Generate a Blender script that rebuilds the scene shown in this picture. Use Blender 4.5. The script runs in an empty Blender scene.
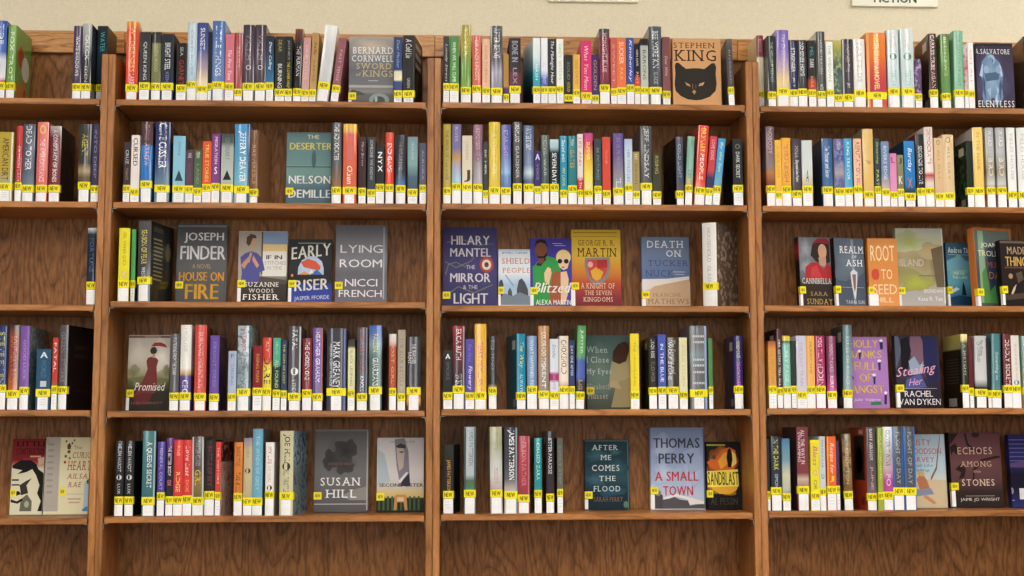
import bpy, math, random
from math import radians as R_, sin, cos, pi
random.seed(7)
SC = bpy.context.scene
COL = SC.collection
F_PX = 1381.35
CAM_LOC = (0.0, -3.8550, 1.02)
CAM_R = (0.99869, -0.051117, -0.002137)
CAM_U = (-0.003224, -0.104562, 0.994513)
CAM_B = (-0.05106, -0.993204, -0.10459)
SEAMS = [-1.8526, -0.9376, -0.0222, 0.8924, 1.8074]
SHELF_Z = [[1.957, 1.9558, 1.9572, 1.9554], [1.6642, 1.6641, 1.6656, 1.6648], [1.376, 1.3856, 1.3765, 1.3789], [1.0857, 1.083, 1.0858, 1.0874], [0.7928, 0.7959, 0.798, 0.8015]]

# ------------------------------------------------------------------ camera, world, lights, exposure
from mathutils import Matrix, Vector
cam_data = bpy.data.cameras.new('camera')
cam = bpy.data.objects.new('camera', cam_data)
COL.objects.link(cam)
cam_data.sensor_width = 36.0
cam_data.lens = F_PX / 1024.0 * 36.0
cam.matrix_world = Matrix(((CAM_R[0], CAM_U[0], CAM_B[0], CAM_LOC[0]), (CAM_R[1], CAM_U[1], CAM_B[1], CAM_LOC[1]),
                           (CAM_R[2], CAM_U[2], CAM_B[2], CAM_LOC[2]), (0, 0, 0, 1)))
SC.camera = cam
SC.view_settings.view_transform = 'Standard'
SC.view_settings.look = 'None'
SC.view_settings.gamma = 1.0
SC.view_settings.use_curve_mapping = False
SC.view_settings.exposure = -0.32
world = bpy.data.worlds.new('room_daylight')
SC.world = world
world.use_nodes = True
bg = world.node_tree.nodes['Background']
bg.inputs[0].default_value = (1.0, 0.985, 0.96, 1)
bg.inputs[1].default_value = 0.38
WINDOW_STRENGTH = 12.0
LAMP_STRENGTH = 21.0
LAMPS = [(x, y) for x in (-2.7, 0.0, 2.7) for y in (-2.4, -4.2, -6.0, -7.8)] + [(2.9, -1.3)]
CEIL_Z = 3.35

# ------------------------------------------------------------------ materials
def lin(h):
    if len(h) == 3: h = h[0] * 2 + h[1] * 2 + h[2] * 2
    v = [int(h[i:i + 2], 16) / 255 for i in (0, 2, 4)]
    return tuple((c / 12.92 if c <= .04045 else ((c + .055) / 1.055) ** 2.4) for c in v) + (1,)

MATS = {}
def ink(h):
    # printed colours a little deeper than they look under the jacket gloss
    return tuple(max(.0025, c * c / (c + .009)) for c in lin(h)[:3]) + (1,)
def new_mat(name):
    m = bpy.data.materials.new(name)
    m.use_nodes = True
    return m, m.node_tree.nodes, m.node_tree.links, m.node_tree.nodes['Principled BSDF']

def flat(col, finish='matte'):
    key = ('flat', col, finish)
    if key in MATS: return MATS[key]
    m, N, L, b = new_mat('printed_colour')
    b.inputs['Base Color'].default_value = ink(col) if finish != 'matte' else lin(col)
    b.inputs['Specular IOR Level'].default_value = .12
    if finish == 'gloss':
        b.inputs['Roughness'].default_value = .55
        b.inputs['Coat Weight'].default_value = .7
        b.inputs['Coat Roughness'].default_value = .07
    elif finish == 'satin':
        b.inputs['Roughness'].default_value = .5
    elif finish == 'semi':
        b.inputs['Roughness'].default_value = .38
        b.inputs['Coat Weight'].default_value = .15
        b.inputs['Coat Roughness'].default_value = .25
    else:
        b.inputs['Roughness'].default_value = .6
    MATS[key] = m
    return m

def blend(c0, c1, f, finish):
    key = ('blend', c0, c1, round(f, 2), finish)
    if key not in MATS:
        m = flat(c0, finish).copy()
        a, b = ink(c0), ink(c1)
        m.node_tree.nodes['Principled BSDF'].inputs['Base Color'].default_value = [a[i] + (b[i] - a[i]) * f for i in range(4)]
        MATS[key] = m
    return MATS[key]

def cover_mat(cols, finish, noise=None):
    """Printed jacket: colour bands that run down the cover, plus optional mottled picture colour."""
    if ':' not in cols and not noise: return flat(cols, finish)
    key = ('cover', cols, finish, noise)
    if key in MATS: return MATS[key]
    m, N, L, b = new_mat('printed_cover')
    stops = []
    for i, s in enumerate(cols.split(',')):
        c, *p = s.split(':')
        stops.append([c, float(p[0]) if p else None])
    if stops[-1][1] is None: stops[-1][1] = 1.0
    if stops[0][1] is None: stops[0][1] = 0.0
    tc = N.new('ShaderNodeTexCoord')
    sp = N.new('ShaderNodeSeparateXYZ')
    L.new(tc.outputs['Generated'], sp.inputs[0])
    iv = N.new('ShaderNodeMath'); iv.operation = 'SUBTRACT'; iv.inputs[0].default_value = 1.0
    L.new(sp.outputs['Z'], iv.inputs[1])
    rp = N.new('ShaderNodeValToRGB')
    e = rp.color_ramp.elements
    e[0].position, e[0].color = stops[0][1], ink(stops[0][0])
    e[1].position, e[1].color = stops[-1][1], ink(stops[-1][0])
    for c, q in stops[1:-1]:
        x = e.new(q); x.color = ink(c)
    L.new(iv.outputs[0], rp.inputs[0])
    out = rp.outputs[0]
    if noise:
        tx = N.new('ShaderNodeTexNoise'); tx.inputs['Scale'].default_value = 70; tx.inputs['Detail'].default_value = 3
        L.new(tc.outputs['Object'], tx.inputs['Vector'])
        r2 = N.new('ShaderNodeValToRGB'); r2.color_ramp.elements[0].position = .5; r2.color_ramp.elements[1].position = .62
        L.new(tx.outputs[0], r2.inputs[0])
        mx = N.new('ShaderNodeMix'); mx.data_type = 'RGBA'
        L.new(r2.outputs[0], mx.inputs[0]); L.new(out, mx.inputs[6]); mx.inputs[7].default_value = lin(noise)
        out = mx.outputs[2]
    L.new(out, b.inputs['Base Color'])
    b.inputs['Roughness'].default_value = .55
    b.inputs['Specular IOR Level'].default_value = .12
    b.inputs['Coat Weight'].default_value = .7 if finish == 'gloss' else (.15 if finish == 'semi' else 0)
    b.inputs['Coat Roughness'].default_value = .07 if finish == 'gloss' else .25
    MATS[key] = m
    return m

def page_mat():
    if 'page' in MATS: return MATS['page']
    m, N, L, b = new_mat('page_edges')
    tc = N.new('ShaderNodeTexCoord'); mp = N.new('ShaderNodeMapping')
    mp.inputs['Scale'].default_value = (900, 40, 3)
    tx = N.new('ShaderNodeTexNoise'); tx.inputs['Scale'].default_value = 1
    L.new(tc.outputs['Object'], mp.inputs[0]); L.new(mp.outputs[0], tx.inputs['Vector'])
    rp = N.new('ShaderNodeValToRGB')
    rp.color_ramp.elements[0].color = lin('c8bda4'); rp.color_ramp.elements[1].color = lin('ece4d0')
    L.new(tx.outputs[0], rp.inputs[0]); L.new(rp.outputs[0], b.inputs['Base Color'])
    b.inputs['Roughness'].default_value = .8
    MATS['page'] = m
    return m

def wood_mat(name, light, mid, dark, scale, rings=14.0, rough=.34, contrast=.55, spec=.3):
    """Oak: contour lines of a stretched noise give the cathedral figure, a second stretched noise the pores."""
    m, N, L, b = new_mat(name)
    tc = N.new('ShaderNodeTexCoord'); oi = N.new('ShaderNodeObjectInfo')
    ad = N.new('ShaderNodeVectorMath'); ad.operation = 'MULTIPLY_ADD'
    cmb = N.new('ShaderNodeCombineXYZ')
    for i in range(3): L.new(oi.outputs['Random'], cmb.inputs[i])
    ad.inputs[1].default_value = (7.3, 3.1, 5.7)
    L.new(cmb.outputs[0], ad.inputs[0]); L.new(tc.outputs['Object'], ad.inputs[2])
    mp = N.new('ShaderNodeMapping'); mp.inputs['Scale'].default_value = scale
    L.new(ad.outputs[0], mp.inputs[0])
    n1 = N.new('ShaderNodeTexNoise'); n1.inputs['Scale'].default_value = 1.0; n1.inputs['Detail'].default_value = 2.0; n1.inputs['Roughness'].default_value = .55
    L.new(mp.outputs[0], n1.inputs['Vector'])
    mu = N.new('ShaderNodeMath'); mu.operation = 'MULTIPLY'; mu.inputs[1].default_value = rings
    L.new(n1.outputs[0], mu.inputs[0])
    fr = N.new('ShaderNodeMath'); fr.operation = 'FRACT'; L.new(mu.outputs[0], fr.inputs[0])
    rp = N.new('ShaderNodeValToRGB'); e = rp.color_ramp.elements
    e[0].position, e[0].color = 0.0, lin(mid)
    e[1].position, e[1].color = 1.0, lin(mid)
    x = e.new(.35); x.color = lin(light)
    x = e.new(.78); x.color = lin(mid)
    x = e.new(.93); x.color = lin(dark)
    L.new(fr.outputs[0], rp.inputs[0])
    mp2 = N.new('ShaderNodeMapping'); mp2.inputs['Scale'].default_value = tuple(s * 22 for s in scale)
    L.new(ad.outputs[0], mp2.inputs[0])
    n2 = N.new('ShaderNodeTexNoise'); n2.inputs['Scale'].default_value = 1.0; n2.inputs['Detail'].default_value = 4.0
    L.new(mp2.outputs[0], n2.inputs['Vector'])
    r2 = N.new('ShaderNodeValToRGB'); r2.color_ramp.elements[0].position = .34; r2.color_ramp.elements[1].position = .6
    r2.color_ramp.elements[0].color = (contrast,) * 3 + (1,); r2.color_ramp.elements[1].color = (1.08, 1.08, 1.08, 1)
    L.new(n2.outputs[0], r2.inputs[0])
    n3 = N.new('ShaderNodeTexNoise'); n3.inputs['Scale'].default_value = 2.2; n3.inputs['Detail'].default_value = 1.0
    L.new(ad.outputs[0], n3.inputs['Vector'])
    r3 = N.new('ShaderNodeValToRGB'); r3.color_ramp.elements[0].color = (.84, .82, .82, 1); r3.color_ramp.elements[1].color = (1.14, 1.12, 1.08, 1)
    r3.color_ramp.elements[0].position = .3; r3.color_ramp.elements[1].position = .7
    L.new(n3.outputs[0], r3.inputs[0])
    mx = N.new('ShaderNodeMix'); mx.data_type = 'RGBA'; mx.blend_type = 'MULTIPLY'; mx.inputs[0].default_value = 1
    L.new(rp.outputs[0], mx.inputs[6]); L.new(r2.outputs[0], mx.inputs[7])
    m2 = N.new('ShaderNodeMix'); m2.data_type = 'RGBA'; m2.blend_type = 'MULTIPLY'; m2.inputs[0].default_value = 1
    L.new(mx.outputs[2], m2.inputs[6]); L.new(r3.outputs[0], m2.inputs[7])
    L.new(m2.outputs[2], b.inputs['Base Color'])
    b.inputs['Roughness'].default_value = rough
    b.inputs['Specular IOR Level'].default_value = spec
    return m

OAK_UP = wood_mat('oak_upright', 'b27844', 'a26934', '825127', (16, 16, 1.6), 6.0, contrast=.8)
OAK_ALONG = wood_mat('oak_shelf_edge', 'b27640', 'a36833', '814f25', (1.6, 16, 16), 6.0, contrast=.8)
OAK_CREST = wood_mat('oak_crest', 'cd9354', 'bd8246', '875829', (2.2, 20, 24), 9.0, contrast=.75)
OAK_BACK = wood_mat('oak_back_panel', '99693f', '8c5e38', '714b2a', (6.5, 4, 1.25), 21.0, contrast=.62, spec=.12)
METAL = None
def metal():
    global METAL
    if METAL is None:
        METAL, N, L, b = new_mat('zinc_clip')
        b.inputs['Base Color'].default_value = lin('8e8a82'); b.inputs['Metallic'].default_value = .8; b.inputs['Roughness'].default_value = .45
    return METAL

def wall_mat():
    m, N, L, b = new_mat('woven_wall_covering')
    tc = N.new('ShaderNodeTexCoord')
    outs = []
    for sc in ((420, 1, 60), (60, 1, 420)):
        mp = N.new('ShaderNodeMapping'); mp.inputs['Scale'].default_value = sc
        L.new(tc.outputs['Object'], mp.inputs[0])
        n = N.new('ShaderNodeTexNoise'); n.inputs['Scale'].default_value = 1; n.inputs['Detail'].default_value = 2
        L.new(mp.outputs[0], n.inputs['Vector']); outs.append(n.outputs[0])
    a = N.new('ShaderNodeMath'); a.operation = 'ADD'; L.new(outs[0], a.inputs[0]); L.new(outs[1], a.inputs[1])
    h = N.new('ShaderNodeMath'); h.operation = 'MULTIPLY'; h.inputs[1].default_value = .5; L.new(a.outputs[0], h.inputs[0])
    rp = N.new('ShaderNodeValToRGB')
    rp.color_ramp.elements[0].position = .3; rp.color_ramp.elements[1].position = .7
    rp.color_ramp.elements[0].color = lin('dfd2b4'); rp.color_ramp.elements[1].color = lin('efe4ca')
    L.new(h.outputs[0], rp.inputs[0]); L.new(rp.outputs[0], b.inputs['Base Color'])
    bp = N.new('ShaderNodeBump'); bp.inputs['Strength'].default_value = .25; bp.inputs['Distance'].default_value = .002
    L.new(h.outputs[0], bp.inputs['Height']); L.new(bp.outputs[0], b.inputs['Normal'])
    b.inputs['Roughness'].default_value = .85
    return m

def speck_mat(name, c0, c1, scale, rough=.85):
    m, N, L, b = new_mat(name)
    tc = N.new('ShaderNodeTexCoord')
    n = N.new('ShaderNodeTexNoise'); n.inputs['Scale'].default_value = scale; n.inputs['Detail'].default_value = 4
    L.new(tc.outputs['Object'], n.inputs['Vector'])
    rp = N.new('ShaderNodeValToRGB'); rp.color_ramp.elements[0].color = lin(c0); rp.color_ramp.elements[1].color = lin(c1)
    rp.color_ramp.elements[0].position = .35; rp.color_ramp.elements[1].position = .65
    L.new(n.outputs[0], rp.inputs[0]); L.new(rp.outputs[0], b.inputs['Base Color'])
    b.inputs['Roughness'].default_value = rough
    return m

# ------------------------------------------------------------------ mesh helpers
class MB:
    def __init__(s): s.v, s.f, s.mi, s.mats = [], [], [], []
    def slot(s, m):
        if m not in s.mats: s.mats.append(m)
        return s.mats.index(m)
    def face(s, pts, m):
        n = len(s.v); s.v.extend(pts); s.f.append(tuple(range(n, n + len(pts)))); s.mi.append(s.slot(m))
    def mesh(s, verts, faces, m):
        n = len(s.v); s.v.extend(verts); k = s.slot(m)
        for f in faces: s.f.append(tuple(i + n for i in f)); s.mi.append(k)
    def box(s, x0, x1, y0, y1, z0, z1, m, bev=0.0):
        if bev <= 0:
            v = [(x, y, z) for z in (z0, z1) for y in (y0, y1) for x in (x0, x1)]
            s.mesh(v, [(0, 2, 3, 1), (4, 5, 7, 6), (0, 1, 5, 4), (2, 6, 7, 3), (0, 4, 6, 2), (1, 3, 7, 5)], m)
            return
        # chamfered box: every face inset, edges and corners filled
        v = []; idx = {}
        lo = (x0, y0, z0); hi = (x1, y1, z1)
        for sx in (0, 1):
            for sy in (0, 1):
                for sz in (0, 1):
                    c = [(lo, hi)[q][i] for i, q in enumerate((sx, sy, sz))]
                    ins = [c[i] + (bev if (sx, sy, sz)[i] == 0 else -bev) for i in range(3)]
                    for ax in range(3):
                        p = list(ins); p[ax] = c[ax]
                        idx[(sx, sy, sz, ax)] = len(v); v.append(tuple(p))
        F = []
        for ax in range(3):
            o = [a for a in range(3) if a != ax]
            for sd in (0, 1):
                ring = []
                for a, b in ((0, 0), (1, 0), (1, 1), (0, 1)):
                    k = [0, 0, 0]; k[ax] = sd; k[o[0]] = a; k[o[1]] = b
                    ring.append(idx[(*k, ax)])
                F.append(tuple(ring))
        for ax in range(3):           # edges parallel to ax
            o = [a for a in range(3) if a != ax]
            for a in (0, 1):
                for b in (0, 1):
                    k0 = [0, 0, 0]; k0[o[0]] = a; k0[o[1]] = b; k1 = list(k0); k1[ax] = 1
                    F.append((idx[(*k0, o[0])], idx[(*k0, o[1])], idx[(*k1, o[1])], idx[(*k1, o[0])]))
        for sx in (0, 1):
            for sy in (0, 1):
                for sz in (0, 1): F.append(tuple(idx[(sx, sy, sz, a)] for a in range(3)))
        s.mesh(v, F, m)
    def build(s, name, parent=None, smooth=False):
        me = bpy.data.meshes.new(name)
        me.from_pydata(s.v, [], s.f)
        for m in s.mats: me.materials.append(m)
        me.polygons.foreach_set('material_index', s.mi)
        if smooth: me.polygons.foreach_set('use_smooth', [True] * len(s.f))
        me.update()
        o = bpy.data.objects.new(name, me); COL.objects.link(o)
        if parent: o.parent = parent
        return o

def fix_normals(o):
    import bmesh
    bm = bmesh.new(); bm.from_mesh(o.data); bmesh.ops.recalc_face_normals(bm, faces=bm.faces); bm.to_mesh(o.data); bm.free()

def empty(name, loc, rot=(0, 0, 0)):
    o = bpy.data.objects.new(name, None); COL.objects.link(o)
    o.location = loc; o.rotation_euler = rot; o.empty_display_size = .05
    return o

def tag(o, label=None, cat=None, group=None, kind=None):
    if label: o['label'] = label
    if cat: o['category'] = cat
    if group: o['group'] = group
    if kind: o['kind'] = kind
    return o

# ------------------------------------------------------------------ lettering
GLYPH = {}
def glyph(ch, style):
    key = (ch, 'bold' if style == 'b' else 'reg')
    base = GLYPH.get(key)
    if base is None:
        cu = bpy.data.curves.new('letter', 'FONT')
        cu.body = ch; cu.size = 1.0; cu.resolution_u = 2; cu.fill_mode = 'FRONT'
        ob = bpy.data.objects.new('letter', cu); COL.objects.link(ob)
        dg = bpy.context.evaluated_depsgraph_get(); dg.update()
        me = ob.evaluated_get(dg).to_mesh()
        vs = [(v.co.x, v.co.y) for v in me.vertices]
        fs = [tuple(p.vertices) for p in me.polygons]
        ed = {}
        for f in fs:
            for a, b in zip(f, f[1:] + f[:1]):
                k = (min(a, b), max(a, b)); ed[k] = ed.get(k, 0) + 1
        rim = [k for k, c in ed.items() if c == 1]
        ob.evaluated_get(dg).to_mesh_clear()
        bpy.data.objects.remove(ob); bpy.data.curves.remove(cu)
        if vs:
            x0 = min(v[0] for v in vs); w = max(v[0] for v in vs) - x0
            vs = [(x - x0, y) for x, y in vs]
        else: w = .26
        if style == 'b' and vs:      # bold: the letter printed twice, a hair apart
            n = len(vs); vs = [(x - .022, y) for x, y in vs] + [(x + .022, y) for x, y in vs]
            fs = fs + [tuple(i + n for i in f) for f in fs]; w += .03
        base = GLYPH[key] = (vs, fs, w, rim)
    if style == 's':
        k2 = (ch, 'serif')
        if k2 not in GLYPH:
            vs, fs, w, rim = base; vs = list(vs); fs = list(fs)
            top = max([v[1] for v in vs] or [0])
            for a, b in rim:
                (xa, ya), (xb, yb) = base[0][a], base[0][b]
                if abs(ya - yb) < .004 and .03 < abs(xa - xb) < .19 and (abs(ya) < .012 or abs(ya - top) < .012):
                    l, r = min(xa, xb) - .08, max(xa, xb) + .08
                    s = 1 if abs(ya) < .012 else -1
                    n = len(vs); vs += [(l, ya), (r, ya), (r, ya + s * .06), (l, ya + s * .06)]; fs.append((n, n + 1, n + 2, n + 3))
            GLYPH[k2] = (vs, fs, w, rim)
        return GLYPH[k2]
    return base

def lettering(s, style='r', shear=0):
    """2D verts and faces of a line of text, x from 0 to width, baseline y = 0. Returns verts, faces, width, y0, y1."""
    V, F = [], []; x = 0
    for ch in s:
        if ch == ' ': x += .3; continue
        vs, fs, w, _ = glyph(ch, style)
        n = len(V); V += [(vx + x + vy * shear, vy) for vx, vy in vs]; F += [tuple(i + n for i in f) for f in fs]
        x += w + (.2 if style == 's' else .085)
    if not V: return [], [], 1, 0, 1
    xs = [v[0] for v in V]; ys = [v[1] for v in V]
    return V, F, (min(xs), max(xs)), min(ys), max(ys)

# ------------------------------------------------------------------ books
NEW_V, NEW_F, NEW_X, NEW_Y0, NEW_Y1 = lettering('NEW', 'b')
PAGE = page_mat()
STICK = flat('f4e42a', 'semi'); STICK_INK = flat('3e380c', 'matte'); LABEL = flat('f2f0f0', 'matte'); LABEL_INK = flat('cfcdd0', 'matte')

def spine_fn(W, kind):
    sag = min(.0036, .14 * W) if kind == 'h' else min(.0007, .05 * W)
    pw = 2.2 if kind == 'h' else 6
    return lambda x: sag * min(1, abs(2 * x / W)) ** pw

def cover_mesh(mb, W, H, D, kind, mats):
    arc = spine_fn(W, kind)
    t = min(.0024 if kind == 'h' else .0007, .18 * W)
    n = 10
    xs = [W * (i / n - .5) for i in range(n + 1)]
    outer = [(-W / 2, D)] + [(x, arc(x)) for x in xs] + [(W / 2, D)]
    inner = [(-W / 2 + t, D)] + [(x * (1 - 2 * t / W), arc(x) + t) for x in xs] + [(W / 2 - t, D)]
    K = len(outer)
    for i in range(K - 1):
        m = mats[1] if i == 0 else (mats[2] if i == K - 2 else mats[0])
        a, b = outer[i], outer[i + 1]; c, d = inner[i], inner[i + 1]
        mb.face([(a[0], a[1], 0), (b[0], b[1], 0), (b[0], b[1], H), (a[0], a[1], H)], m)
        mb.face([(d[0], d[1], 0), (c[0], c[1], 0), (c[0], c[1], H), (d[0], d[1], H)], mats[0])
        mb.face([(a[0], a[1], H), (b[0], b[1], H), (d[0], d[1], H), (c[0], c[1], H)], m)
        mb.face([(b[0], b[1], 0), (a[0], a[1], 0), (c[0], c[1], 0), (d[0], d[1], 0)], m)
    for o, i in ((outer[0], inner[0]), (inner[-1], outer[-1])):
        mb.face([(i[0], i[1], 0), (o[0], o[1], 0), (o[0], o[1], H), (i[0], i[1], H)], mats[0])
    return arc, t

def add_spine_text(mb, arc, W, txt, col, z_top, z_bot, wf, off, fin):
    style = 'b' if wf >= .58 and txt.isupper() else 'r'
    shear = .25 if (not txt.isupper() and len(txt) > 2) else 0
    V, F, (x0, x1), y0, y1 = lettering(txt, style, shear)
    if not V: return
    L = z_top - z_bot
    hgt = wf * .86 * W
    pts = []
    for x, y in V:
        lx = (x - x0) / (x1 - x0); ly = (y - y0) / (y1 - y0)
        if len(txt) == 1: X = (lx - .5) * hgt + off * W; Z = z_bot + ly * L
        else: X = (ly - .5) * hgt + off * W; Z = z_top - lx * L
        X = max(-W * .47, min(W * .47, X))
        pts.append((X, arc(X) - .00022, Z))
    mb.mesh(pts, F, flat(col, fin))

def disc(cx, cz, rx, rz, n=18): return [(cx + rx * cos(2 * pi * i / n), cz + rz * sin(2 * pi * i / n)) for i in range(n)]

def side_art(mb, kind, sgn, W, D, H, fin):
    """Print on a cover seen from the side: u from spine to fore-edge, v from foot to head."""
    X = sgn * (W / 2 + .0003)
    def poly(pts, c):
        p = [(X, .004 + u * (D - .008), v * H) for u, v in pts]
        mb.face(p if sgn > 0 else p[::-1], flat(c, fin))
    def rect(u0, v0, u1, v1, c): poly([(u0, v0), (u1, v0), (u1, v1), (u0, v1)], c)
    if kind == 'fox':
        poly(disc(.33, .62, .2, .15), 'a83a28'); poly(disc(.66, .5, .26, .17), 'd8d4c8')
        poly([(.1, .02), (.95, .02), (.9, .2), (.6, .36), (.35, .22), (.15, .3)], 'b87434'); poly([(.55, .04), (.75, .04), (.7, .24), (.62, .2)], '4a3020')
    elif kind == 'grey':
        for i, v in enumerate((.84, .7, .56)): rect(.12, v, .8, v + .07, 'a8a498')
        rect(.2, .2, .5, .5, '5c564a')
    elif kind == 'yellow':
        for i in range(11): rect(.12, .78 - i * .05, .5 + .012 * ((i * 7) % 5), .8 - i * .05, '8c8458')
        rect(.1, .88, .55, .94, '4c4a40'); poly(disc(.78, .66, .12, .12), '6a6048'); poly(disc(.78, .4, .1, .16), '3c3a34')
    elif kind == 'dim':
        for v in (.72, .62): rect(.25, v, .8, v + .05, '2e2a26')
        rect(.3, .22, .85, .24, '2c2a30')
    elif kind == 'barcode':
        rect(.12, .8, .42, .92, 'c8c4bc'); rect(.1, .04, .35, .14, '8a8680')
    elif kind == 'sq': rect(.2, .84, .5, .93, 'b8b0a4')
    elif kind == 'rows':
        for i in range(9): rect(.15, .66 - i * .04, .88, .672 - i * .04, '4a4844')
        rect(.3, .03, .75, .14, 'a8a4a0')
    elif kind == 'pic':
        rect(.12, .36, .78, .9, '342c2c'); poly(disc(.45, .6, .2, .16), '5c4c44'); rect(.2, .92, .45, .97, 'd0c8c0'); rect(.16, .06, .34, .16, '7a3a30')

def add_sticker(root, arc, W, zc, hh=.0105):
    mb = MB(); wr = .016; e = .00025
    xs = [W * (i / 8 - .5) for i in range(9)]
    pr = [(-W / 2 - e, wr)] + [(x * (1 + 2 * e / W), arc(x) - .00045) for x in xs] + [(W / 2 + e, wr)]
    for a, b in zip(pr, pr[1:]): mb.face([(a[0], a[1], zc - hh), (b[0], b[1], zc - hh), (b[0], b[1], zc + hh), (a[0], a[1], zc + hh)], STICK)
    tw = min(.022, .86 * W); th = .0118
    pts = []
    for x, y in NEW_V:
        X = ((x - NEW_X[0]) / (NEW_X[1] - NEW_X[0]) - .5) * tw
        pts.append((X, arc(X) - .0006, zc + ((y - NEW_Y0) / (NEW_Y1 - NEW_Y0) - .5) * th))
    mb.mesh(pts, NEW_F, STICK_INK)
    return mb.build('new_sticker', root)

def add_label(root, arc, W, ztop):
    mb = MB(); hw = min(.475 * W, .0135); z0 = .0015
    xs = [hw * (i / 4 - 1) for i in range(9)]
    pr = [(x, arc(x) - .0004) for x in xs]
    for a, b in zip(pr, pr[1:]): mb.face([(a[0], a[1], z0), (b[0], b[1], z0), (b[0], b[1], ztop), (a[0], a[1], ztop)], LABEL)
    hgt = ztop - z0
    for k, wd in enumerate((.45, .6, .5)):
        z = ztop - hgt * (.22 + .2 * k); y = -.00055 + arc(wd * hw)
        mb.face([(-wd * hw, y, z), (wd * hw, y, z), (wd * hw, y, z + .0013), (-wd * hw, y, z + .0013)], LABEL_INK)
    return mb.build('spine_label', root)

SHELF_WORDS = ['top', 'second', 'third', 'fourth', 'fifth']
def spine_book(rec):
    _, row, bay, X, W, H, D, Y, lean, yaw, stk, kind, cols, texts, ex, label = rec
    z = SHELF_Z[row][bay] + W / 2 * abs(sin(lean)) + .0002
    root = empty('book', (X, Y, z), (0, lean, R_(-yaw)))
    tag(root, label, 'book', 'spine-out books on the %s shelf' % SHELF_WORDS[row])
    fin = 'gloss' if kind == 'h' else 'semi'
    m0 = cover_mat(cols, fin, ex.get('noise'))
    ml = cover_mat(ex['lc'], fin, ex.get('ln')) if 'lc' in ex else m0
    mr = cover_mat(ex['rc'], fin, ex.get('rn')) if 'rc' in ex else m0
    mb = MB()
    arc, t = cover_mesh(mb, W, H, D, kind, (m0, ml, mr))
    if 'edge' in ex:
        for sgn, k in ((-1, 'L'), (1, 'R')):
            if k in ex['edge']:
                a, b = sorted((sgn * W * .36, sgn * W * .485))
                for i in range(3):
                    p, q = a + (b - a) * i / 3, a + (b - a) * (i + 1) / 3
                    mb.face([(p, arc(p) - .0002, .001), (q, arc(q) - .0002, .001), (q, arc(q) - .0002, H - .001), (p, arc(p) - .0002, H - .001)], flat(ex['ec'], fin))
    for s, c, a, b, w, off in texts: add_spine_text(mb, arc, W, s, c, a, b, w, off, fin)
    if 'emb' in ex:
        c, zc = ex['emb']; mb.face([(x, arc(x) - .00025, q) for x, q in disc(0, zc, W * .3, W * .3)], flat(c, fin))
    if 'tri' in ex:
        c, za, zb = ex['tri']; mb.face([(x, arc(x) - .00025, q) for x, q in ((-W * .34, za), (W * .34, za), (0, zb))], flat(c, fin))
    if 'sq' in ex:
        c, zc = ex['sq']; h = .008; mb.face([(x, arc(x) - .00025, q) for x, q in ((-h, zc - h), (h, zc - h), (h, zc + h), (-h, zc + h))], flat(c, fin))
    if ex.get('hrows'):
        for fz in (.86, .79, .58, .51, .43, .30):
            for i in range(7):
                x = -W * .3 + i * W * .095; zz = H * fz
                mb.face([(x, arc(x) - .0002, zz), (x + .0026, arc(x) - .0002, zz), (x + .0026, arc(x) - .0002, zz + .006), (x, arc(x) - .0002, zz + .006)], flat('d8d8d8', fin))
    if 'la' in ex: side_art(mb, ex['la'], -1, W, D, H, fin)
    if 'ra' in ex: side_art(mb, ex['ra'], 1, W, D, H, fin)
    mb.build('cover', root)
    pb = MB(); ins = .003 if kind == 'h' else .0005
    pb.box(-W / 2 + t, W / 2 - t, t + .0035, D - (.004 if kind == 'h' else .0008), ins, H - ins, PAGE)
    pb.build('page_block', root)
    if stk: add_sticker(root, arc, W, stk)
    if not ex.get('nolab'):
        add_label(root, arc, W, max(.012, (stk - .0115) if stk else .03))
    return root

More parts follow.
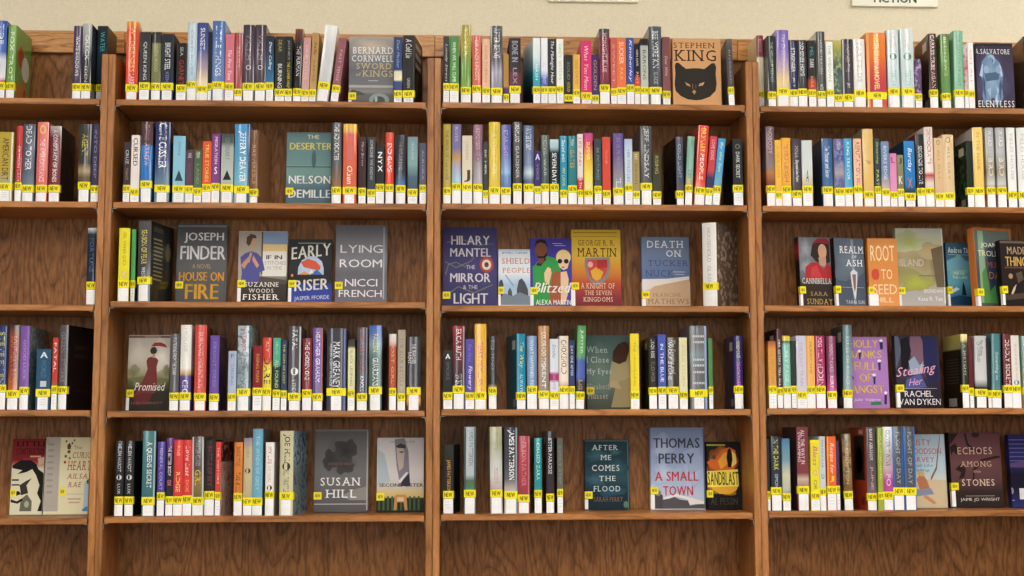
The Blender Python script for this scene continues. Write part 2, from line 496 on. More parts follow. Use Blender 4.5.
def face_book(rec):
    _, row, bay, X, W, H, th, Y, tilt, yaw, stk, kind, cols, art, ex, label = rec
    root = empty('book', (X, Y, SHELF_Z[row][bay] + th * sin(tilt) + .0002), (-tilt, 0, R_(yaw)))
    tag(root, label, 'book', 'face-out books on the %s shelf' % SHELF_WORDS[row])
    fin = 'gloss' if ex.get('gl') else 'satin'
    m0 = cover_mat(cols, fin); ms = cover_mat(ex['spc'], fin) if 'spc' in ex else m0
    t = .0024 if H > .2 else .0008; hw = W / 2
    mb = MB()
    outer = [(hw, 0), (-hw + .0015, 0), (-hw, .0015), (-hw, th - .0015), (-hw + .0015, th), (hw, th)]
    inner = [(hw, t), (-hw + t, t), (-hw + t, t + .001), (-hw + t, th - t - .001), (-hw + t, th - t), (hw, th - t)]
    for i in range(5):
        m = ms if i in (1, 2, 3) else m0
        a, b, c, d = outer[i], outer[i + 1], inner[i], inner[i + 1]
        mb.face([(b[0], b[1], 0), (a[0], a[1], 0), (a[0], a[1], H), (b[0], b[1], H)], m)
        mb.face([(c[0], c[1], 0), (d[0], d[1], 0), (d[0], d[1], H), (c[0], c[1], H)], m0)
        mb.face([(b[0], b[1], H), (a[0], a[1], H), (c[0], c[1], H), (d[0], d[1], H)], m)
        mb.face([(a[0], a[1], 0), (b[0], b[1], 0), (d[0], d[1], 0), (c[0], c[1], 0)], m)
    for o, i in ((outer[0], inner[0]), (inner[-1], outer[-1])):
        mb.face([(o[0], o[1], 0), (i[0], i[1], 0), (i[0], i[1], H), (o[0], o[1], H)], m0)
    y = -.0002
    for a in art:
        y -= .00003
        if a[0] == 'P':
            mb.face([((u - .5) * W, y, v * H) for u, v in a[2]], flat(a[1], fin))
        elif a[0] == 'N':
            # an irregular patch of picture, built up of rings of print that grow from one colour to the other
            _, u, v, ru, rv, c0, c1 = a
            rnd = random.Random(len(mb.v)); ph = [rnd.uniform(0, 6.28) for _ in range(4)]
            for k in range(6):
                q = 1 - k / 6.5; pts = []; y -= .00001
                for i in range(30):
                    g = 2 * pi * i / 30
                    rr = q * (1 + .13 * sin(3 * g + ph[0] + k * .4) + .1 * sin(5 * g + ph[1] - k * .5) + .06 * sin(9 * g + ph[2]))
                    pts.append(((max(.003, min(.997, u + ru * rr * cos(g))) - .5) * W, y, max(.003, min(.997, v + rv * rr * sin(g))) * H))
                mb.face(pts, blend(c0, c1, (k + 1) / 6, fin))
        elif a[0] == 'E':
            _, u, v, ru, rv, c = a
            mb.face([((max(.002, min(.998, p)) - .5) * W, y, max(.002, min(.998, q)) * H) for p, q in disc(u, v, ru, rv, 24)], flat(c, fin))
        else:
            _, s, u0, u1, v0, v1, c, sty, shear, rot = a
            V, F, (x0, x1), y0, y1 = lettering(s, sty or 'r', shear)
            pts = []
            sl = math.tan(R_(rot))
            for px, py in V:
                U = (u0 + (px - x0) / (x1 - x0) * (u1 - u0) - .5) * W
                Z = (v0 + (py - y0) / (y1 - y0) * (v1 - v0)) * H + (U - (u0 + u1 - 1) / 2 * W) * sl
                pts.append((max(-hw + .001, min(hw - .0005, U)), y, max(.001, min(H - .001, Z))))
            mb.mesh(pts, F, flat(c, fin))
    mb.build('cover', root)
    pb = MB(); ins = .003 if H > .2 else .0006
    pb.box(-hw + t + .001, hw - ins - .001, t, th - t, ins, H - ins, PAGE); pb.build('page_block', root)
    y -= .0002
    sx = ex.get('sx')
    if stk:
        mb = MB(); a = -hw - .0004; b = -hw + (W * sx + .008 if sx else min(.022, .17 * W)); hh = .0105
        if sx: a = -hw + W * (sx - .06) if sx > .2 else -hw
        mb.face([(a, y, stk - hh), (b, y, stk - hh), (b, y, stk + hh), (a, y, stk + hh)], STICK)
        if not sx: mb.face([(a, .014, stk - hh), (a, y, stk - hh), (a, y, stk + hh), (a, .014, stk + hh)], STICK)
        if b - a > .012:
            pts = [(a + (b - a) * (.18 + .64 * (px - NEW_X[0]) / (NEW_X[1] - NEW_X[0])), y - .0002, stk + ((py - NEW_Y0) / (NEW_Y1 - NEW_Y0) - .5) * .0095) for px, py in NEW_V]
            mb.mesh(pts, NEW_F, STICK_INK)
        mb.build('new_sticker', root)
    if not ex.get('nolab'):
        lw = ex.get('labw', .07)
        if lw:
            mb = MB(); a = -hw - .0004; b = -hw + lw * W; z1 = stk - .012
            mb.face([(a, y, .002), (b, y, .002), (b, y, z1), (a, y, z1)], LABEL)
            mb.face([(a, .012, .002), (a, y, .002), (a, y, z1), (a, .012, z1)], LABEL)
            mb.build('spine_label', root)
    return root

# ------------------------------------------------------------------ the setting
def struct(name, mb): return tag(mb.build(name), kind='structure')
mb = MB(); mb.box(-5, 5, .222, .34, 0, CEIL_Z, wall_mat()); struct('wall_back', mb)
mb = MB(); mb.box(-5, 5, -10, .222, -.1, 0, speck_mat('carpet', '6a6660', '7c776e', 60)); struct('floor', mb)
mb = MB(); mb.box(-5, 5, -10, .34, CEIL_Z, CEIL_Z + .1, speck_mat('ceiling_tile', 'd8d6d0', 'e4e2dc', 90)); struct('ceiling', mb)

def emit_mat():
    m, N, L, b = new_mat('fluorescent_diffuser')
    b.inputs['Base Color'].default_value = (.9, .9, .9, 1)
    b.inputs['Emission Color'].default_value = (1.0, .965, .90, 1)
    b.inputs['Emission Strength'].default_value = LAMP_STRENGTH
    return m
EMIT = emit_mat(); WHITE = flat('e8e8e6', 'semi')
for lx, ly in LAMPS:
    r = empty('ceiling_light', (lx, ly, CEIL_Z))
    tag(r, 'recessed white fluorescent ceiling panel above the aisle', 'ceiling light', 'fluorescent ceiling panels')
    mb = MB()
    for a in ((-.32, .32, -.62, -.60), (-.32, .32, .60, .62), (-.32, -.30, -.60, .60), (.30, .32, -.60, .60)): mb.box(*a, -.03, -.001, WHITE)
    mb.build('frame', r)
    mb = MB(); mb.box(-.3, .3, -.6, .6, -.02, -.004, EMIT); mb.build('diffuser', r)

# ------------------------------------------------------------------ wall signs
GLASS = None
def window(n, x0, x1, z0, z1, yw):
    mb = MB()
    m, N, L, b = new_mat('daylit_window')
    b.inputs['Base Color'].default_value = (.8, .85, .9, 1); b.inputs['Roughness'].default_value = .1
    b.inputs['Emission Color'].default_value = (.93, .97, 1, 1); b.inputs['Emission Strength'].default_value = WINDOW_STRENGTH
    mb.box(x0, x1, yw - .02, yw - .005, z0, z1, m)
    for a in ((x0 - .05, x0, z0 - .05, z1 + .05), (x1, x1 + .05, z0 - .05, z1 + .05), (x0, x1, z0 - .05, z0), (x0, x1, z1, z1 + .05), (x0, x1, (z0 + z1) / 2 - .02, (z0 + z1) / 2 + .02)):
        mb.box(a[0], a[1], yw - .03, yw + .03, a[2], a[3], WHITE)
    struct('window_%d' % n, mb)
YW = -10.0
WX = [-4.2, -2.3, -0.4, 1.5, 3.4]
mb = MB(); PAINT = speck_mat('painted_wall', 'b8ac94', 'c0b49c', 30)
edges = [-5.0] + [e for x in WX for e in (x, x + .7)] + [5.0]
for i in range(0, len(edges), 2): mb.box(edges[i], edges[i + 1], YW - .1, YW, .8, 2.7, PAINT)
mb.box(-5, 5, YW - .1, YW, 0, .8, PAINT); mb.box(-5, 5, YW - .1, YW, 2.7, CEIL_Z, PAINT)
struct('wall_front', mb)
for i, x in enumerate(WX): window(i + 1, x + .05, x + .65, .85, 2.65, YW)
GREEN = flat('2f6a4c', 'matte'); CARD = flat('f6f2e0', 'semi')
def sign(name, x0, x1, z0, z1, label, lines):
    r = empty(name, ((x0 + x1) / 2, .222, (z0 + z1) / 2)); tag(r, label, 'sign', 'white section signs on the wall')
    w, h = (x1 - x0) / 2, (z1 - z0) / 2
    mb = MB(); mb.box(-w, w, -.012, -.0002, -h, h, CARD, .001); o = mb.build('card', r); fix_normals(o)
    for s, a0, a1, b0, b1 in lines:
        V, F, (p0, p1), q0, q1 = lettering(s, 'b')
        mb = MB(); mb.mesh([(a0 + (x - p0) / (p1 - p0) * (a1 - a0), -.0125, b0 + (y - q0) / (q1 - q0) * (b1 - b0)) for x, y in V], F, GREEN)
        mb.build('lettering', r)
sign('wall_sign', .321, .596, 2.3238, 2.435, 'white wall sign above the third bookcase, nearer the middle', [('FICTION', -.065, .075, -.048, -.018)])
sign('wall_sign', 1.256, 1.5242, 2.3222, 2.435, 'white FICTION wall sign with green letters above the far-right bookcase', [('FICTION', -.066, .067, -.0455, -.0155)])

# ------------------------------------------------------------------ bookcases
PAN = .0193; POST_TOP = 2.0855; CREST0, CREST1 = 2.1388, 2.205; DEPTH = .2
CASE = ['oak bookcase with mostly bare third shelf, cut off by left photo edge',
        'oak bookcase holding the grey thundercloud cover on its fifth shelf',
        'oak bookcase holding the black cat face cover on its top shelf',
        'oak bookcase holding the blue armoured figure cover, cut off by right edge']
for bay in range(4):
    a, b = SEAMS[bay] + .0004, SEAMS[bay + 1] - .0004
    r = empty('bookcase', ((a + b) / 2, 0, 0)); tag(r, CASE[bay], 'bookcase', 'row of oak bookcases')
    ox = (a + b) / 2; hw = (b - a) / 2
    for s in (-1, 1):
        mb = MB(); x0, x1 = sorted((s * hw, s * (hw - PAN + .0004))); mb.box(x0, x1, 0, DEPTH + .006, 0, POST_TOP, OAK_UP, .0016)
        fix_normals(mb.build('side_panel', r))
    iw = hw - PAN
    mb = MB(); mb.box(-iw - .0003, iw + .0003, DEPTH, DEPTH + .006, .02, POST_TOP, OAK_BACK); mb.box(-hw, hw, DEPTH, DEPTH + .006, POST_TOP + .0004, CREST1 - .004, OAK_BACK); mb.build('back_panel', r)
    mb = MB(); mb.box(-hw, hw, DEPTH - .018, DEPTH - .0002, CREST0, CREST1, OAK_CREST, .0016); fix_normals(mb.build('crest_board', r))
    for z in [SHELF_Z[k][bay] for k in range(5)] + [.50, .12]:
        mb = MB(); mb.box(-iw + .003, iw - .003, .0006, DEPTH - .0003, z - .0172, z, OAK_ALONG, .0018); fix_normals(mb.build('shelf', r))
        for s in (-1, 1):
            mb = MB(); xa = s * (iw - .0002)
            mb.box(*sorted((xa, xa - s * .0016)), .004, .012, z - .032, z - .0185, metal())
            mb.box(*sorted((xa - s * .0002, xa - s * .013)), .004, .012, z - .0192, z - .0174, metal())
            mb.build('shelf_clip', r)
    mb = MB(); mb.box(-iw + .0005, iw - .0005, .03, .048, 0, .1, OAK_ALONG); mb.build('kick_board', r)

# ------------------------------------------------------------------ every book
BOOKS = [
('s',0,0,-1.2412,0.0276,0.2246,0.1527,0.012,0.0019,0,0.0373,'h','3f5fb5:0,4a68b8:.4,d8dce8:.5,e8e8ee:.72,b03a3a:.78',[('TIDE','fff',0.2145,0.1567,0.5,0)],{},'blue book with white middle and red foot, first from left, far-left bay, top shelf'),
('s',0,0,-1.2129,0.0234,0.2119,0.1441,0.012,0.0113,0,0.0362,'h','6f9a4a',[('FOX TROT','dfe8c0',0.1917,0.0534,0.5,0)],{'rc': '6f9a4a','ra': 'fox'},'leaning green book, cover with red circle, second from left, far-left bay, top shelf'),
('s',0,0,-1.029,0.0236,0.2121,0.1442,0.012,0.0,0,0.0354,'h','50405f:0,4a3b55',[('WHITE SHADOWS','ddd',0.1826,0.067,0.45,0)],{},'dark purple book with white lettering, third from left, far-left bay, top shelf'),
('s',0,0,-1.003,0.0259,0.2189,0.1488,0.012,0.0,0,0.0357,'h','b8b8b8:0,8a8a8a:.3,3a3a3c:.45,2a2a2c',[('QUICK','ddd',0.1858,0.1135,0.5,0),('EDEN','bbb',0.0961,0.05,0.35,0)],{'rc': '1a1a1c'},'grey and black book with silver top, fourth from left, far-left bay, top shelf'),
('s',0,0,-0.974,0.029,0.2297,0.109,0.07,0.0,0,0.0478,'p','202628:0,1d3a44:.3,15181a',[('WATER','5fb0b8',0.212,0.1532,0.5,0)],{'rc': '5a4a30'},'black book with teal lettering behind post, fifth from left, far-left bay, top shelf'),
('s',0,1,-0.8752,0.0335,0.2279,0.155,0.012,-0.0015,-6.98,0.0354,'h','e8a040:0,e2583a:.12,d8402e',[('WILDERNESS','f4d070',0.212,0.0816,0.45,0),('LAKE','fff',0.0758,0.047,0.4,0)],{},'tall red orange book with gold lettering, first from left, second bay, top shelf'),
('s',0,1,-0.8399,0.0299,0.1973,0.1342,0.012,0.0,0,0.0416,'p','38363a',[('QUEEN KING','ddd',0.1688,0.0589,0.42,0)],{},'charcoal book with white script lettering, second from left, second bay, top shelf'),
('s',0,1,-0.8086,0.026,0.1983,0.1348,0.012,0.0,0,0.0405,'h','3a3a36:0,3c3c38:.15,83835a:.17,7c7c55:.75,3a3a36:.77',[('GREEN WOOD','b9b98a',0.1634,0.0823,0.4,0)],{},'dark book with olive green panel, third from left, second bay, top shelf'),
('s',0,1,-0.7764,0.0336,0.1929,0.1312,0.012,0.0,0,0.0408,'p','2c3038:0,30343c:.55,2f3860',[('BRIGHT STEEL','eee',0.1667,0.0885,0.52,0),('KEEN','8090c0',0.0827,0.0538,0.3,0)],{},'black book with bold white lettering, navy foot, fourth from left, second bay, top shelf'),
('s',0,1,-0.737,0.0277,0.1672,0.1137,0.012,0.0,0,0.036,'p','26201f',[('SEA','bbb',0.1556,0.1295,0.35,0),('GARNET','b03a3a',0.1179,0.0456,0.55,0)],{},'small black book with red lettering, fifth from left, second bay, top shelf'),
('s',0,1,-0.7087,0.0261,0.227,0.1543,0.012,0.0,0,0.0473,'h','c6d6e2:0,b9cfdf:.5,a8c4d8',[('COLD RIVER','8fa6b8',0.2054,0.0719,0.35,0)],{},'tall pale blue and white book, sixth from left, second bay, top shelf'),
('s',0,1,-0.6791,0.0309,0.2274,0.1546,0.012,0.0,0,0.0347,'h','3c4c88:0,55609a:.35,b8a0a8:.6,ecd8b0:.75,f0e8d8',[('SUNSET','e8e8f0',0.2116,0.1476,0.45,0)],{},'tall blue book fading to cream, seventh from left, second bay, top shelf'),
('s',0,1,-0.6573,0.0095,0.2003,0.1362,0.012,0.0,0,0.0407,'p','222226',[],{},'thin black book between two blue ones, eighth from left, second bay, top shelf'),
('s',0,1,-0.6344,0.0349,0.2332,0.1586,0.012,0.0,0,0.0467,'h','4f74b4:0,6a86b8:.6,5a78b0',[('LITTLE THINGS','e8eef8',0.2181,0.0727,0.5,0)],{},'tall mid blue book with white lettering, ninth from left, second bay, top shelf'),
('s',0,1,-0.6022,0.0242,0.194,0.1319,0.012,0.0,0,0.0427,'p','d87888',[('The First Time','fbe8ea',0.1486,0.0615,0.45,0)],{},'pink book with white script, tenth from left, second bay, top shelf'),
('s',0,1,-0.5779,0.0228,0.1992,0.1355,0.012,0.0,0,0.0262,'h','a04444',[('TRUST','c88',0.1605,0.0966,0.35,0)],{},'dull red book with faint lettering, eleventh from left, second bay, top shelf'),
('s',0,1,-0.5493,0.0316,0.223,0.1516,0.012,0.0,0,0.0433,'h','4a4048:0,5a4a58:.5,443c44',[('VICTIM','a898a4',0.1958,0.1201,0.4,0),('O','ddd',0.1056,0.0911,0.5,0)],{},'tall plum grey book, white emblem, twelfth from left, second bay, top shelf'),
('s',0,1,-0.5159,0.0319,0.2234,0.1519,0.012,0.0,0,0.0437,'h','4a4048:0,5a4a58:.5,443c44',[('VICTIM','a898a4',0.1963,0.1205,0.4,0),('O','ddd',0.106,0.0915,0.5,0)],{},'tall plum grey book, white emblem, thirteenth from left, second bay, top shelf'),
('s',0,1,-0.4883,0.0209,0.1908,0.1297,0.012,0.0,0,0.0454,'p','2a3038:0,2f4a66:.3,4a90c4',[('Dear Calling','fff',0.1733,0.0918,0.5,0)],{},'blue book with dark top and white script, fourteenth from left, second bay, top shelf'),
('s',0,1,-0.4604,0.0271,0.1897,0.129,0.012,0.0,0,0.0269,'p','2b2d26',[('DEAR','b9a860',0.1795,0.1445,0.4,0),('BURNING','eee',0.1096,0.0399,0.5,0)],{},'black book with cream lettering, fifteenth from left, second bay, top shelf'),
('s',0,1,-0.436,0.0201,0.19,0.1292,0.012,0.0,0,0.0271,'p','242426',[('JONES','999',0.1798,0.1215,0.4,0),('THE LOWER HALF','e8d840',0.1157,0.0402,0.45,0)],{},'black book with yellow lettering, sixteenth from left, second bay, top shelf'),
('s',0,1,-0.412,0.0225,0.2123,0.1443,0.012,0.0254,0,0.0288,'h','7a3b28:0,2a2426:.2,201c1e',[('THE FURMAN','eee',0.1625,0.0752,0.5,0)],{},'black book with brown top, leaning, seventeenth from left, second bay, top shelf'),
('s',0,1,-0.3891,0.0206,0.1874,0.1274,0.012,0.0312,0,0.0262,'p','cf9a98:0,d2a6a2',[('ONE LOVE','e8cac6',0.1657,0.0639,0.4,0)],{},'leaning pale pink book, eighteenth from left, second bay, top shelf'),
('s',0,1,-0.3682,0.0189,0.2013,0.1367,0.012,0.0428,0,0.0264,'p','b89058:0,c09c68',[('Sally','5a3a20',0.1748,0.1339,0.6,0),('SUNDAY','7a5a38',0.1223,0.0583,0.3,0)],{},'leaning tan book with dark script, nineteenth from left, second bay, top shelf'),
('s',0,1,-0.3407,0.0339,0.224,0.1513,0.012,0.1142,0,0.047,'h','eeeeee:0,d8d8d8:.3,c8c8ca:.7,b8b8ba',[],{},'tall leaning white glossy book, twentieth from left, second bay, top shelf'),
('s',0,1,-0.306,0.022,0.1867,0.1259,0.012,0.1252,6.46,0.0387,'p','9a5f68',[('PAST TENSE','d8b0b4',0.1522,0.059,0.4,0)],{'rc': '7d4a52'},'leaning mauve book against the grey display cover, twenty-first from left, second bay, top shelf'),
('f',0,1,-0.2031,0.1272,0.1978,0.027,0.03,0.0175,0,0.0227,'f','a8a4a0:0,8c8c90:.25,6e6e74:.5,7a7a80:.75,8a8a88:.82,6a6a6a:.86,5c5c60',[('E',0.5277,0.9107,0.3131,0.0595,'bcaea2'),('P','b0aca6',[(0.0045,0.2783),(0.996,0.2783),(0.996,0.2411),(0.0045,0.2411)]),('P','55534f',[(0.0045,0.1518),(0.0805,0.2113),(0.2594,0.1815),(0.3936,0.1369),(0.0045,0.1071)]),('N',0.483,0.8661,0.4472,0.1339,'98948f','c4b4a4'),('E',0.6843,0.0625,0.2236,0.0967,'8f9a98'),('E',0.6843,0.0476,0.1342,0.067,'4c5654'),('E',0.6172,0.0699,0.0335,0.0446,'a5b0ae'),('T','BERNARD',0.0917,0.9861,0.747,0.8437,'f0eee8','s',0,0),('T','CORNWELL',0.0693,0.9973,0.628,0.7202,'f0eee8','s',0,0),('T','SWORD',0.1699,0.9526,0.5164,0.6056,'cbb98a','s',0,0),('T','of',0.1588,0.2706,0.4122,0.4643,'cbb98a','',0,0),('T','KINGS',0.3041,0.9861,0.4047,0.497,'cbb98a','s',0,0),('P','cccccc',[(0.4383,0.3482),(0.6619,0.3482),(0.6619,0.3393),(0.4383,0.3393)])],{},'face-out book, stormy grey sky cover with sword lettering, twenty-second from left, second bay, top shelf'),
('s',0,1,-0.1255,0.0234,0.1925,0.1309,0.012,0.0,0,0.0261,'p','30406c:0,34467a:.5,dcd6b8:.53,e8e0c0:.65,3a4c80:.68',[('Dear Mother','8fa8d0',0.1837,0.1018,0.4,0)],{},'navy book with small cream square, twenty-third from left, second bay, top shelf'),
('s',0,1,-0.0955,0.0333,0.1976,0.1344,0.012,0.0,9,0.0264,'p','343230',[('A Cold Lie','e8e8e8',0.187,0.1314,0.6,0),('GREEN','bbb',0.073,0.0439,0.3,0)],{'rc': '26241f','ra': 'grey'},'black book with white script, cover facing right, twenty-fourth from left, second bay, top shelf'),
('s',0,2,0.012,0.0171,0.1949,0.1325,0.012,0.0,0,0.0471,'p','322f34',[('Lonely Street','bbb',0.1723,0.0611,0.5,0)],{},'slim black book with white script, first from left, third bay, top shelf'),
('s',0,2,0.0348,0.0257,0.1952,0.1327,0.012,0.0,0,0.0467,'p','4f8a48:0,5d9a50',[('WHEN WE WILL CLIMB','e8f4d8',0.1784,0.0613,0.42,0)],{},'green book with white lettering, second from left, third bay, top shelf'),
('s',0,2,0.0683,0.0286,0.2295,0.156,0.012,0.0,0,0.0369,'h','a8963c:0,b0a040:.25,8fa050:.4,6f9a48:.6,88a850',[('SILVER','e0d890',0.22,0.1378,0.4,0)],{'lc': 'e8e8e0'},'tall olive yellow book with green foot, third from left, third bay, top shelf'),
('s',0,2,0.0991,0.0255,0.199,0.1353,0.012,0.0,0,0.0422,'h','d06858',[('GRAND UNION','f0c0b4',0.1851,0.0679,0.45,0)],{},'coral red book, fourth from left, third bay, top shelf'),
('s',0,2,0.1259,0.0224,0.1884,0.1281,0.012,0.0,0,0.0361,'p','e6b898',[('NORTHERN','c8907a',0.1678,0.0623,0.4,0)],{},'peach coloured book, fifth from left, third bay, top shelf'),
('s',0,2,0.1565,0.033,0.2277,0.1548,0.012,0.0,0,0.0355,'h','5a5860:0,4a4850:.2,6a6870:.45,a8a4b4:.6,8a8698:.8,c0bcc8',[('AFTER BEING','f0f0f0',0.2212,0.133,0.6,0)],{},'tall silver grey book, bold white lettering, sixth from left, third bay, top shelf'),
('s',0,2,0.1832,0.0155,0.145,0.0986,0.012,0.0,0,0.0177,'p','b08440:0,b88c48:.65,5a3a70:.7',[],{},'small ochre book with purple foot, seventh from left, third bay, top shelf'),
('s',0,2,0.2088,0.0327,0.1918,0.1304,0.012,0.0,0,0.0413,'p','302c34:0,38323c:.5,6a3548:.55,5c3850:.8,4a3a58',[('BONE IN','a8a8ac',0.1836,0.1219,0.62,0),('LEX','c0a8b0',0.1043,0.0574,0.4,0)],{},'black book with maroon foot, grey lettering, eighth from left, third bay, top shelf'),
('s',0,2,0.2712,0.0213,0.1932,0.1314,0.012,0.0,-9,0.0405,'p','f0f0f0:0,e0eaee:.3,48a8b8:.55,3098ac:.8,2a8090',[('NASH','e8f4f8',0.1167,0.0698,0.4,0)],{'lc': 'f0f0f0:0,b8d0d4:.25,2f7a88:.5,1c2c34:.75,181c22'},'white book fading to teal, ninth from left, third bay, top shelf'),
('s',0,2,0.2931,0.019,0.1935,0.1316,0.012,0.0,0,0.0408,'p','f0f0f2:0,e8e8f0:.5,5868b8:.62,6070c0',[('ALL THE BEST','d0d4f0',0.1229,0.0583,0.5,0)],{},'white book with blue foot, tenth from left, third bay, top shelf'),
('s',0,2,0.3152,0.023,0.1908,0.1298,0.012,0.0,0,0.041,'p','323236',[('The Midnight Hour','f0f0f0',0.1849,0.0586,0.55,0)],{},'black book with white script lettering, eleventh from left, third bay, top shelf'),
('s',0,2,0.3382,0.0199,0.1911,0.13,0.012,0.0,0,0.0427,'p','f0f0ea',[('GREY SISTERS','b8d0a8',0.1764,0.0705,0.45,0)],{},'white book with pale green lettering, twelfth from left, third bay, top shelf'),
('s',0,2,0.3629,0.0242,0.1443,0.0981,0.012,0.0,0,0.0181,'p','2a2a28',[('SOLID','888',0.1237,0.0708,0.35,0),('GOLD','d8c040',0.065,0.0357,0.35,0)],{'nolab': 1},'small black book with yellow lettering, thirteenth from left, third bay, top shelf'),
('s',0,2,0.3857,0.0202,0.1463,0.0995,0.012,0.0,0,0.033,'p','e2b050',[('OLD DAYS','b07a2c',0.1298,0.0593,0.4,0)],{},'small yellow ochre book, fourteenth from left, third bay, top shelf'),
('s',0,2,0.4139,0.03,0.1871,0.1272,0.012,0.0,0,0.0245,'p','d83870',[('What You Mean','f8c8d8',0.1714,0.0421,0.45,0)],{},'hot pink book with white lettering, fifteenth from left, third bay, top shelf'),
('s',0,2,0.4396,0.0196,0.1458,0.0991,0.012,0.0,0,0.0174,'p','463068:0,50387a',[('GOLDEN','c09848',0.1305,0.0423,0.5,0)],{},'small purple book with gold lettering, sixteenth from left, third bay, top shelf'),
('s',0,2,0.4672,0.0295,0.2232,0.1518,0.012,0.0,0,0.0485,'h','4a4648:0,5a5456:.07,7a3040:.09,8a3848:.6,6a3040:.8,b8a8a8',[('MIDNIGHT BLUE','e0c8cc',0.2105,0.0955,0.42,0)],{},'tall maroon book with grey top band, seventeenth from left, third bay, top shelf'),
('s',0,2,0.4933,0.0171,0.1961,0.1333,0.012,0.0,0,0.037,'p','cc6058',[('SWEET','e8a098',0.1783,0.0605,0.4,0)],{},'slim dusty red book, eighteenth from left, third bay, top shelf'),
('s',0,2,0.5158,0.0264,0.1934,0.1315,0.012,0.0,0,0.0402,'p','ea7a48',[('SUCKER','f8d8c8',0.1845,0.1196,0.55,0),('PAX','f0b090',0.1078,0.0725,0.4,0)],{},'orange book with pale lettering, nineteenth from left, third bay, top shelf'),
('s',0,2,0.5416,0.0212,0.1973,0.1341,0.012,0.0,0,0.0493,'p','44589c:0,3c50a0',[('Kimberley','f0f0ff',0.1908,0.0669,0.55,0)],{},'blue book with white script, twentieth from left, third bay, top shelf'),
('s',0,2,0.5616,0.0157,0.1792,0.1218,0.012,0.0,0,0.0437,'p','26242a:0,28262c:.5,d85038:.58,e05a3c',[('DEN SAFE','ddd',0.1615,0.1142,0.4,0),('RIOT','f8c8a8',0.0966,0.0613,0.4,0)],{},'slim black book with orange red foot, twenty-first from left, third bay, top shelf'),
('s',0,2,0.5823,0.022,0.1942,0.1321,0.012,0.0,0,0.0424,'p','28282c:0,2c2c30:.09,b8bab0:.11,c4c6bc',[('BARONS','5a5e58',0.1617,0.0733,0.5,0)],{},'grey book with black top band, twenty-second from left, third bay, top shelf'),
('s',0,2,0.6146,0.036,0.232,0.1578,0.012,0.0,0,0.0427,'h','565a60:0,4c5056:.5,44484e',[('BEE MORE KIN','e0e4e8',0.2184,0.109,0.5,0),('SLADE','a8acb0',0.0972,0.0619,0.35,0)],{},'tall dark grey glossy book, white lettering, twenty-third from left, third bay, top shelf'),
('s',0,2,0.6457,0.0221,0.201,0.1367,0.012,0.0,0,0.0313,'p','7e4e50:0,86565a',[('Dear Wife','d8b8b8',0.1447,0.0857,0.4,0)],{},'mauve brown book, twenty-fourth from left, third bay, top shelf'),
('f',0,2,0.7381,0.1415,0.2025,0.027,0.03,0.0175,0,0,'f','d4a070',[('P','e8dcc8',[(0.004,0.9926),(0.004,0.9926),(0.004,0.0658),(0.004,0.0658)]),('T','STEPHEN',0.0251,0.8805,0.8602,0.9412,'4a3020','s',0,0),('T','KING',0.0354,0.9011,0.669,0.8338,'2e2420','s',0,0),('P','35302c',[(0.0457,0.6028),(0.0766,0.644),(0.1384,0.6395),(0.2003,0.5954),(0.2827,0.5542),(0.4064,0.5645),(0.5507,0.5645),(0.6537,0.5542),(0.7362,0.5998),(0.8083,0.641),(0.8701,0.6425),(0.9011,0.5881),(0.8887,0.4704),(0.9052,0.3379),(0.8805,0.235),(0.7568,0.1467),(0.5919,0.1025),(0.4682,0.0937),(0.3033,0.1055),(0.159,0.154),(0.056,0.2276),(0.0354,0.3232),(0.056,0.4704)]),('P','c89868',[(0.2518,0.36),(0.3446,0.3232),(0.3652,0.2938),(0.2827,0.3159)]),('P','c89868',[(0.6537,0.363),(0.5507,0.3379),(0.5301,0.2997),(0.6228,0.3144)]),('P','b88858',[(0.3961,0.2202),(0.4373,0.2497),(0.4785,0.2202),(0.4394,0.1761)]),('P','8a6a48',[(0.4023,0.3379),(0.4146,0.3379),(0.4146,0.257),(0.4023,0.257)]),('P','8a6a48',[(0.4682,0.3232),(0.4785,0.3232),(0.4785,0.2644),(0.4682,0.2644)])],{'nolab': 1},'face-out tan book with black cat face cover, twenty-fifth from left, third bay, top shelf'),
('s',0,2,0.8346,0.0169,0.1976,0.1343,0.012,-0.0283,4.25,0.0451,'p','6a6664:0,4e4a4a:.15,5a4a4a',[('RIVERBED','999',0.1648,0.0643,0.35,0)],{'lc': '5c6066'},'slim dark glossy book leaning left beside post, twenty-sixth from left, third bay, top shelf'),
('s',0,3,0.9317,0.02,0.2253,0.119,0.06,0.0,0,0.0496,'h','8a4048:0,96505a:.28,f0e4c8:.3,f0e6cc',[('SORROW','d8b0b0',0.2145,0.1754,0.5,0)],{'lc': 'e6d2a4'},'cream book with maroon top behind post, first from left, far-right bay, top shelf'),
('s',0,3,0.9536,0.0226,0.2105,0.1432,0.012,0.0,0,0.0348,'h','35353a:0,3c3c42',[('THE HOLLOW FRIENDS','a8c0a8',0.1918,0.0732,0.42,0)],{},'black glossy book with grey green lettering, second from left, far-right bay, top shelf'),
('s',0,3,0.986,0.037,0.228,0.155,0.012,0.0,0,0.0455,'h','7c68b0:0,8a78bc:.25,b8a0b8:.45,e8cc98:.65,f0dcb0',[('The Dreaming','c8b8e0',0.216,0.121,0.45,0)],{},'tall purple book fading to gold, third from left, far-right bay, top shelf'),
('s',0,3,1.0169,0.0235,0.1986,0.135,0.012,0.0,0,0.0415,'h','2e2e50',[('STRONGER','f0f0f0',0.1748,0.1036,0.5,0),('JET','c0c0d0',0.0887,0.0562,0.35,0)],{},'navy book with bold white lettering, fourth from left, far-right bay, top shelf'),
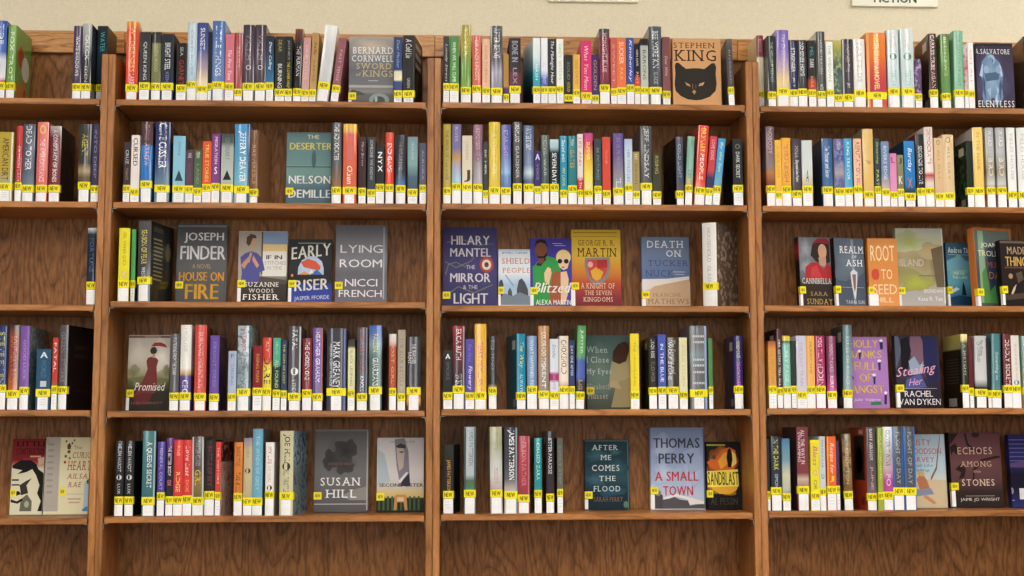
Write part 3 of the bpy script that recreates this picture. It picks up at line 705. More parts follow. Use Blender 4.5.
('s',0,3,1.0436,0.0264,0.1989,0.1353,0.012,0.0,0,0.0447,'h','3a3a3e',[('NO ONES HOME','e0e4e6',0.19,0.092,0.5,0)],{},'charcoal book with white lettering, fifth from left, far-right bay, top shelf'),
('s',0,3,1.0709,0.0223,0.1978,0.1345,0.012,0.0,0,0.042,'p','2a2628:0,2a2628:.55,b84a30:.62,a84030',[('MEL','50a0a0',0.1784,0.1487,0.5,0),('DARK','e8e8e8',0.1427,0.116,0.6,0),('SOUL','f0b080',0.0923,0.0568,0.4,0)],{},'black book with teal and white lettering, sixth from left, far-right bay, top shelf'),
('s',0,3,1.0984,0.0247,0.225,0.153,0.012,0.0,0,0.0379,'h','4e4e4e:0,424244',[('LIQUID HEAVEN','a0a09c',0.1996,0.0986,0.4,0),('ACE','ddd',0.0689,0.0512,0.4,0)],{'lc': 'c8c8c0'},'tall dark grey glossy book, seventh from left, far-right bay, top shelf'),
('s',0,3,1.1235,0.0206,0.1949,0.1325,0.012,0.0,0,0.0426,'p','eeeeea',[('THE WIDOWS','a8a8a0',0.185,0.0751,0.45,0)],{},'slim white book, eighth from left, far-right bay, top shelf'),
('s',0,3,1.1468,0.0235,0.1987,0.1351,0.012,0.0,0,0.028,'p','c8b850:0,8a9048:.2,3a5058:.4,5a6a68:.6,34404c',[],{'noise': '9aa870'},'dark mottled green book with yellow top, ninth from left, far-right bay, top shelf'),
('s',0,3,1.1769,0.0318,0.2036,0.1384,0.012,0.0,0,0.0298,'h','403a44:0,4a4048',[('ANOTHER TIME','a89880',0.1887,0.1054,0.45,0),('JAY','ddd',0.0728,0.0579,0.4,0)],{'edge': 'L','ec': 'c0c0c4'},'dark plum glossy book with painted silver highlight, tenth from left, far-right bay, top shelf'),  # silver strip along the left edge is a gloss highlight put into the colour
('s',0,3,1.2114,0.0336,0.204,0.1387,0.012,0.0,0,0.0426,'h','eceae4:0,e6e4e0',[('FAR FIELDS','b0aeb0',0.1921,0.0761,0.45,0)],{},'white book with grey lettering, eleventh from left, far-right bay, top shelf'),
('s',0,3,1.2616,0.0567,0.2241,0.1524,0.012,0.0,0,0.0366,'h','ee8a48:0,e87838:.3,c84848:.62,b84058:.8,d86848',[('INFINITE TITAN','f8d040',0.2166,0.1361,0.35,0),('A NOVEL','f8e070',0.1242,0.0529,0.3,0)],{'edge': 'L','ec': 'f0a868'},'thick tall orange book with yellow lettering, twelfth from left, far-right bay, top shelf'),
('s',0,3,1.3117,0.0337,0.2334,0.1587,0.012,0.0,0,0.049,'h','d2e0e0:0,c6d8da',[('MARGARET','d8b0ac',0.2292,0.1725,0.5,0),('TESTIFY','90b8b0',0.1129,0.0653,0.5,0)],{'emb': ('3f6a58',0.1531)},'tall pale mint book, round green emblem, thirteenth from left, far-right bay, top shelf'),
('s',0,3,1.3539,0.0375,0.2367,0.1609,0.012,0.0,0,0.0495,'h','d2e0e0:0,c6d8da',[('MARGARET','d8b0ac',0.2298,0.173,0.5,0),('TESTIFY','90b8b0',0.1134,0.0658,0.5,0)],{'emb': ('3f6a58',0.1536)},'tall pale mint book, round green emblem, fourteenth from left, far-right bay, top shelf'),
('s',0,3,1.3833,0.02,0.1465,0.0996,0.012,0.0,0,0.0335,'p','4a3858:0,6a5078:.3,382c40',[],{'noise': 'a898b8'},'short dark purple book with pale streaks, fifteenth from left, far-right bay, top shelf'),
('s',0,3,1.4291,0.0237,0.2233,0.1518,0.012,0.0,4.47,0.0458,'h','4a3028:0,3c2820',[('CARRIES TRIBE AGAIN','f0c8c0',0.2188,0.0607,0.5,0)],{'lc': '3e2c28','la': 'barcode'},'dark brown book with white vertical title, sixteenth from left, far-right bay, top shelf'),
('s',0,3,1.4661,0.0267,0.2223,0.1511,0.012,-0.0019,0,0.0358,'h','5f7f48:0,6f9656:.3,5c8a50',[('BETH LEWIS','b8c888',0.2133,0.0968,0.4,0)],{},'leaning green glossy book with white edges, seventeenth from left, far-right bay, top shelf'),
('s',0,3,1.5042,0.0282,0.233,0.1584,0.012,0.0133,0,0.0466,'h','84b898:0,8cc0a2',[('THE GARDEN OF LOST','5a8a70',0.2228,0.0674,0.3,0)],{},'tall mint green glossy book, eighteenth from left, far-right bay, top shelf'),
('s',0,3,1.5259,0.0113,0.1901,0.1293,0.012,0.0,0,0.0469,'p','d8d0d0:0,b89090:.3,e0d8d8',[],{'noise': 'b05048'},'thin pale mottled book, nineteenth from left, far-right bay, top shelf'),
('s',0,3,1.5413,0.0167,0.1981,0.1347,0.012,0.0,0,0.0441,'p','f0efec',[('ON ALL','d0a090',0.1753,0.0738,0.35,0)],{},'slim white book beside armoured figure cover, twentieth from left, far-right bay, top shelf'),
('f',0,3,1.6206,0.1111,0.202,0.027,0.03,0.0175,0,0,'f','3a3440:0,443c50:.3,4c4460:.7,34303c',[('P','2c2830',[(0.004,0.9925),(0.9866,0.9925),(0.9866,0.9553),(0.004,0.9553)]),('N',0.3959,0.4557,0.537,0.4474,'3c3648','5c5478'),('P','6e88a8',[(0.1542,0.7241),(0.2616,0.7987),(0.3422,0.8732),(0.4227,0.8285),(0.5033,0.7838),(0.6375,0.7092),(0.7181,0.5452),(0.6644,0.3662),(0.6912,0.1873),(0.5838,0.068),(0.4764,0.1873),(0.3153,0.1723),(0.1811,0.068),(0.1274,0.2171),(0.1811,0.3662),(0.1005,0.5452)]),('N',0.2079,0.3662,0.0537,0.179,'5a708c','384860'),('N',0.6107,0.3662,0.0537,0.179,'5a708c','384860'),('N',0.4093,0.3364,0.0806,0.0597,'6e88a8','b4c8dc'),('N',0.3287,0.1723,0.043,0.0895,'5a708c','384860'),('N',0.5033,0.1574,0.043,0.0895,'8aa4c0','b4c8dc'),('P','b4c8dc',[(0.0737,0.5153),(0.1408,0.6645),(0.1811,0.6943),(0.1542,0.4855)]),('P','b4c8dc',[(0.6912,0.5153),(0.6644,0.6495),(0.6107,0.6943),(0.6268,0.4855)]),('E',0.4093,0.7539,0.0967,0.0746,'9db4cc'),('E',0.4093,0.7316,0.0537,0.0447,'4a5c78'),('N',0.3959,0.4557,0.2148,0.2983,'6e88a8','8aa4c0'),('P','4e6480',[(0.2079,0.5452),(0.6107,0.575),(0.5838,0.4557),(0.2348,0.4259)]),('E',0.2616,0.6048,0.0671,0.0597,'92acc4'),('E',0.5838,0.6048,0.0671,0.0597,'8aa4bc'),('P','9cb4cc',[(0.2616,0.3066),(0.369,0.3364),(0.3422,0.1873)]),('P','9cb4cc',[(0.5033,0.3662),(0.5838,0.3066),(0.5301,0.1873)]),('T','R.A.SALVATORE',-0.1465,0.906,0.836,0.9105,'e8e4e0','s',0,0),('T','RELENTLESS',-0.1277,0.9731,0.0456,0.1425,'e8e4dc','s',0,0)],{'nolab': 1},'face-out dark purple book with blue armoured figure, twenty-first from left, far-right bay, top shelf'),
('s',0,3,1.7184,0.0344,0.2195,0.1493,0.012,0.0,9,0.0429,'h','3a3430',[],{'lc': '3c3634'},'brown black book cut by right edge of photo, twenty-second from left, far-right bay, top shelf'),
('s',1,0,-1.2174,0.0412,0.1974,0.1343,0.012,0.0,0,0.0429,'p','b8a238:0,b4a040:.55,a8a890:.8',[('AMERICAN DIRT','5a2a1a',0.1804,0.0613,0.5,0)],{'edge': 'R','ec': 'e4e0c8'},'thick ochre yellow book with dark lettering, first from left, far-left bay, second shelf'),
('s',1,0,-1.1808,0.0179,0.2149,0.1461,0.012,0.0,0,0.0446,'h','c03438:0,b02830',[('CRIMSON LACE','f0c0c0',0.1579,0.0559,0.45,0)],{},'slim red book with pale lettering, second from left, far-left bay, second shelf'),
('s',1,0,-1.1548,0.0322,0.2208,0.1502,0.012,0.0,0,0.0377,'h','4c5666:0,566274:.6,8a98a8',[('DEAD TO HER','f4f4f4',0.2151,0.09,0.55,0)],{},'navy grey book with bold white lettering, third from left, far-left bay, second shelf'),
('s',1,0,-1.1169,0.0306,0.2269,0.1543,0.012,0.0,0,0.038,'h','e27872:0,dc6c68',[('THE AMERICAN FIANCE','fbe8e4',0.1784,0.0563,0.5,0),('O','f0d060',0.2183,0.1927,0.6,0)],{},'coral pink book with yellow emblem, fourth from left, far-left bay, second shelf'),
('s',1,0,-1.0816,0.0314,0.2158,0.1468,0.012,0.0,0,0.0382,'h','b8a8a8:0,6a2830:.15,862c38',[('A CONSPIRACY OF BONES','f0e4e4',0.2044,0.0566,0.42,0)],{'rc': '2a2420'},'dark red glossy book with white lettering, fifth from left, far-left bay, second shelf'),
('s',1,0,-0.9999,0.0329,0.2223,0.1512,0.012,0.0,0,0.0473,'h','3a3a36:0,403c34:.5,b09878:.6,6a5a48:.68,443c34',[('AGENT','c8b838',0.1937,0.131,0.55,0)],{},'dark book with yellow lettering, tan band, sixth from left, far-left bay, second shelf'),
('s',1,0,-0.9702,0.0215,0.2226,0.1514,0.012,0.0,0,0.0376,'h','3a3450:0,3e3858',[('INTO DEEP','8a84a4',0.2054,0.0688,0.4,0)],{},'dark purple book against the post, seventh from left, far-left bay, second shelf'),
('s',1,1,-0.8818,0.0188,0.172,0.117,0.012,0.0,0,0.0391,'p','3e343a:0,4a343c',[('CRUZ','ddd',0.1492,0.1093,0.5,0),('TAROT','b08a58',0.0979,0.0638,0.4,0)],{},'small mauve black book with white lettering, first from left, second bay, second shelf'),
('s',1,1,-0.859,0.0236,0.1917,0.1303,0.012,0.0,0,0.0299,'p','e8e0da',[('CURSED','8a3a44',0.1837,0.1038,0.6,0)],{},'cream book with dark pink lettering, second from left, second bay, second shelf'),
('s',1,1,-0.8283,0.0314,0.2298,0.1562,0.012,0.0,0,0.052,'h','5a4048:0,504048:.28,3a80c8:.3,3474c0:.8,3c5a88',[('CUTTING','b86068',0.2212,0.1782,0.5,0),('ARROW','e8b0b0',0.1696,0.104,0.5,0)],{},'tall blue book with maroon top, third from left, second bay, second shelf'),
('s',1,1,-0.7839,0.0408,0.2302,0.1565,0.012,0.0,-3.05,0.0404,'h','30386a:0,3c4878:.5,5a7890:.7,7898a0',[('CLIVE CUSSLER','f6f6f8',0.2273,0.0987,0.62,0)],{'rc': '283048'},'thick tall navy book with large white lettering, fourth from left, second bay, second shelf'),
('s',1,1,-0.7371,0.0336,0.1905,0.1295,0.012,0.0,-4.21,0.0398,'p','8cc0d8:0,96c8dc',[('Unsung','5a8aa0',0.1733,0.1333,0.3,0)],{'rc': '405060','tri': ('2c4858',0.062,0.0933)},'light blue book with dark fan emblem, fifth from left, second bay, second shelf'),
('s',1,1,-0.708,0.0217,0.1507,0.1025,0.012,0.0,0,0.0386,'p','5a424e:0,64485a',[('WINE','d8c8d0',0.1421,0.1278,0.5,0),('ROAD','6a5468',0.1107,0.0594,0.4,0)],{},'small plum grey book, sixth from left, second bay, second shelf'),
('s',1,1,-0.6847,0.0217,0.152,0.1034,0.012,0.0,0,0.0325,'p','4c6048:0,5a7456',[('FERN','e0e8d8',0.1451,0.128,0.5,0),('LAND','889a80',0.1109,0.0539,0.4,0)],{},'small moss green book, seventh from left, second bay, second shelf'),
('s',1,1,-0.6598,0.0248,0.176,0.1197,0.012,0.0,0,0.0432,'p','de5834',[('TRUE STORIES','f4d860',0.1683,0.0597,0.45,0)],{},'orange red book with yellow lettering, eighth from left, second bay, second shelf'),
('s',1,1,-0.6349,0.0223,0.1971,0.1341,0.012,0.0,0,0.0463,'p','84488a:0,7e4484:.7,c8b8c8',[('MIGRATION','f0e0f0',0.1885,0.1113,0.4,0),('S','f4f4f8',0.1027,0.0827,0.4,0)],{},'purple book with white lettering, ninth from left, second bay, second shelf'),
('s',1,1,-0.6033,0.034,0.1974,0.1343,0.012,0.0,0,0.0431,'p','4a5050:0,586060:.12,aab0aa:.2,bcc2bc:.6,9aa09c',[('ORDINARY','7a8480',0.1859,0.1229,0.45,0)],{'tri': ('24282a',0.0658,0.0944)},'silver grey book with black triangle, tenth from left, second bay, second shelf'),
('s',1,1,-0.5629,0.0419,0.2265,0.154,0.012,0.0,0,0.0391,'h','4890c8:0,58a0c8:.4,78b4c8:.7,a8b4b8',[('JEFFERY DEAVER','f6f8f8',0.2064,0.0604,0.6,0)],{'edge': 'R','ec': '2c4c78'},'thick blue book with large white lettering, eleventh from left, second bay, second shelf'),
('s',1,1,-0.5292,0.0229,0.2096,0.1425,0.012,0.0,7.69,0.0308,'h','7a5238:0,845a3e',[('IRREVERSIBLE','c8a888',0.1694,0.055,0.45,0)],{'rc': '94684a'},'brown book with cover facing right, twelfth from left, second bay, second shelf'),
('f',1,1,-0.384,0.1278,0.2228,0.027,0.09,0.0611,0,0.0478,'f','6a8488:0,6c8e8e:.3,7a9c96:.55,5a7480:.75,587078',[('P','4a6068',[(0.0067,0.5474),(0.996,0.5474),(0.996,0.5314),(0.0067,0.5314)]),('P','88a8a8',[(0.0067,0.5554),(0.996,0.5554),(0.996,0.5474),(0.0067,0.5474)]),('E',0.6183,0.6406,0.0491,0.1198,'50646c'),('T','THE',0.4621,0.7299,0.9135,0.9667,'e8e4c0','',0,0),('T','DESERTER',0.0714,1.0201,0.767,0.8602,'ece078','b',0,0),('T','NELSON',0.0603,1.009,0.3144,0.4209,'f6f6f4','b',0,0),('T','DEMILLE',0.0603,1.009,0.1281,0.2346,'f6f6f4','b',0,0)],{'nolab': 1},'face-out grey teal book with yellow and white title, thirteenth from left, second bay, second shelf'),
('s',1,1,-0.2973,0.027,0.2334,0.1587,0.012,0.0,0,0.0381,'h','4e5054:0,585a5e:.5,8a6a50:.75,a8703c:.9,6a6a6a',[('THE ADVOCATES','e4e4e4',0.2291,0.1254,0.55,0)],{'lc': '5a5a5c'},'tall charcoal book with orange foot, fourteenth from left, second bay, second shelf'),
('s',1,1,-0.2601,0.0383,0.2294,0.156,0.012,0.0012,0,0.0383,'h','e8b848:0,e8b040:.08,dc6848:.13,da6048',[('LUCKY STRIKE','b07a98',0.2207,0.1257,0.4,0),('Olsen','f8e8d0',0.1085,0.0569,0.45,0)],{},'tall coral book with gold top, fifteenth from left, second bay, second shelf'),
('s',1,1,-0.2247,0.0209,0.1922,0.1307,0.012,0.0,0,0.0357,'p','4a3034:0,3a2c30',[('Mary Burton','c8b8b8',0.1778,0.1088,0.45,0)],{},'slim maroon black book, sixteenth from left, second bay, second shelf'),
('s',1,1,-0.1987,0.022,0.1924,0.1309,0.012,0.0,0,0.0316,'p','3e4044',[('SOMEONE WE KNOW','b8bcc0',0.1838,0.0688,0.45,0)],{'rc': '242628'},'charcoal book with grey lettering, seventeenth from left, second bay, second shelf'),
('s',1,1,-0.1744,0.0237,0.1679,0.1141,0.012,0.0,0,0.0475,'p','222224',[('NYX','f0f0f0',0.1494,0.0919,0.6,0)],{},'black book with three spaced white letters, eighteenth from left, second bay, second shelf'),
('s',1,1,-0.1477,0.0226,0.2056,0.1398,0.012,0.0,0,0.0468,'h','e04c3c:0,dc4434:.75,a82c28',[('END GAME','fafafa',0.1756,0.0921,0.6,0)],{},'bright red book with bold white lettering, nineteenth from left, second bay, second shelf'),
('s',1,1,-0.1162,0.0269,0.199,0.1353,0.012,0.0,0,0.0442,'h','2e3440:0,343c4c:.55,5478a8:.75,8098b8',[('THE OUTLAW BAND','8a7a68',0.1788,0.0981,0.4,0)],{'rc': '202428'},'navy book with blue foot, twentieth from left, second bay, second shelf'),
('s',1,1,-0.0824,0.0277,0.1935,0.1316,0.012,0.0,0,0.0338,'p','7a9aa0:0,86a8a8:.4,506878:.6,48586a',[('HIGHLAND','a8c4c8',0.179,0.1271,0.35,0)],{},'teal grey book, twenty-first from left, second bay, second shelf'),
('s',1,1,-0.0535,0.0191,0.175,0.119,0.012,0.0,0,0.0455,'p','5a586c:0,6a6478',[('AURORA','9a98ac',0.1562,0.0699,0.4,0)],{},'grey purple book against the right post, twenty-second from left, second bay, second shelf'),
('s',1,2,0.0149,0.0213,0.2306,0.1568,0.012,0.0,0,0.0373,'h','b8a048:0,bea858',[('THE BIRDS OF PARADISE','6a5a28',0.2132,0.0689,0.4,0)],{},'tall gold book against the left post, first from left, third bay, second shelf'),
('s',1,2,0.0417,0.0256,0.23,0.1564,0.012,0.0,0,0.0504,'h','78709c:0,8078a4:.3,c09858:.42,a8a8c0:.55,a8c4dc:.7,9cbcd8',[('RIVER','b8b0d0',0.2221,0.1787,0.4,0)],{},'tall violet book with gold flower, second from left, third bay, second shelf'),
('s',1,2,0.0721,0.0284,0.1972,0.1341,0.012,0.0,0,0.0484,'p','dccdb8:0,e0d2be',[('LANDING','bca890',0.179,0.127,0.35,0),('J','4a3a30',0.0981,0.0636,0.7,0)],{},'cream book with dark curved mark, third from left, third bay, second shelf'),
('s',1,2,0.1025,0.0262,0.2291,0.1558,0.012,0.0,0,0.048,'h','94687a:0,8a6678:.3,a8a0a4:.6,bcb8b8',[('REMEMBER','c8a0b0',0.2198,0.1561,0.5,0),('O','8a4048',0.1388,0.1214,0.5,0)],{},'tall mauve grey book, fourth from left, third bay, second shelf'),
('s',1,2,0.1244,0.0148,0.1794,0.122,0.012,0.0,0,0.0295,'p','3a3a3c',[('BE HER','ccc',0.1563,0.0841,0.4,0)],{},'slim dark book beside tall yellow one, fifth from left, third bay, second shelf'),
('s',1,2,0.15,0.0319,0.2377,0.1616,0.012,0.0,0,0.0397,'h','d8b834:0,dabc3c',[('THE PERFECT WIFE','f0dc80',0.2202,0.0872,0.4,0)],{},'tall bright yellow book, sixth from left, third bay, second shelf'),
('s',1,2,0.1822,0.0279,0.2293,0.1559,0.012,0.0,0,0.0385,'h','5c60a4:0,6468ac:.35,88a8d0:.6,6a88c0:.65,5c62a8',[('STARLIGHT','a8acd8',0.2147,0.1394,0.45,0)],{},'tall violet blue book, seventh from left, third bay, second shelf'),
('s',1,2,0.215,0.0251,0.2383,0.162,0.012,0.0,0,0.0502,'h','4a4a4c:0,3e3e42',[('DREAM LAND','e8e8e8',0.2325,0.1802,0.5,0),('GARDENER','b8b4a8',0.1686,0.0761,0.45,0)],{},'tall black glossy book with white lettering, eighth from left, third bay, second shelf'),
('s',1,2,0.2474,0.0288,0.2281,0.1551,0.012,0.0,0,0.049,'h','5a6c90:0,647698:.5,a8b8c8:.6,4a5c80:.7,7484a4',[('WINTER STORM','d8e0ec',0.2211,0.1573,0.6,0)],{'rc': '384868'},'tall blue grey book with white lettering, ninth from left, third bay, second shelf'),
('s',1,2,0.2725,0.0183,0.1546,0.1051,0.012,0.0,0,0.042,'p','40346c',[('A','e8e0f8',0.1459,0.1286,0.8,0),('VOICE','9a8cc0',0.117,0.0708,0.4,0)],{},'small purple book, tenth from left, third bay, second shelf'),
('s',1,2,0.2941,0.0223,0.2012,0.1368,0.012,0.0,0,0.0499,'h','566460:0,4c5854',[('CIVIL WAR','98a49c',0.1867,0.0825,0.4,0)],{},'dark grey green book, eleventh from left, third bay, second shelf'),
('s',1,2,0.3203,0.0246,0.1884,0.1281,0.012,0.0,0,0.0495,'p','c8dce0:0,a8c4cc:.12,2c3034:.2,26282c',[('SEVEN DAYS','f6f6f6',0.1492,0.0596,0.58,0)],{},'black book with pale top and white lettering, twelfth from left, third bay, second shelf'),
('s',1,2,0.3469,0.0206,0.1988,0.1352,0.012,0.0,0,0.0324,'h','3090b4:0,2e90b0',[('Sealed with','d8f0f8',0.1872,0.1234,0.5,0),('MY LOVE','d8d858',0.106,0.054,0.4,0)],{},'teal blue book with white script, thirteenth from left, third bay, second shelf'),
('s',1,2,0.3723,0.0255,0.199,0.1353,0.012,0.0,0,0.0456,'h','2a7c84:0,307c80',[('Hidden','c8e0d8',0.1903,0.17,0.4,0),('GATES','c8a048',0.1584,0.1062,0.5,0)],{},'dark teal book with gold lettering, fourteenth from left, third bay, second shelf'),
('s',1,2,0.3946,0.0158,0.2051,0.1394,0.012,0.0,0,0.0333,'p','e8d8d4:0,e8dcd8:.6,c83c3c:.66,c43434',[('LIFE AND','c85a58',0.1934,0.1122,0.5,0),('DEATH','f8d8d8',0.0948,0.0486,0.5,0)],{},'slim white book with red foot, fifteenth from left, third bay, second shelf'),
('s',1,2,0.418,0.0252,0.2082,0.1416,0.012,0.0,0,0.0343,'h','c04898:0,d84858:.15,e8b83c:.38,f0dc60:.6,f0e8c0',[('SUMMER','f8e8a0',0.182,0.1297,0.4,0)],{},'book with rainbow sunburst colours, sixteenth from left, third bay, second shelf'),
('s',1,2,0.445,0.0204,0.191,0.1299,0.012,0.0,0,0.0446,'p','3c484c:0,445054',[('BE PICTURED','8a989c',0.1648,0.0721,0.4,0)],{},'dark slate book, seventeenth from left, third bay, second shelf'),
('s',1,2,0.4696,0.023,0.197,0.134,0.012,0.0,0,0.0318,'p','d85040:0,d44c3c',[('GONE','e88878',0.1592,0.1186,0.35,0)],{},'plain red orange book, eighteenth from left, third bay, second shelf'),
('s',1,2,0.5038,0.0293,0.2078,0.1413,0.012,0.0,0,0.0398,'h','5a4a94:0,6c6094:.3,9a98a0:.7,b8b4b8',[('SAVE ME FROM ALL','b08088',0.1944,0.0841,0.4,0),('TELL','f0f0f4',0.0783,0.0494,0.5,0)],{},'grey purple book with pale foot, nineteenth from left, third bay, second shelf'),
('s',1,2,0.533,0.0218,0.1917,0.1304,0.012,0.0,0,0.0496,'p','a8bcd8:0,c4d2e0:.2,ced8e2',[('HER COLD LIES','7a90b0',0.1597,0.0669,0.4,0)],{},'pale blue white book, twentieth from left, third bay, second shelf'),
('s',1,2,0.5549,0.0195,0.155,0.1054,0.012,0.0,0,0.0301,'p','a08c58:0,a89464:.8,4a5888',[('RAY','e8e0c0',0.1483,0.1309,0.5,0),('DAWN','7a6840',0.1192,0.0613,0.4,0)],{},'small tan book, twenty-first from left, third bay, second shelf'),
('s',1,2,0.584,0.0328,0.2301,0.1565,0.012,0.0,0,0.0543,'h','565658:0,4e4e52',[('JEFF LINDSAY','d8d8da',0.2243,0.0789,0.55,0)],{},'tall dark grey book with white lettering, twenty-second from left, third bay, second shelf'),
('s',1,2,0.6141,0.0242,0.1517,0.1032,0.012,0.0,0,0.0299,'p','3e3c2c:0,464632',[('RISING','b8a860',0.143,0.0907,0.45,0)],{},'small dark olive book, twenty-third from left, third bay, second shelf'),
('s',1,2,0.6813,0.0211,0.1989,0.1353,0.012,-0.0021,-6.66,0.0324,'h','4e5264:0,444a60:.6,6a5a50',[('COLD LIGHT','a8b0c0',0.1785,0.0796,0.45,0)],{'lc': '16161c'},'navy grey book, black cover facing left, twenty-fourth from left, third bay, second shelf'),
('s',1,2,0.7038,0.0204,0.2012,0.1366,0.012,0.0563,0,0.0493,'h','6aa08c:0,7cac98:.55,d0a060:.75,b86038:.85',[('EVEN','2a3c38',0.103,0.0798,0.5,0)],{'lc': '3c4c50'},'leaning teal green book, twenty-fifth from left, third bay, second shelf'),
('s',1,2,0.7352,0.0291,0.2334,0.1583,0.012,0.076,0,0.0423,'h','e04a3c:0,dc4434:.7,e8b0a8',[('ORDINARY','f8e048',0.2257,0.1556,0.6,0),('PEOPLE','f8e8d8',0.1498,0.0742,0.45,0)],{},'tall leaning red orange book, yellow lettering, twenty-sixth from left, third bay, second shelf'),
('s',1,2,0.7605,0.0199,0.2018,0.1365,0.012,0.1008,0,0.0402,'p','d04850:0,c44850:.5,3a3c64:.6,343858',[('LOVE SONG','f4c0c8',0.1909,0.1325,0.55,0)],{},'leaning red and navy book, twenty-seventh from left, third bay, second shelf'),
('s',1,2,0.7826,0.0208,0.1952,0.1319,0.012,0.1118,0,0.0461,'p','3c98d4:0,54a4d0:.5,a8b8b8',[('By the Sea','f4e468',0.1852,0.0978,0.55,0)],{},'leaning bright blue book with yellow lettering, twenty-eighth from left, third bay, second shelf'),
('s',1,2,0.8485,0.0278,0.1946,0.1323,0.012,0.0,0,0.0503,'p','2a2a2c:0,303032',[('DARK SECRET','d8d8d8',0.1566,0.0808,0.45,0),('O','777',0.1799,0.1653,0.6,0)],{'lc': '18181a'},'black book beside the right post, white lettering, twenty-ninth from left, third bay, second shelf'),
('s',1,3,0.9439,0.0249,0.2328,0.1583,0.012,0.0,0,0.0503,'h','6a5058:0,80646c:.3,8a7c80:.5,b87848:.58,8a5038:.7,5a3438',[('NOBODY','d8c8cc',0.2284,0.1523,0.5,0)],{},'tall mauve glossy book with orange band, first from left, far-right bay, second shelf'),
('s',1,3,0.9658,0.0179,0.1934,0.1315,0.012,0.0,0,0.033,'p','ecb848',[('A NICE CAFE','c88c28',0.1759,0.0825,0.45,0)],{},'slim yellow orange book, second from left, far-right bay, second shelf'),
('s',1,3,0.9897,0.0268,0.2001,0.1361,0.012,0.0,0,0.0492,'h','eaaa40',[('THE WORLD','a04820',0.1819,0.1351,0.5,0),('LEIGH','a85828',0.1293,0.071,0.45,0)],{},'wider yellow orange book with brown lettering, third from left, far-right bay, second shelf'),
('s',1,3,1.0196,0.0274,0.198,0.1347,0.012,0.0,0,0.0363,'h','443c44:0,4c444c',[('Beyond the Point','f0f0f0',0.1354,0.0712,0.5,0),('MINA','b8b0b8',0.1763,0.1412,0.4,0)],{},'dark plum black book, fourth from left, far-right bay, second shelf'),
('s',1,3,1.05,0.03,0.193,0.1312,0.012,0.0,0,0.0502,'p','c8d0d0:0,d4d8d4:.5,c8b890:.7,a88048',[('A','3c3430',0.1064,0.0714,0.3,0)],{},'pale sky coloured book with tan foot, fifth from left, far-right bay, second shelf'),
('s',1,3,1.1094,0.0298,0.1988,0.1352,0.012,0.0,0,0.0485,'h','3a5f94:0,446c9c',[('The Mother and Sister','c8dcec',0.1771,0.0835,0.5,0)],{'lc': '283848'},'blue book with navy cover facing left, sixth from left, far-right bay, second shelf'),
('s',1,3,1.1434,0.0283,0.1979,0.1346,0.012,0.0,0,0.0444,'p','68689a:0,545a94:.3,b0a0a0:.5,6a6898:.6,606498',[('Moon','d8c8d8',0.1891,0.1657,0.5,0)],{'lc': 'b8b0a0','noise': '8890b8'},'dusky violet book with pale figure, seventh from left, far-right bay, second shelf'),
('s',1,3,1.1705,0.0234,0.1994,0.1356,0.012,0.0,0,0.046,'h','48a4cc:0,3c98c8:.4,64b0d0',[('KING TREVOR','c8ecf4',0.1894,0.0781,0.4,0)],{},'sky blue book, eighth from left, far-right bay, second shelf'),
('s',1,3,1.1982,0.024,0.1996,0.1357,0.012,0.0,0,0.0506,'h','ecb898',[('REPUTATION','4a302c',0.1896,0.09,0.55,0),('SELL','4a302c',0.0842,0.055,0.45,0)],{'lc': '4a3a34'},'peach book with dark lettering, ninth from left, far-right bay, second shelf'),
('s',1,3,1.2295,0.0305,0.2281,0.1551,0.012,0.0,0,0.0362,'h','e2be74:0,dcb468',[('Jem','3a3430',0.1371,0.1254,0.8,0)],{'lc': '8a8468'},'tall gold book with small dark mark, tenth from left, far-right bay, second shelf'),
('s',1,3,1.2553,0.0164,0.2001,0.1361,0.012,0.0,0,0.0501,'p','3a4650:0,34404a',[('Dreaming','c8d048',0.1901,0.1256,0.55,0),('PAST','d8d858',0.108,0.0612,0.5,0)],{},'slim slate book with yellow lettering, eleventh from left, far-right bay, second shelf'),
('s',1,3,1.278,0.0234,0.1915,0.1302,0.012,0.0,0,0.043,'p','788cb0:0,6e86a8:.5,c8b0a8:.7,d0c0b8',[('RIVERS EDGE','d8e4f0',0.1786,0.0789,0.45,0)],{},'slate blue book with pale foot, twelfth from left, far-right bay, second shelf'),
('s',1,3,1.3013,0.0199,0.157,0.1068,0.012,0.0,0,0.0353,'p','d888b4:0,dc94bc:.7,4a5c48:.75,d8a0c0:.85',[('L','a03870',0.1465,0.1289,0.6,0)],{'lc': 'd890b8'},'small pink book, thirteenth from left, far-right bay, second shelf'),
('s',1,3,1.322,0.0182,0.1525,0.1037,0.012,0.0,0,0.0427,'p','8c8862:0,7e7a58:.7,a8a888',[('J','4a4830',0.1437,0.1261,0.6,0),('K','d8e0d0',0.0909,0.0675,0.7,0)],{},'small olive tan book, fourteenth from left, far-right bay, second shelf'),
('s',1,3,1.3493,0.0311,0.1939,0.1318,0.012,0.0,0,0.0312,'p','2f80c0:0,2c7cbc:.65,2c4458:.75,1e3040',[('Barclay','f0f8ff',0.1733,0.1029,0.55,0),('X','d87838',0.0853,0.056,0.5,0)],{'lc': '1c3c5c'},'blue book with black foot, white script, fifteenth from left, far-right bay, second shelf'),
('s',1,3,1.3821,0.0241,0.2148,0.1461,0.012,0.0,0,0.046,'h','2e2c30:0,262428',[('SECONDS TO LIVE','f0f0f0',0.1795,0.068,0.5,0)],{'lc': '6a2c38'},'black book with white vertical title, sixteenth from left, far-right bay, second shelf'),
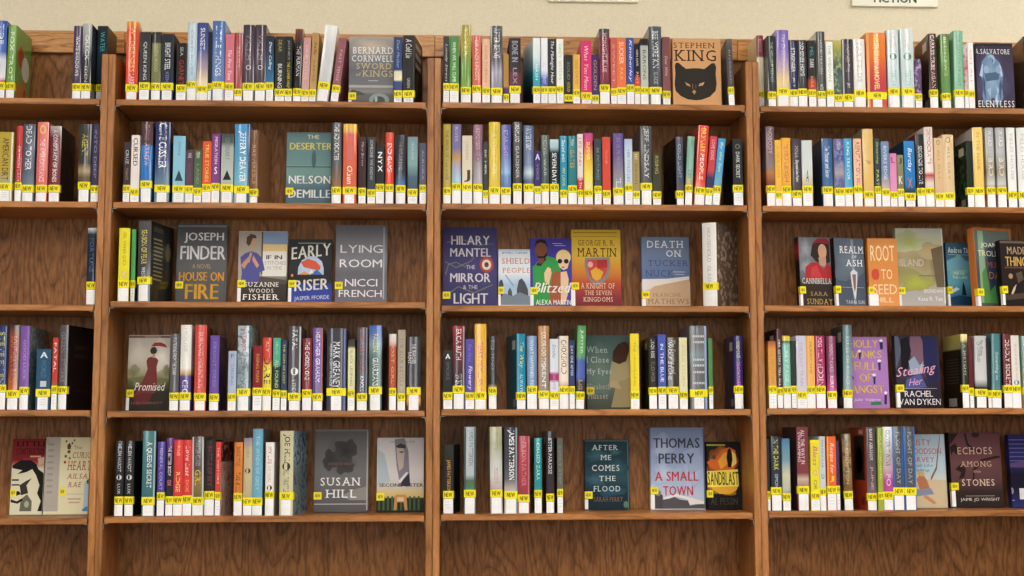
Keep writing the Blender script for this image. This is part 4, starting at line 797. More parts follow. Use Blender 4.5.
('s',1,3,1.4081,0.0253,0.2357,0.1603,0.012,0.0,0,0.0477,'h','e4d4cc:0,e8dcd4:.55,c03c3c:.6,e0d0c8:.7',[('DEMOCRATS','b03838',0.2298,0.1268,0.5,0)],{},'tall cream book with red lettering, seventeenth from left, far-right bay, second shelf'),
('s',1,3,1.4351,0.0247,0.2035,0.1384,0.012,0.0,0,0.0318,'p','dab890:0,d8b48c',[('ALL DAY','b89060',0.1681,0.0801,0.3,0),('O','8a6838',0.1976,0.1829,0.5,0)],{},'beige book, narrower of the beige pair, eighteenth from left, far-right bay, second shelf'),
('s',1,3,1.4647,0.033,0.2135,0.1452,0.012,0.0,0,0.0335,'h','e0c49a:0,dcc096',[('ALL DAY','b89868',0.1802,0.0803,0.3,0),('O','8a6838',0.2067,0.189,0.5,0)],{},'wider beige book of the beige pair, nineteenth from left, far-right bay, second shelf'),
('s',1,3,1.5268,0.0189,0.1955,0.1329,0.012,0.0,0,0.0485,'p','202a20',[],{'lc': '1c281c','la': 'barcode','ln': '3c5a38'},'black green book with leafy cover facing left, twentieth from left, far-right bay, second shelf'),
('s',1,3,1.5531,0.0295,0.2359,0.1604,0.012,0.0,3.16,0.0487,'h','f0cc74:0,ecc468',[('IN THE NAME','c89c40',0.2223,0.1103,0.35,0)],{'lc': 'd4d0c8'},'tall pale gold book, twenty-first from left, far-right bay, second shelf'),
('s',1,3,1.5886,0.0237,0.2356,0.1602,0.012,0.0,0,0.0504,'h','a8a8a8:0,b4b4b4:.3,988c78:.55,c8c8c8:.7,b84848:.8,d0c8c8',[('WARD','f0f0f0',0.2285,0.1812,0.5,0),('BIRD','d8d4c0',0.1459,0.0929,0.6,0)],{},'tall silver grey book with red foot, twenty-second from left, far-right bay, second shelf'),
('s',1,3,1.6205,0.026,0.2359,0.1604,0.012,0.0,0,0.0506,'h','a8a8a8:0,b4b4b4:.3,988c78:.55,c8c8c8:.7,b84848:.8,d0c8c8',[('WARD','f0f0f0',0.2288,0.1815,0.5,0),('BIRD','d8d4c0',0.1461,0.0932,0.6,0)],{},'tall silver grey book with red foot, twenty-third from left, far-right bay, second shelf'),
('s',1,3,1.6516,0.0255,0.2362,0.1606,0.012,0.0,0,0.0376,'h','e4e4e0:0,ececea',[('FIELD HOUSE','b8b8b0',0.2172,0.0816,0.35,0)],{'lc': '7a7a78'},'tall white book with grey lettering, twenty-fourth from left, far-right bay, second shelf'),
('s',1,3,1.6836,0.029,0.2365,0.1608,0.012,0.0,9,0.0378,'h','e4e4e0:0,ececea',[('FIELD HOUSE','b8b8b0',0.2175,0.0819,0.35,0)],{'lc': '7a7a78'},'tall white book with grey lettering, twenty-fifth from left, far-right bay, second shelf'),
('s',2,0,-0.9724,0.0247,0.2156,0.1466,0.012,0.0,0,0.0544,'h','c8d0d8:0,2a3038:.08,1c2430:.3,22304c',[('FORTUNE','4a6498',0.1874,0.0921,0.5,0)],{},'navy black book alone beside the post, first from left, far-left bay, third shelf'),
('s',2,1,-0.8827,0.0296,0.2065,0.1404,0.012,0.0,-8.32,0.0493,'h','e8dc38:0,ecdc30',[('GIRL WINNER QUICK','b09c20',0.1952,0.0997,0.4,0),('o','c8a8b8',0.0857,0.0689,0.5,0)],{'rc': '2f5a58'},'bright yellow book, first from left, second bay, third shelf'),
('s',2,1,-0.8612,0.0121,0.2051,0.1394,0.03,0.0,0,0.0513,'p','60b060:0,58a858',[],{'rc': '305040'},'thin green book beside the yellow one, second from left, second bay, third shelf'),
('s',2,1,-0.8285,0.0375,0.2266,0.1541,0.012,0.0,12.8,0.0593,'h','56565a:0,4a4a4c:.4,404042',[('SEASON OF FEAR','ece058',0.2012,0.1055,0.5,0),('WEST','ddd',0.0971,0.0691,0.35,0)],{'rc': '24241f','ra': 'yellow'},'thick charcoal book with yellow lettering, third from left, second bay, third shelf'),
('f',2,1,-0.6933,0.1427,0.2395,0.036,0.14,0.0611,0,0.0589,'f','5a5a5c:0,646466:.5,58585a',[('P','c8c8cc',[(0.996,0.9816),(0.996,0.9816),(0.996,0.062),(0.996,0.062)]),('P','8a8a8c',[(0.0259,0.9816),(0.996,0.9816),(0.996,0.9571),(0.0259,0.9571)]),('T','JOSEPH',0.1456,0.9433,0.7609,0.8897,'eceaea','b',0,0),('T','FINDER',0.0758,0.9831,0.5586,0.7241,'f0eeee','b',0,0),('T','A NOVEL',0.3251,0.704,0.4483,0.5034,'c0a080','',0,0),('T','HOUSE ON',0.0658,0.9632,0.295,0.4053,'e8a83c','b',0,0),('T','FIRE',0.1954,0.8635,0.0743,0.2582,'ecb440','b',0,0)],{'nolab': 1},'face-out charcoal book with white and orange title, fourth from left, second bay, third shelf'),
('f',2,1,-0.5176,0.1395,0.2182,0.027,0.14,0.0611,0,0.0639,'f','d8d0c4:0,cfc6b8:.5,4a4440:.7,3a3434',[('P','b0a698',[(0.0061,0.9933),(0.4713,0.9933),(0.4713,0.3263),(0.0061,0.3263)]),('P','5a5048',[(0.4713,0.9933),(0.5021,0.9933),(0.5021,0.4206),(0.4713,0.4206)]),('P','8aa0c0',[(0.5021,0.9933),(0.996,0.9933),(0.996,0.8248),(0.5021,0.8248)]),('P','e8cc90',[(0.5021,0.8248),(0.996,0.8248),(0.996,0.7305),(0.5021,0.7305)]),('P','e8e4dc',[(0.5021,0.7305),(0.996,0.7305),(0.996,0.3937),(0.5021,0.3937)]),('P','5a5450',[(0.4508,0.3937),(0.996,0.3398),(0.996,0.2859),(0.3894,0.2993)]),('P','5a5a98',[(0.041,0.6497),(0.1435,0.7036),(0.2664,0.7305),(0.3894,0.7036),(0.4918,0.6362),(0.5533,0.4745),(0.4508,0.4476),(0.4304,0.2993),(0.0512,0.2724),(0.082,0.4341)]),('P','d0a080',[(0.1844,0.5958),(0.2459,0.717),(0.2869,0.7036),(0.2254,0.5688)]),('P','d0a080',[(0.3074,0.6766),(0.4304,0.5419),(0.3894,0.5014),(0.2869,0.6092)]),('P','c89878',[(0.0615,0.5419),(0.123,0.5958),(0.2459,0.6766),(0.2562,0.6362),(0.123,0.488)]),('E',0.2664,0.8653,0.0902,0.0876,'c89c80'),('P','5a4a40',[(0.1557,0.8383),(0.1639,0.9192),(0.2459,0.965),(0.3484,0.9461),(0.3689,0.9057),(0.2869,0.9057),(0.2459,0.8248),(0.2049,0.7979)]),('T','IF IN',0.5738,0.9017,0.6227,0.6766,'2a2828','b',0,0),('T','STITCHES',0.5431,0.9837,0.5486,0.5958,'a8a49c','',0,0),('T','IN TIME',0.5943,0.9017,0.4812,0.5284,'b8b4ac','',0,0),('T','SUZANNE',0.1435,0.8402,0.2522,0.3128,'f0ece4','s',0,0),('T','WOODS',0.2254,0.7378,0.1713,0.2252,'f0ece4','s',0,0),('T','FISHER',0.1025,0.8607,0.077,0.1511,'f4f0e8','s',0,0)],{},'face-out book, woman in blue dress at a window, fifth from left, second bay, third shelf'),
('f',2,1,-0.3797,0.1237,0.1958,0.027,0.14,0.0611,0,0.0643,'f','3a3a3e:0,343438:.64,3c4c9a:.7,4454a8',[('T','EARLY',0.058,0.974,0.7265,0.9068,'f0ece0','b',0,7),('P','b8b4a8',[(0.2087,0.9444),(0.858,0.9444),(0.858,0.9339),(0.2087,0.9339)]),('P','b8cce4',[(0.2087,0.4635),(0.2203,0.5762),(0.3015,0.6814),(0.4638,0.7415),(0.6261,0.7415),(0.7653,0.6664),(0.8117,0.5611),(0.8117,0.4635)]),('P','d86048',[(0.2783,0.6513),(0.4406,0.7039),(0.6261,0.6664),(0.7421,0.5912),(0.7189,0.5311),(0.5334,0.5461),(0.3479,0.5762)]),('P','e8a060',[(0.2087,0.4635),(0.371,0.5161),(0.5102,0.4635)]),('P','4a70b0',[(0.5102,0.4635),(0.6493,0.5461),(0.7885,0.4635)]),('P','f0e8e0',[(0.4638,0.486),(0.5334,0.5461),(0.5798,0.486)]),('T','RISER',0.1391,0.9276,0.2305,0.3958,'f0ece0','b',0,4),('T','JASPER FFORDE',0.1391,0.9508,0.0727,0.1478,'d8dcf0','',0,3),('P','e89848',[(0.058,0.471),(0.1044,0.471),(0.1044,0.4334),(0.058,0.4334)])],{},'face-out charcoal and blue book with half dome picture, sixth from left, second bay, third shelf'),
('f',2,1,-0.2332,0.1493,0.2391,0.027,0.14,0.0873,0,0.0593,'f','7a7a82:0,84848c:.4,6a6870:.6,74727c',[('P','a8a8ae',[(0.9236,0.9751),(0.9525,0.9751),(0.9525,0.0804),(0.9236,0.0804)]),('T','LYING',0.0945,0.9139,0.652,0.7514,'ecebee','',0,0),('T','ROOM',0.0848,0.9043,0.4718,0.5712,'ecebee','',0,0),('T','NICCI',0.1909,0.8175,0.2357,0.3289,'eceaee','',0,0),('T','FRENCH',0.0752,0.9043,0.1052,0.1922,'eceaee','',0,0)],{'gl': 1,'nolab': 1},'face-out silver grey book with widely spaced white letters, seventh from left, second bay, third shelf'),
('f',2,2,0.0831,0.1575,0.2435,0.027,0.145,0.0611,0,0.0416,'f','4a4874:0,4e4a7a:.5,44426c',[('P','7c8870',[(0.0775,0.8171),(0.3173,0.8659),(0.6494,0.7806),(0.9446,0.8049),(0.9446,0.7976),(0.6494,0.7708),(0.3173,0.8537),(0.0775,0.8049)]),('P','7c8870',[(0.0406,0.5855),(0.2435,0.5124),(0.5018,0.5855),(0.5756,0.6343),(0.5867,0.6269),(0.5018,0.5733),(0.2435,0.5002),(0.0406,0.5733)]),('P','7c8870',[(0.0406,0.427),(0.0959,0.5489),(0.2435,0.5794),(0.428,0.5124),(0.428,0.5026),(0.2435,0.5684),(0.107,0.5367),(0.059,0.4148)]),('P','7c8870',[(0.059,0.171),(0.2804,0.2807),(0.5756,0.2076),(0.9262,0.3051),(0.9262,0.2953),(0.5756,0.1954),(0.2804,0.2685),(0.0701,0.1588)]),('E',0.8081,0.5428,0.1292,0.0975,'b05048'),('E',0.8081,0.5428,0.0849,0.0634,'e8dccc'),('E',0.8081,0.5428,0.0406,0.0317,'6a3a3c'),('T','HILARY',0.1513,0.8708,0.7867,0.8964,'e8e6ea','b',0,0),('T','MANTEL',0.1328,0.8893,0.6404,0.744,'e8e6ea','b',0,0),('T','THE',0.428,0.5941,0.488,0.5367,'d8d6dc','',0,0),('T','MIRROR',0.1328,0.8801,0.3295,0.4392,'ecebee','b',0,0),('T','& THE',0.3727,0.6402,0.2441,0.2929,'d8d6dc','',0,0),('T','LIGHT',0.1974,0.8339,0.0674,0.1954,'ecebee','b',0,0)],{'nolab': 1},'face-out indigo book with pale vines and red rose, first from left, third bay, third shelf'),
('f',2,2,0.2128,0.0933,0.1783,0.027,0.145,0.0611,0,0.0567,'f','dce4ec:0,e4eaf0:.4,a8c4e0:.6,b8cce0:.8,c8d0d8',[('P','c4d4e8',[(0.004,0.995),(0.9937,0.995),(0.9937,0.9667),(0.004,0.9667)]),('T','JEWELL TURNER',0.1093,0.9219,0.9169,0.9568,'4a6a90','',0,0),('T','SHIELD',0.1093,0.9844,0.7589,0.8503,'c86a50','s',0,0),('T','PEOPLE',0.125,0.9844,0.6092,0.6924,'c8785c','s',0,0),('P','4a4c54',[(0.004,0.3681),(0.0312,0.4679),(0.1093,0.5011),(0.1593,0.418),(0.1406,0.1353),(0.004,0.102)]),('P','5a5c64',[(0.2968,0.3016),(0.3594,0.3681),(0.4219,0.3016),(0.4531,0.1186),(0.2656,0.1186)]),('P','50525a',[(0.5781,0.3348),(0.6406,0.4845),(0.7344,0.5177),(0.8281,0.4512),(0.9219,0.3348),(0.9531,0.102),(0.5781,0.102)]),('P','7c8894',[(0.004,0.1685),(0.2031,0.2683),(0.4219,0.2184),(0.6719,0.2849),(0.9844,0.2184),(0.9844,0.0771),(0.004,0.0771)]),('P','88a0b8',[(0.2031,0.5676),(0.2343,0.5759),(0.4844,0.4013),(0.4531,0.3847)])],{},'face-out small white book with red title and walkers, second from left, third bay, third shelf'),
('f',2,2,0.3219,0.1235,0.2118,0.027,0.145,0.0611,0,0.0557,'f','463f94:0,4a4298:.5,524a9c',[('P','f0f0f0',[(0.9598,0.2839),(0.996,0.2839),(0.996,0.0733),(0.9598,0.0733)]),('P','3c9a50',[(0.0532,0.5928),(0.1952,0.6771),(0.4082,0.7473),(0.5976,0.7192),(0.6923,0.649),(0.7396,0.4805),(0.6923,0.2839),(0.5976,0.0733),(0.0769,0.0733),(0.065,0.3541)]),('P','3a2c28',[(0.1242,0.6209),(0.2189,0.6771),(0.3372,0.7332),(0.3846,0.7052),(0.2426,0.6069)]),('E',0.2591,0.8245,0.142,0.1193,'7a4c34'),('P','2c2220',[(0.1005,0.8736),(0.136,0.9649),(0.2426,0.9888),(0.3609,0.9719),(0.4082,0.9017),(0.413,0.8596),(0.3609,0.9228),(0.2426,0.9438),(0.1479,0.9158)]),('P','2a201e',[(0.1289,0.8034),(0.1834,0.7473),(0.3254,0.7473),(0.3964,0.8105),(0.3846,0.7403),(0.2899,0.6841),(0.1952,0.7052)]),('P','7a4c34',[(0.1834,0.7192),(0.3372,0.7192),(0.3136,0.649),(0.2189,0.635)]),('P','a05c40',[(0.5029,0.4805),(0.5976,0.5437),(0.7278,0.5367),(0.7396,0.3682),(0.716,0.0733),(0.4319,0.0733),(0.4556,0.2839)]),('E',0.787,0.7332,0.1752,0.1067,'e8cc8c'),('P','e4c4a0',[(0.6449,0.6771),(0.716,0.7473),(0.8816,0.7473),(0.929,0.6771),(0.8816,0.5788),(0.787,0.5507),(0.6923,0.5928)]),('E',0.7018,0.6771,0.0568,0.0337,'28242a'),('E',0.8532,0.6771,0.0568,0.0337,'28242a'),('E',0.7775,0.5928,0.0379,0.0112,'c05858'),('P','e4c4a0',[(0.3372,0.3963),(0.3254,0.5086),(0.4082,0.5928),(0.4793,0.5788),(0.5029,0.5086),(0.4319,0.3401)]),('P','e4c4a0',[(0.716,0.5226),(0.858,0.5367),(0.9053,0.4243),(0.8816,0.2137),(0.8106,0.0733),(0.716,0.0733)]),('T','Blitzed',0.065,0.9763,0.2348,0.3752,'f8f4f0','b',0.35,0),('T','ALEXA MARTIN',0.1242,0.9527,0.0663,0.1365,'f0f0f0','',0,0),('P','b0acd8',[(0.5266,0.9298),(0.7633,0.9298),(0.7633,0.9214),(0.5266,0.9214)]),('P','b0acd8',[(0.5739,0.9017),(0.8343,0.9017),(0.8343,0.8933),(0.5739,0.8933)])],{},'face-out violet book, couple in green and sunglasses, third from left, third bay, third shelf'),
('f',2,2,0.4534,0.1457,0.238,0.034,0.145,0.0611,0,0.0696,'f','d8b43c:0,dcb848:.3,cc8838:.5,b4503c:.68,8a3c40:.85,7a3438',[('P','a88428',[(0.0417,0.9687),(0.9275,0.9687),(0.9275,0.9562),(0.0417,0.9562)]),('P','a88428',[(0.0417,0.9186),(0.9275,0.9186),(0.9275,0.9111),(0.0417,0.9111)]),('T','GEORGE R. R.',0.1424,0.8873,0.7996,0.8685,'6a4a20','s',0,0),('T','MARTIN',0.1223,0.9175,0.6618,0.7683,'4a3018','s',0,0),('P','8a8484',[(0.2732,0.643),(0.7765,0.6555),(0.7866,0.5303),(0.7363,0.405),(0.6256,0.3236),(0.5048,0.2985),(0.384,0.3424),(0.3034,0.4301),(0.2632,0.5553)]),('P','c44c44',[(0.3236,0.6179),(0.7262,0.6242),(0.7363,0.5303),(0.6859,0.4301),(0.5853,0.3674),(0.5048,0.3486),(0.4041,0.3799),(0.3437,0.4551)]),('P','d8a840',[(0.384,0.4802),(0.5048,0.5303),(0.6457,0.4676),(0.5853,0.3799),(0.5048,0.3549),(0.4242,0.3925)]),('E',0.384,0.5616,0.0523,0.0376,'e8a8a0'),('P','a83838',[(0.5168,0.6179),(0.7262,0.6242),(0.7262,0.5303),(0.5249,0.5052)]),('T','A KNIGHT OF',0.1827,0.8671,0.2609,0.3298,'e0c8b0','s',0,0),('T','THE SEVEN',0.2632,0.8067,0.1795,0.2359,'e0c8b0','s',0,0),('T','KINGDOMS',0.233,0.8269,0.0981,0.1545,'e0c8b0','s',0,0)],{},'face-out gold and crimson book with shield emblem, fourth from left, third bay, third shelf'),
('f',2,2,0.6588,0.142,0.2174,0.027,0.145,0.0611,0,0.0448,'f','70809c:0,7484a0:.2,64769c:.5,5e7298:.6,d8d4cc:.63,d4ccbc:.7,c8ac8c:.85,c4a484',[('P','c8a888',[(0.0099,0.1717),(0.259,0.3228),(0.9855,0.4258),(0.9958,0.0755),(0.004,0.0755)]),('P','dcd8d2',[(0.004,0.419),(0.5288,0.4258),(0.9855,0.4602),(0.9855,0.419),(0.259,0.3228),(0.004,0.2404)]),('T','DEATH',0.124,0.8817,0.8516,0.9478,'e8e8ea','s',0,0),('T','ON',0.5184,0.8298,0.728,0.8173,'e8e8ea','s',0,0),('T','TUCKER',0.1344,0.9855,0.5975,0.6799,'4a5878','s',0,0),('T','NUCK',0.0721,0.6741,0.4533,0.5426,'4a5878','s',0,0),('P','c8d0dc',[(0.6534,0.522),(0.9024,0.522),(0.9024,0.5151),(0.6534,0.5151)]),('P','c8d0dc',[(0.6949,0.4876),(0.8817,0.4876),(0.8817,0.4821),(0.6949,0.4821)]),('T','FRANCINE',0.2174,0.7987,0.1786,0.2266,'9a8068','s',0,0),('T','MATHEWS',0.1137,0.9647,0.0783,0.1511,'8a7460','s',0,0)],{},'face-out slate blue book with sandy beach, fifth from left, third bay, third shelf'),
('s',2,2,0.7638,0.0433,0.2421,0.162,0.028,0.0,34,0.0591,'h','eeeae6:0,ece8e4',[('HOUSEHOLD','b0aca8',0.2271,0.129,0.3,0),('GLASS','b0aca8',0.1174,0.0715,0.3,0)],{'rc': '64544a','rn': 'a89888'},'thick white book, mottled brown cover facing right, sixth from left, third bay, third shelf'),
('f',2,3,1.0876,0.0995,0.207,0.027,0.08,0.0611,9,0.0504,'f','70747c:0,787c84:.3,686a70:.58,3c3430:.68,38302c',[('N',0.2239,0.8287,0.1791,0.1428,'747880','9a9ea4'),('N',0.2239,0.5717,0.1791,0.1142,'747880','a0a2a6'),('P','3a2c28',[(0.4328,0.8858),(0.5821,0.9714),(0.8209,0.9857),(0.9701,0.9286),(0.9701,0.6573),(0.8507,0.6002),(0.5224,0.6573),(0.3731,0.743)]),('P','8a3038',[(0.403,0.9001),(0.6119,0.9857),(0.8806,0.9914),(0.9881,0.9429),(0.9881,0.9001),(0.6716,0.9286)]),('E',0.7463,0.8001,0.1343,0.1071,'c89c80'),('P','b8907c',[(0.6119,0.7144),(0.8507,0.7287),(0.8507,0.5717),(0.6418,0.6002)]),('P','a83438',[(0.1642,0.4003),(0.194,0.5717),(0.3731,0.6359),(0.5821,0.643),(0.7612,0.5431),(0.8806,0.643),(0.994,0.5717),(0.994,0.4003)]),('P','c04448',[(0.3433,0.4289),(0.3731,0.5574),(0.5522,0.6002),(0.7015,0.4146)]),('T','CANNIBELLA',0.0746,0.9851,0.3361,0.4146,'e0d8d0','s',0,0),('T','SARA',0.3134,0.8507,0.1647,0.2218,'b09058','s',0,0),('T','SUNDAY',0.194,1.0,0.0434,0.1219,'c0a060','s',0,0)],{'spc': '201c1e:0,a83038:.2,201c1e:.35,1c181a'},'face-out book, woman in red dress and red hat, first from left, far-right bay, third shelf'),
('f',2,3,1.1897,0.0962,0.2045,0.027,0.08,0.0611,12,0.0522,'f','606874:0,566070:.4,4c5666:.6,525c6c',[('N',0.5,0.6673,0.5,0.3183,'5a6470','6c7886'),('P','8a94a0',[(0.5781,0.9855),(0.6562,0.9855),(0.6562,0.0452),(0.5781,0.0452)]),('P','a8b0b8',[(0.0625,0.2911),(0.9375,0.2911),(0.9375,0.2853),(0.0625,0.2853)]),('T','REALM',0.1875,0.9844,0.783,0.8843,'eef0f0','s',0,0),('T','OF',0.5938,0.75,0.7107,0.7541,'d8dce0','',0,0),('T','ASH',0.375,0.9375,0.5949,0.689,'eef0f0','s',0,0),('P','d0d4d6',[(0.5156,0.5081),(0.625,0.5515),(0.75,0.5081),(0.7188,0.349),(0.6562,0.1465),(0.6313,0.1175),(0.5875,0.1754),(0.5312,0.349)]),('P','8a6a60',[(0.5688,0.4792),(0.6938,0.4792),(0.6687,0.2911),(0.625,0.2188),(0.5938,0.2911)]),('T','TASHA SURI',0.3125,0.9375,0.0524,0.1031,'c0c8d0','',0,0)],{'spc': '1c1c20'},'face-out slate grey book with silver dagger, second from left, far-right bay, third shelf'),
('f',2,3,1.2869,0.0883,0.205,0.027,0.08,0.0611,0,0.051,'f','d89050:0,d4894a:.5,dc9454',[('P','c47838',[(0.004,0.9856),(0.004,0.9856),(0.004,0.0463),(0.004,0.0463)]),('T','ROOT',0.0987,0.8999,0.6677,0.8989,'f0d8b0','',0,0),('T','TO',0.4325,0.7997,0.4076,0.5521,'ecd4ac','',0,0),('P','c85040',[(0.1154,0.5232),(0.1988,0.5593),(0.3324,0.5521),(0.3658,0.4654),(0.3157,0.4004),(0.1655,0.4004),(0.0987,0.4509)]),('T','SEED',0.1321,0.9332,0.1908,0.3353,'ecd0a8','',0,0),('T','HILL',0.1988,0.7997,0.0752,0.1475,'ecd0a8','',0,0)],{'spc': 'c87838','labw': 0.3},'face-out orange book with tall cream letters, third from left, far-right bay, third shelf'),
('f',2,3,1.4051,0.1418,0.2386,0.027,0.1,0.0611,0,0.052,'f','c8c8bc:0,b8bc9c:.15,b09c70:.28,a09478:.4,94905c:.55,a09c6c:.68,a8a4a0:.78,b0acaa',[('N',0.277,0.8248,0.3353,0.1376,'b8bc9c','a8b06c'),('N',0.5494,0.5871,0.4191,0.1501,'a89c7c','988864'),('N',0.4027,0.3118,0.3353,0.1001,'98945c','a8b048'),('N',0.8638,0.512,0.1677,0.2252,'9a9070','6f6248'),('N',0.759,0.7122,0.2934,0.1001,'a89c7c','b49c70'),('P','d8d8d8',[(0.9686,0.9875),(0.996,0.9875),(0.996,0.0616),(0.9686,0.0616)]),('P','d8d8d4',[(0.004,0.9875),(0.0045,0.9875),(0.0045,0.0616),(0.004,0.0616)]),('P','6a5c48',[(0.738,0.7372),(0.9895,0.7873),(0.9895,0.2618),(0.8219,0.2618)]),('T','ISLAND',0.0464,0.5704,0.5245,0.6121,'c0b8b0','',0,0),('P','5a5848',[(0.4446,0.4069),(0.9266,0.4069),(0.9266,0.3994),(0.4446,0.3994)]),('T','BRENDAN',0.5494,0.9266,0.193,0.2368,'dcdad8','',0,0),('T','Kate R. Tee',0.4237,0.9266,0.0929,0.1429,'e8e6e6','',0,0)],{'spc': 'c0bcac'},'face-out pale landscape book with green and tan fields, fourth from left, far-right bay, third shelf'),
('f',2,3,1.5339,0.0863,0.1991,0.027,0.125,0.0611,8,0.0564,'f','3c5c70:0,466a7c:.25,5c98a8:.45,609cac:.6,3c6c88:.8,2c4c64',[('N',0.4737,0.6304,0.386,0.1659,'5894a4','9cc0ac'),('P','6ea0b0',[(0.0175,0.7209),(0.3333,0.7813),(0.8246,0.7209),(0.996,0.7813),(0.996,0.6002),(0.0175,0.5701)]),('T','Andrea Thome',0.0877,1.1404,0.8491,0.9246,'f0f4f4','s',0,0),('P','a8c0c8',[(0.0877,0.8205),(0.996,0.8205),(0.996,0.8145),(0.0877,0.8145)]),('T','MAYA',0.2632,0.6491,0.5173,0.555,'c8d8d0','',0,0),('T','THE LAKE',0.193,0.7544,0.4554,0.4977,'c8d8d0','',0,0),('P','182838',[(0.5088,0.208),(0.5439,0.3438),(0.586,0.4192),(0.6351,0.3438),(0.6842,0.208)]),('P','20405a',[(0.0175,0.1628),(0.4035,0.208),(0.996,0.1779),(0.996,0.0647),(0.0175,0.0647)]),('P','b8ccd0',[(0.0526,0.2684),(0.3333,0.3287),(0.4386,0.2985),(0.1579,0.2382)])],{'spc': '1f3a4a'},'face-out small teal book with lake and dark figure, fifth from left, far-right bay, third shelf'),
('f',2,3,1.6153,0.1325,0.2345,0.03,0.065,0.0611,16,0.0431,'f','c88848:0,64706c:.03,5c6468:.3,4a4e54:.6,4c5c58',[('P','b06a38',[(0.0047,0.9962),(0.9953,0.9962),(0.9953,0.9684),(0.0047,0.9684)]),('P','b8703c',[(0.9419,0.9747),(0.9953,0.9747),(0.9953,0.0383),(0.9419,0.0383)]),('P','88a488',[(0.1047,0.962),(0.2442,0.962),(0.2674,0.0509),(0.0814,0.0509)]),('P','5c8c50',[(0.1512,0.4305),(0.2674,0.5065),(0.314,0.2913),(0.3372,0.0509),(0.1512,0.0509)]),('P','38405c',[(0.314,0.7343),(0.8256,0.8608),(0.8256,0.2281),(0.3605,0.1015)]),('P','4c9450',[(0.3372,0.2028),(0.4767,0.2787),(0.5,0.0509),(0.314,0.0509)]),('T','JOANNA',0.1744,0.8256,0.7406,0.8102,'e8ecc8','',0,0),('T','TROLLOPE',0.0814,0.9186,0.6393,0.7115,'e4dcb0','',0,0),('T','MUM &',0.314,0.7791,0.4938,0.5697,'b0603c','',0,0),('T','DAD',0.3372,0.7558,0.3546,0.4432,'c08040','',0,0)],{'spc': 'c8783c'},'face-out dark book with orange border and green stripes, sixth from left, far-right bay, third shelf'),
('f',2,3,1.6591,0.0973,0.1922,0.027,0.018,0.0611,6,0.0471,'f','2c2422:0,2a2220:.5,262020',[('P','6a5c50',[(0.0152,0.9848),(0.9697,0.9848),(0.9697,0.9543),(0.0152,0.9543)]),('T','MADE',0.2273,0.8182,0.7865,0.9009,'b89878','b',0,0),('T','THINGS',0.1515,0.9394,0.6036,0.7484,'d8b060','b',0,0),('P','6a4030',[(0.1212,0.5944),(0.9394,0.5944),(0.9394,0.57),(0.1212,0.57)]),('E',0.2879,0.4511,0.0667,0.0396,'a88060'),('P','c8b898',[(0.2727,0.1919),(0.3636,0.2834),(0.4545,0.3291),(0.3939,0.2376),(0.303,0.1614)]),('P','504038',[(0.0152,0.1614),(0.8182,0.2071),(0.9394,0.1309),(0.0909,0.0852)]),('P','5a4c3c',[(0.4545,0.4968),(0.6364,0.5273),(0.697,0.4054),(0.5152,0.3444)])],{'spc': '1c1818'},'face-out black book with gold title, seventh from left, far-right bay, third shelf'),
('s',3,0,-1.2076,0.026,0.2316,0.1575,0.012,0.0,0,0.0596,'h','2a3a6a:0,34487c',[('STEVE ELLEN','e0d850',0.215,0.0719,0.55,0)],{},'navy book with yellow lettering at photo edge, first from left, far-left bay, fourth shelf'),
('s',3,0,-1.1756,0.0344,0.2333,0.1587,0.012,0.0,0,0.0445,'h','3a3436:0,8a4230:.1,8a3828:.5,c0682c:.75,6a4030',[('SOUTHERN RAIN','c87a58',0.204,0.0774,0.55,0)],{'edge': 'LR','ec': '2a2628'},'glossy black book with rust centre, second from left, far-left bay, fourth shelf'),
('s',3,0,-1.1448,0.0238,0.2317,0.1576,0.012,-0.0084,0,0.0532,'h','7e54a4:0,8a60ae',[('GOOD LUCK','b898d0',0.193,0.0829,0.35,0)],{'rc': '5a7078','rn': '8a9c98'},'leaning purple book, third from left, far-left bay, fourth shelf'),
('s',3,0,-1.093,0.0379,0.1682,0.1144,0.012,0.0,-9,0.0472,'p','28506c:0,2c5470',[('A','f0f4f4',0.1599,0.1434,0.6,0),('WORLD','4c7890',0.1379,0.0884,0.4,0)],{'rc': '1c3c50','sq': ('c8ccd0',0.0719)},'dark teal blue book with small white square, fourth from left, far-left bay, fourth shelf'),
('s',3,0,-1.0628,0.0151,0.1997,0.1358,0.012,0.0,0,0.0568,'p','c04438:0,b84038:.6,6a9048:.75,a8b060',[('FATAL','f0d8d0',0.1848,0.1048,0.5,0)],{},'thin red and green book, fifth from left, far-left bay, fourth shelf'),
('s',3,0,-1.042,0.0254,0.2347,0.1596,0.012,0.0,12.37,0.0548,'h','5a5456:0,645c60',[('GREEN LETTERS','8a8888',0.2153,0.0773,0.5,0)],{'rc': '18161a','ra': 'dim'},'tall grey book with black cover facing right, sixth from left, far-left bay, fourth shelf'),
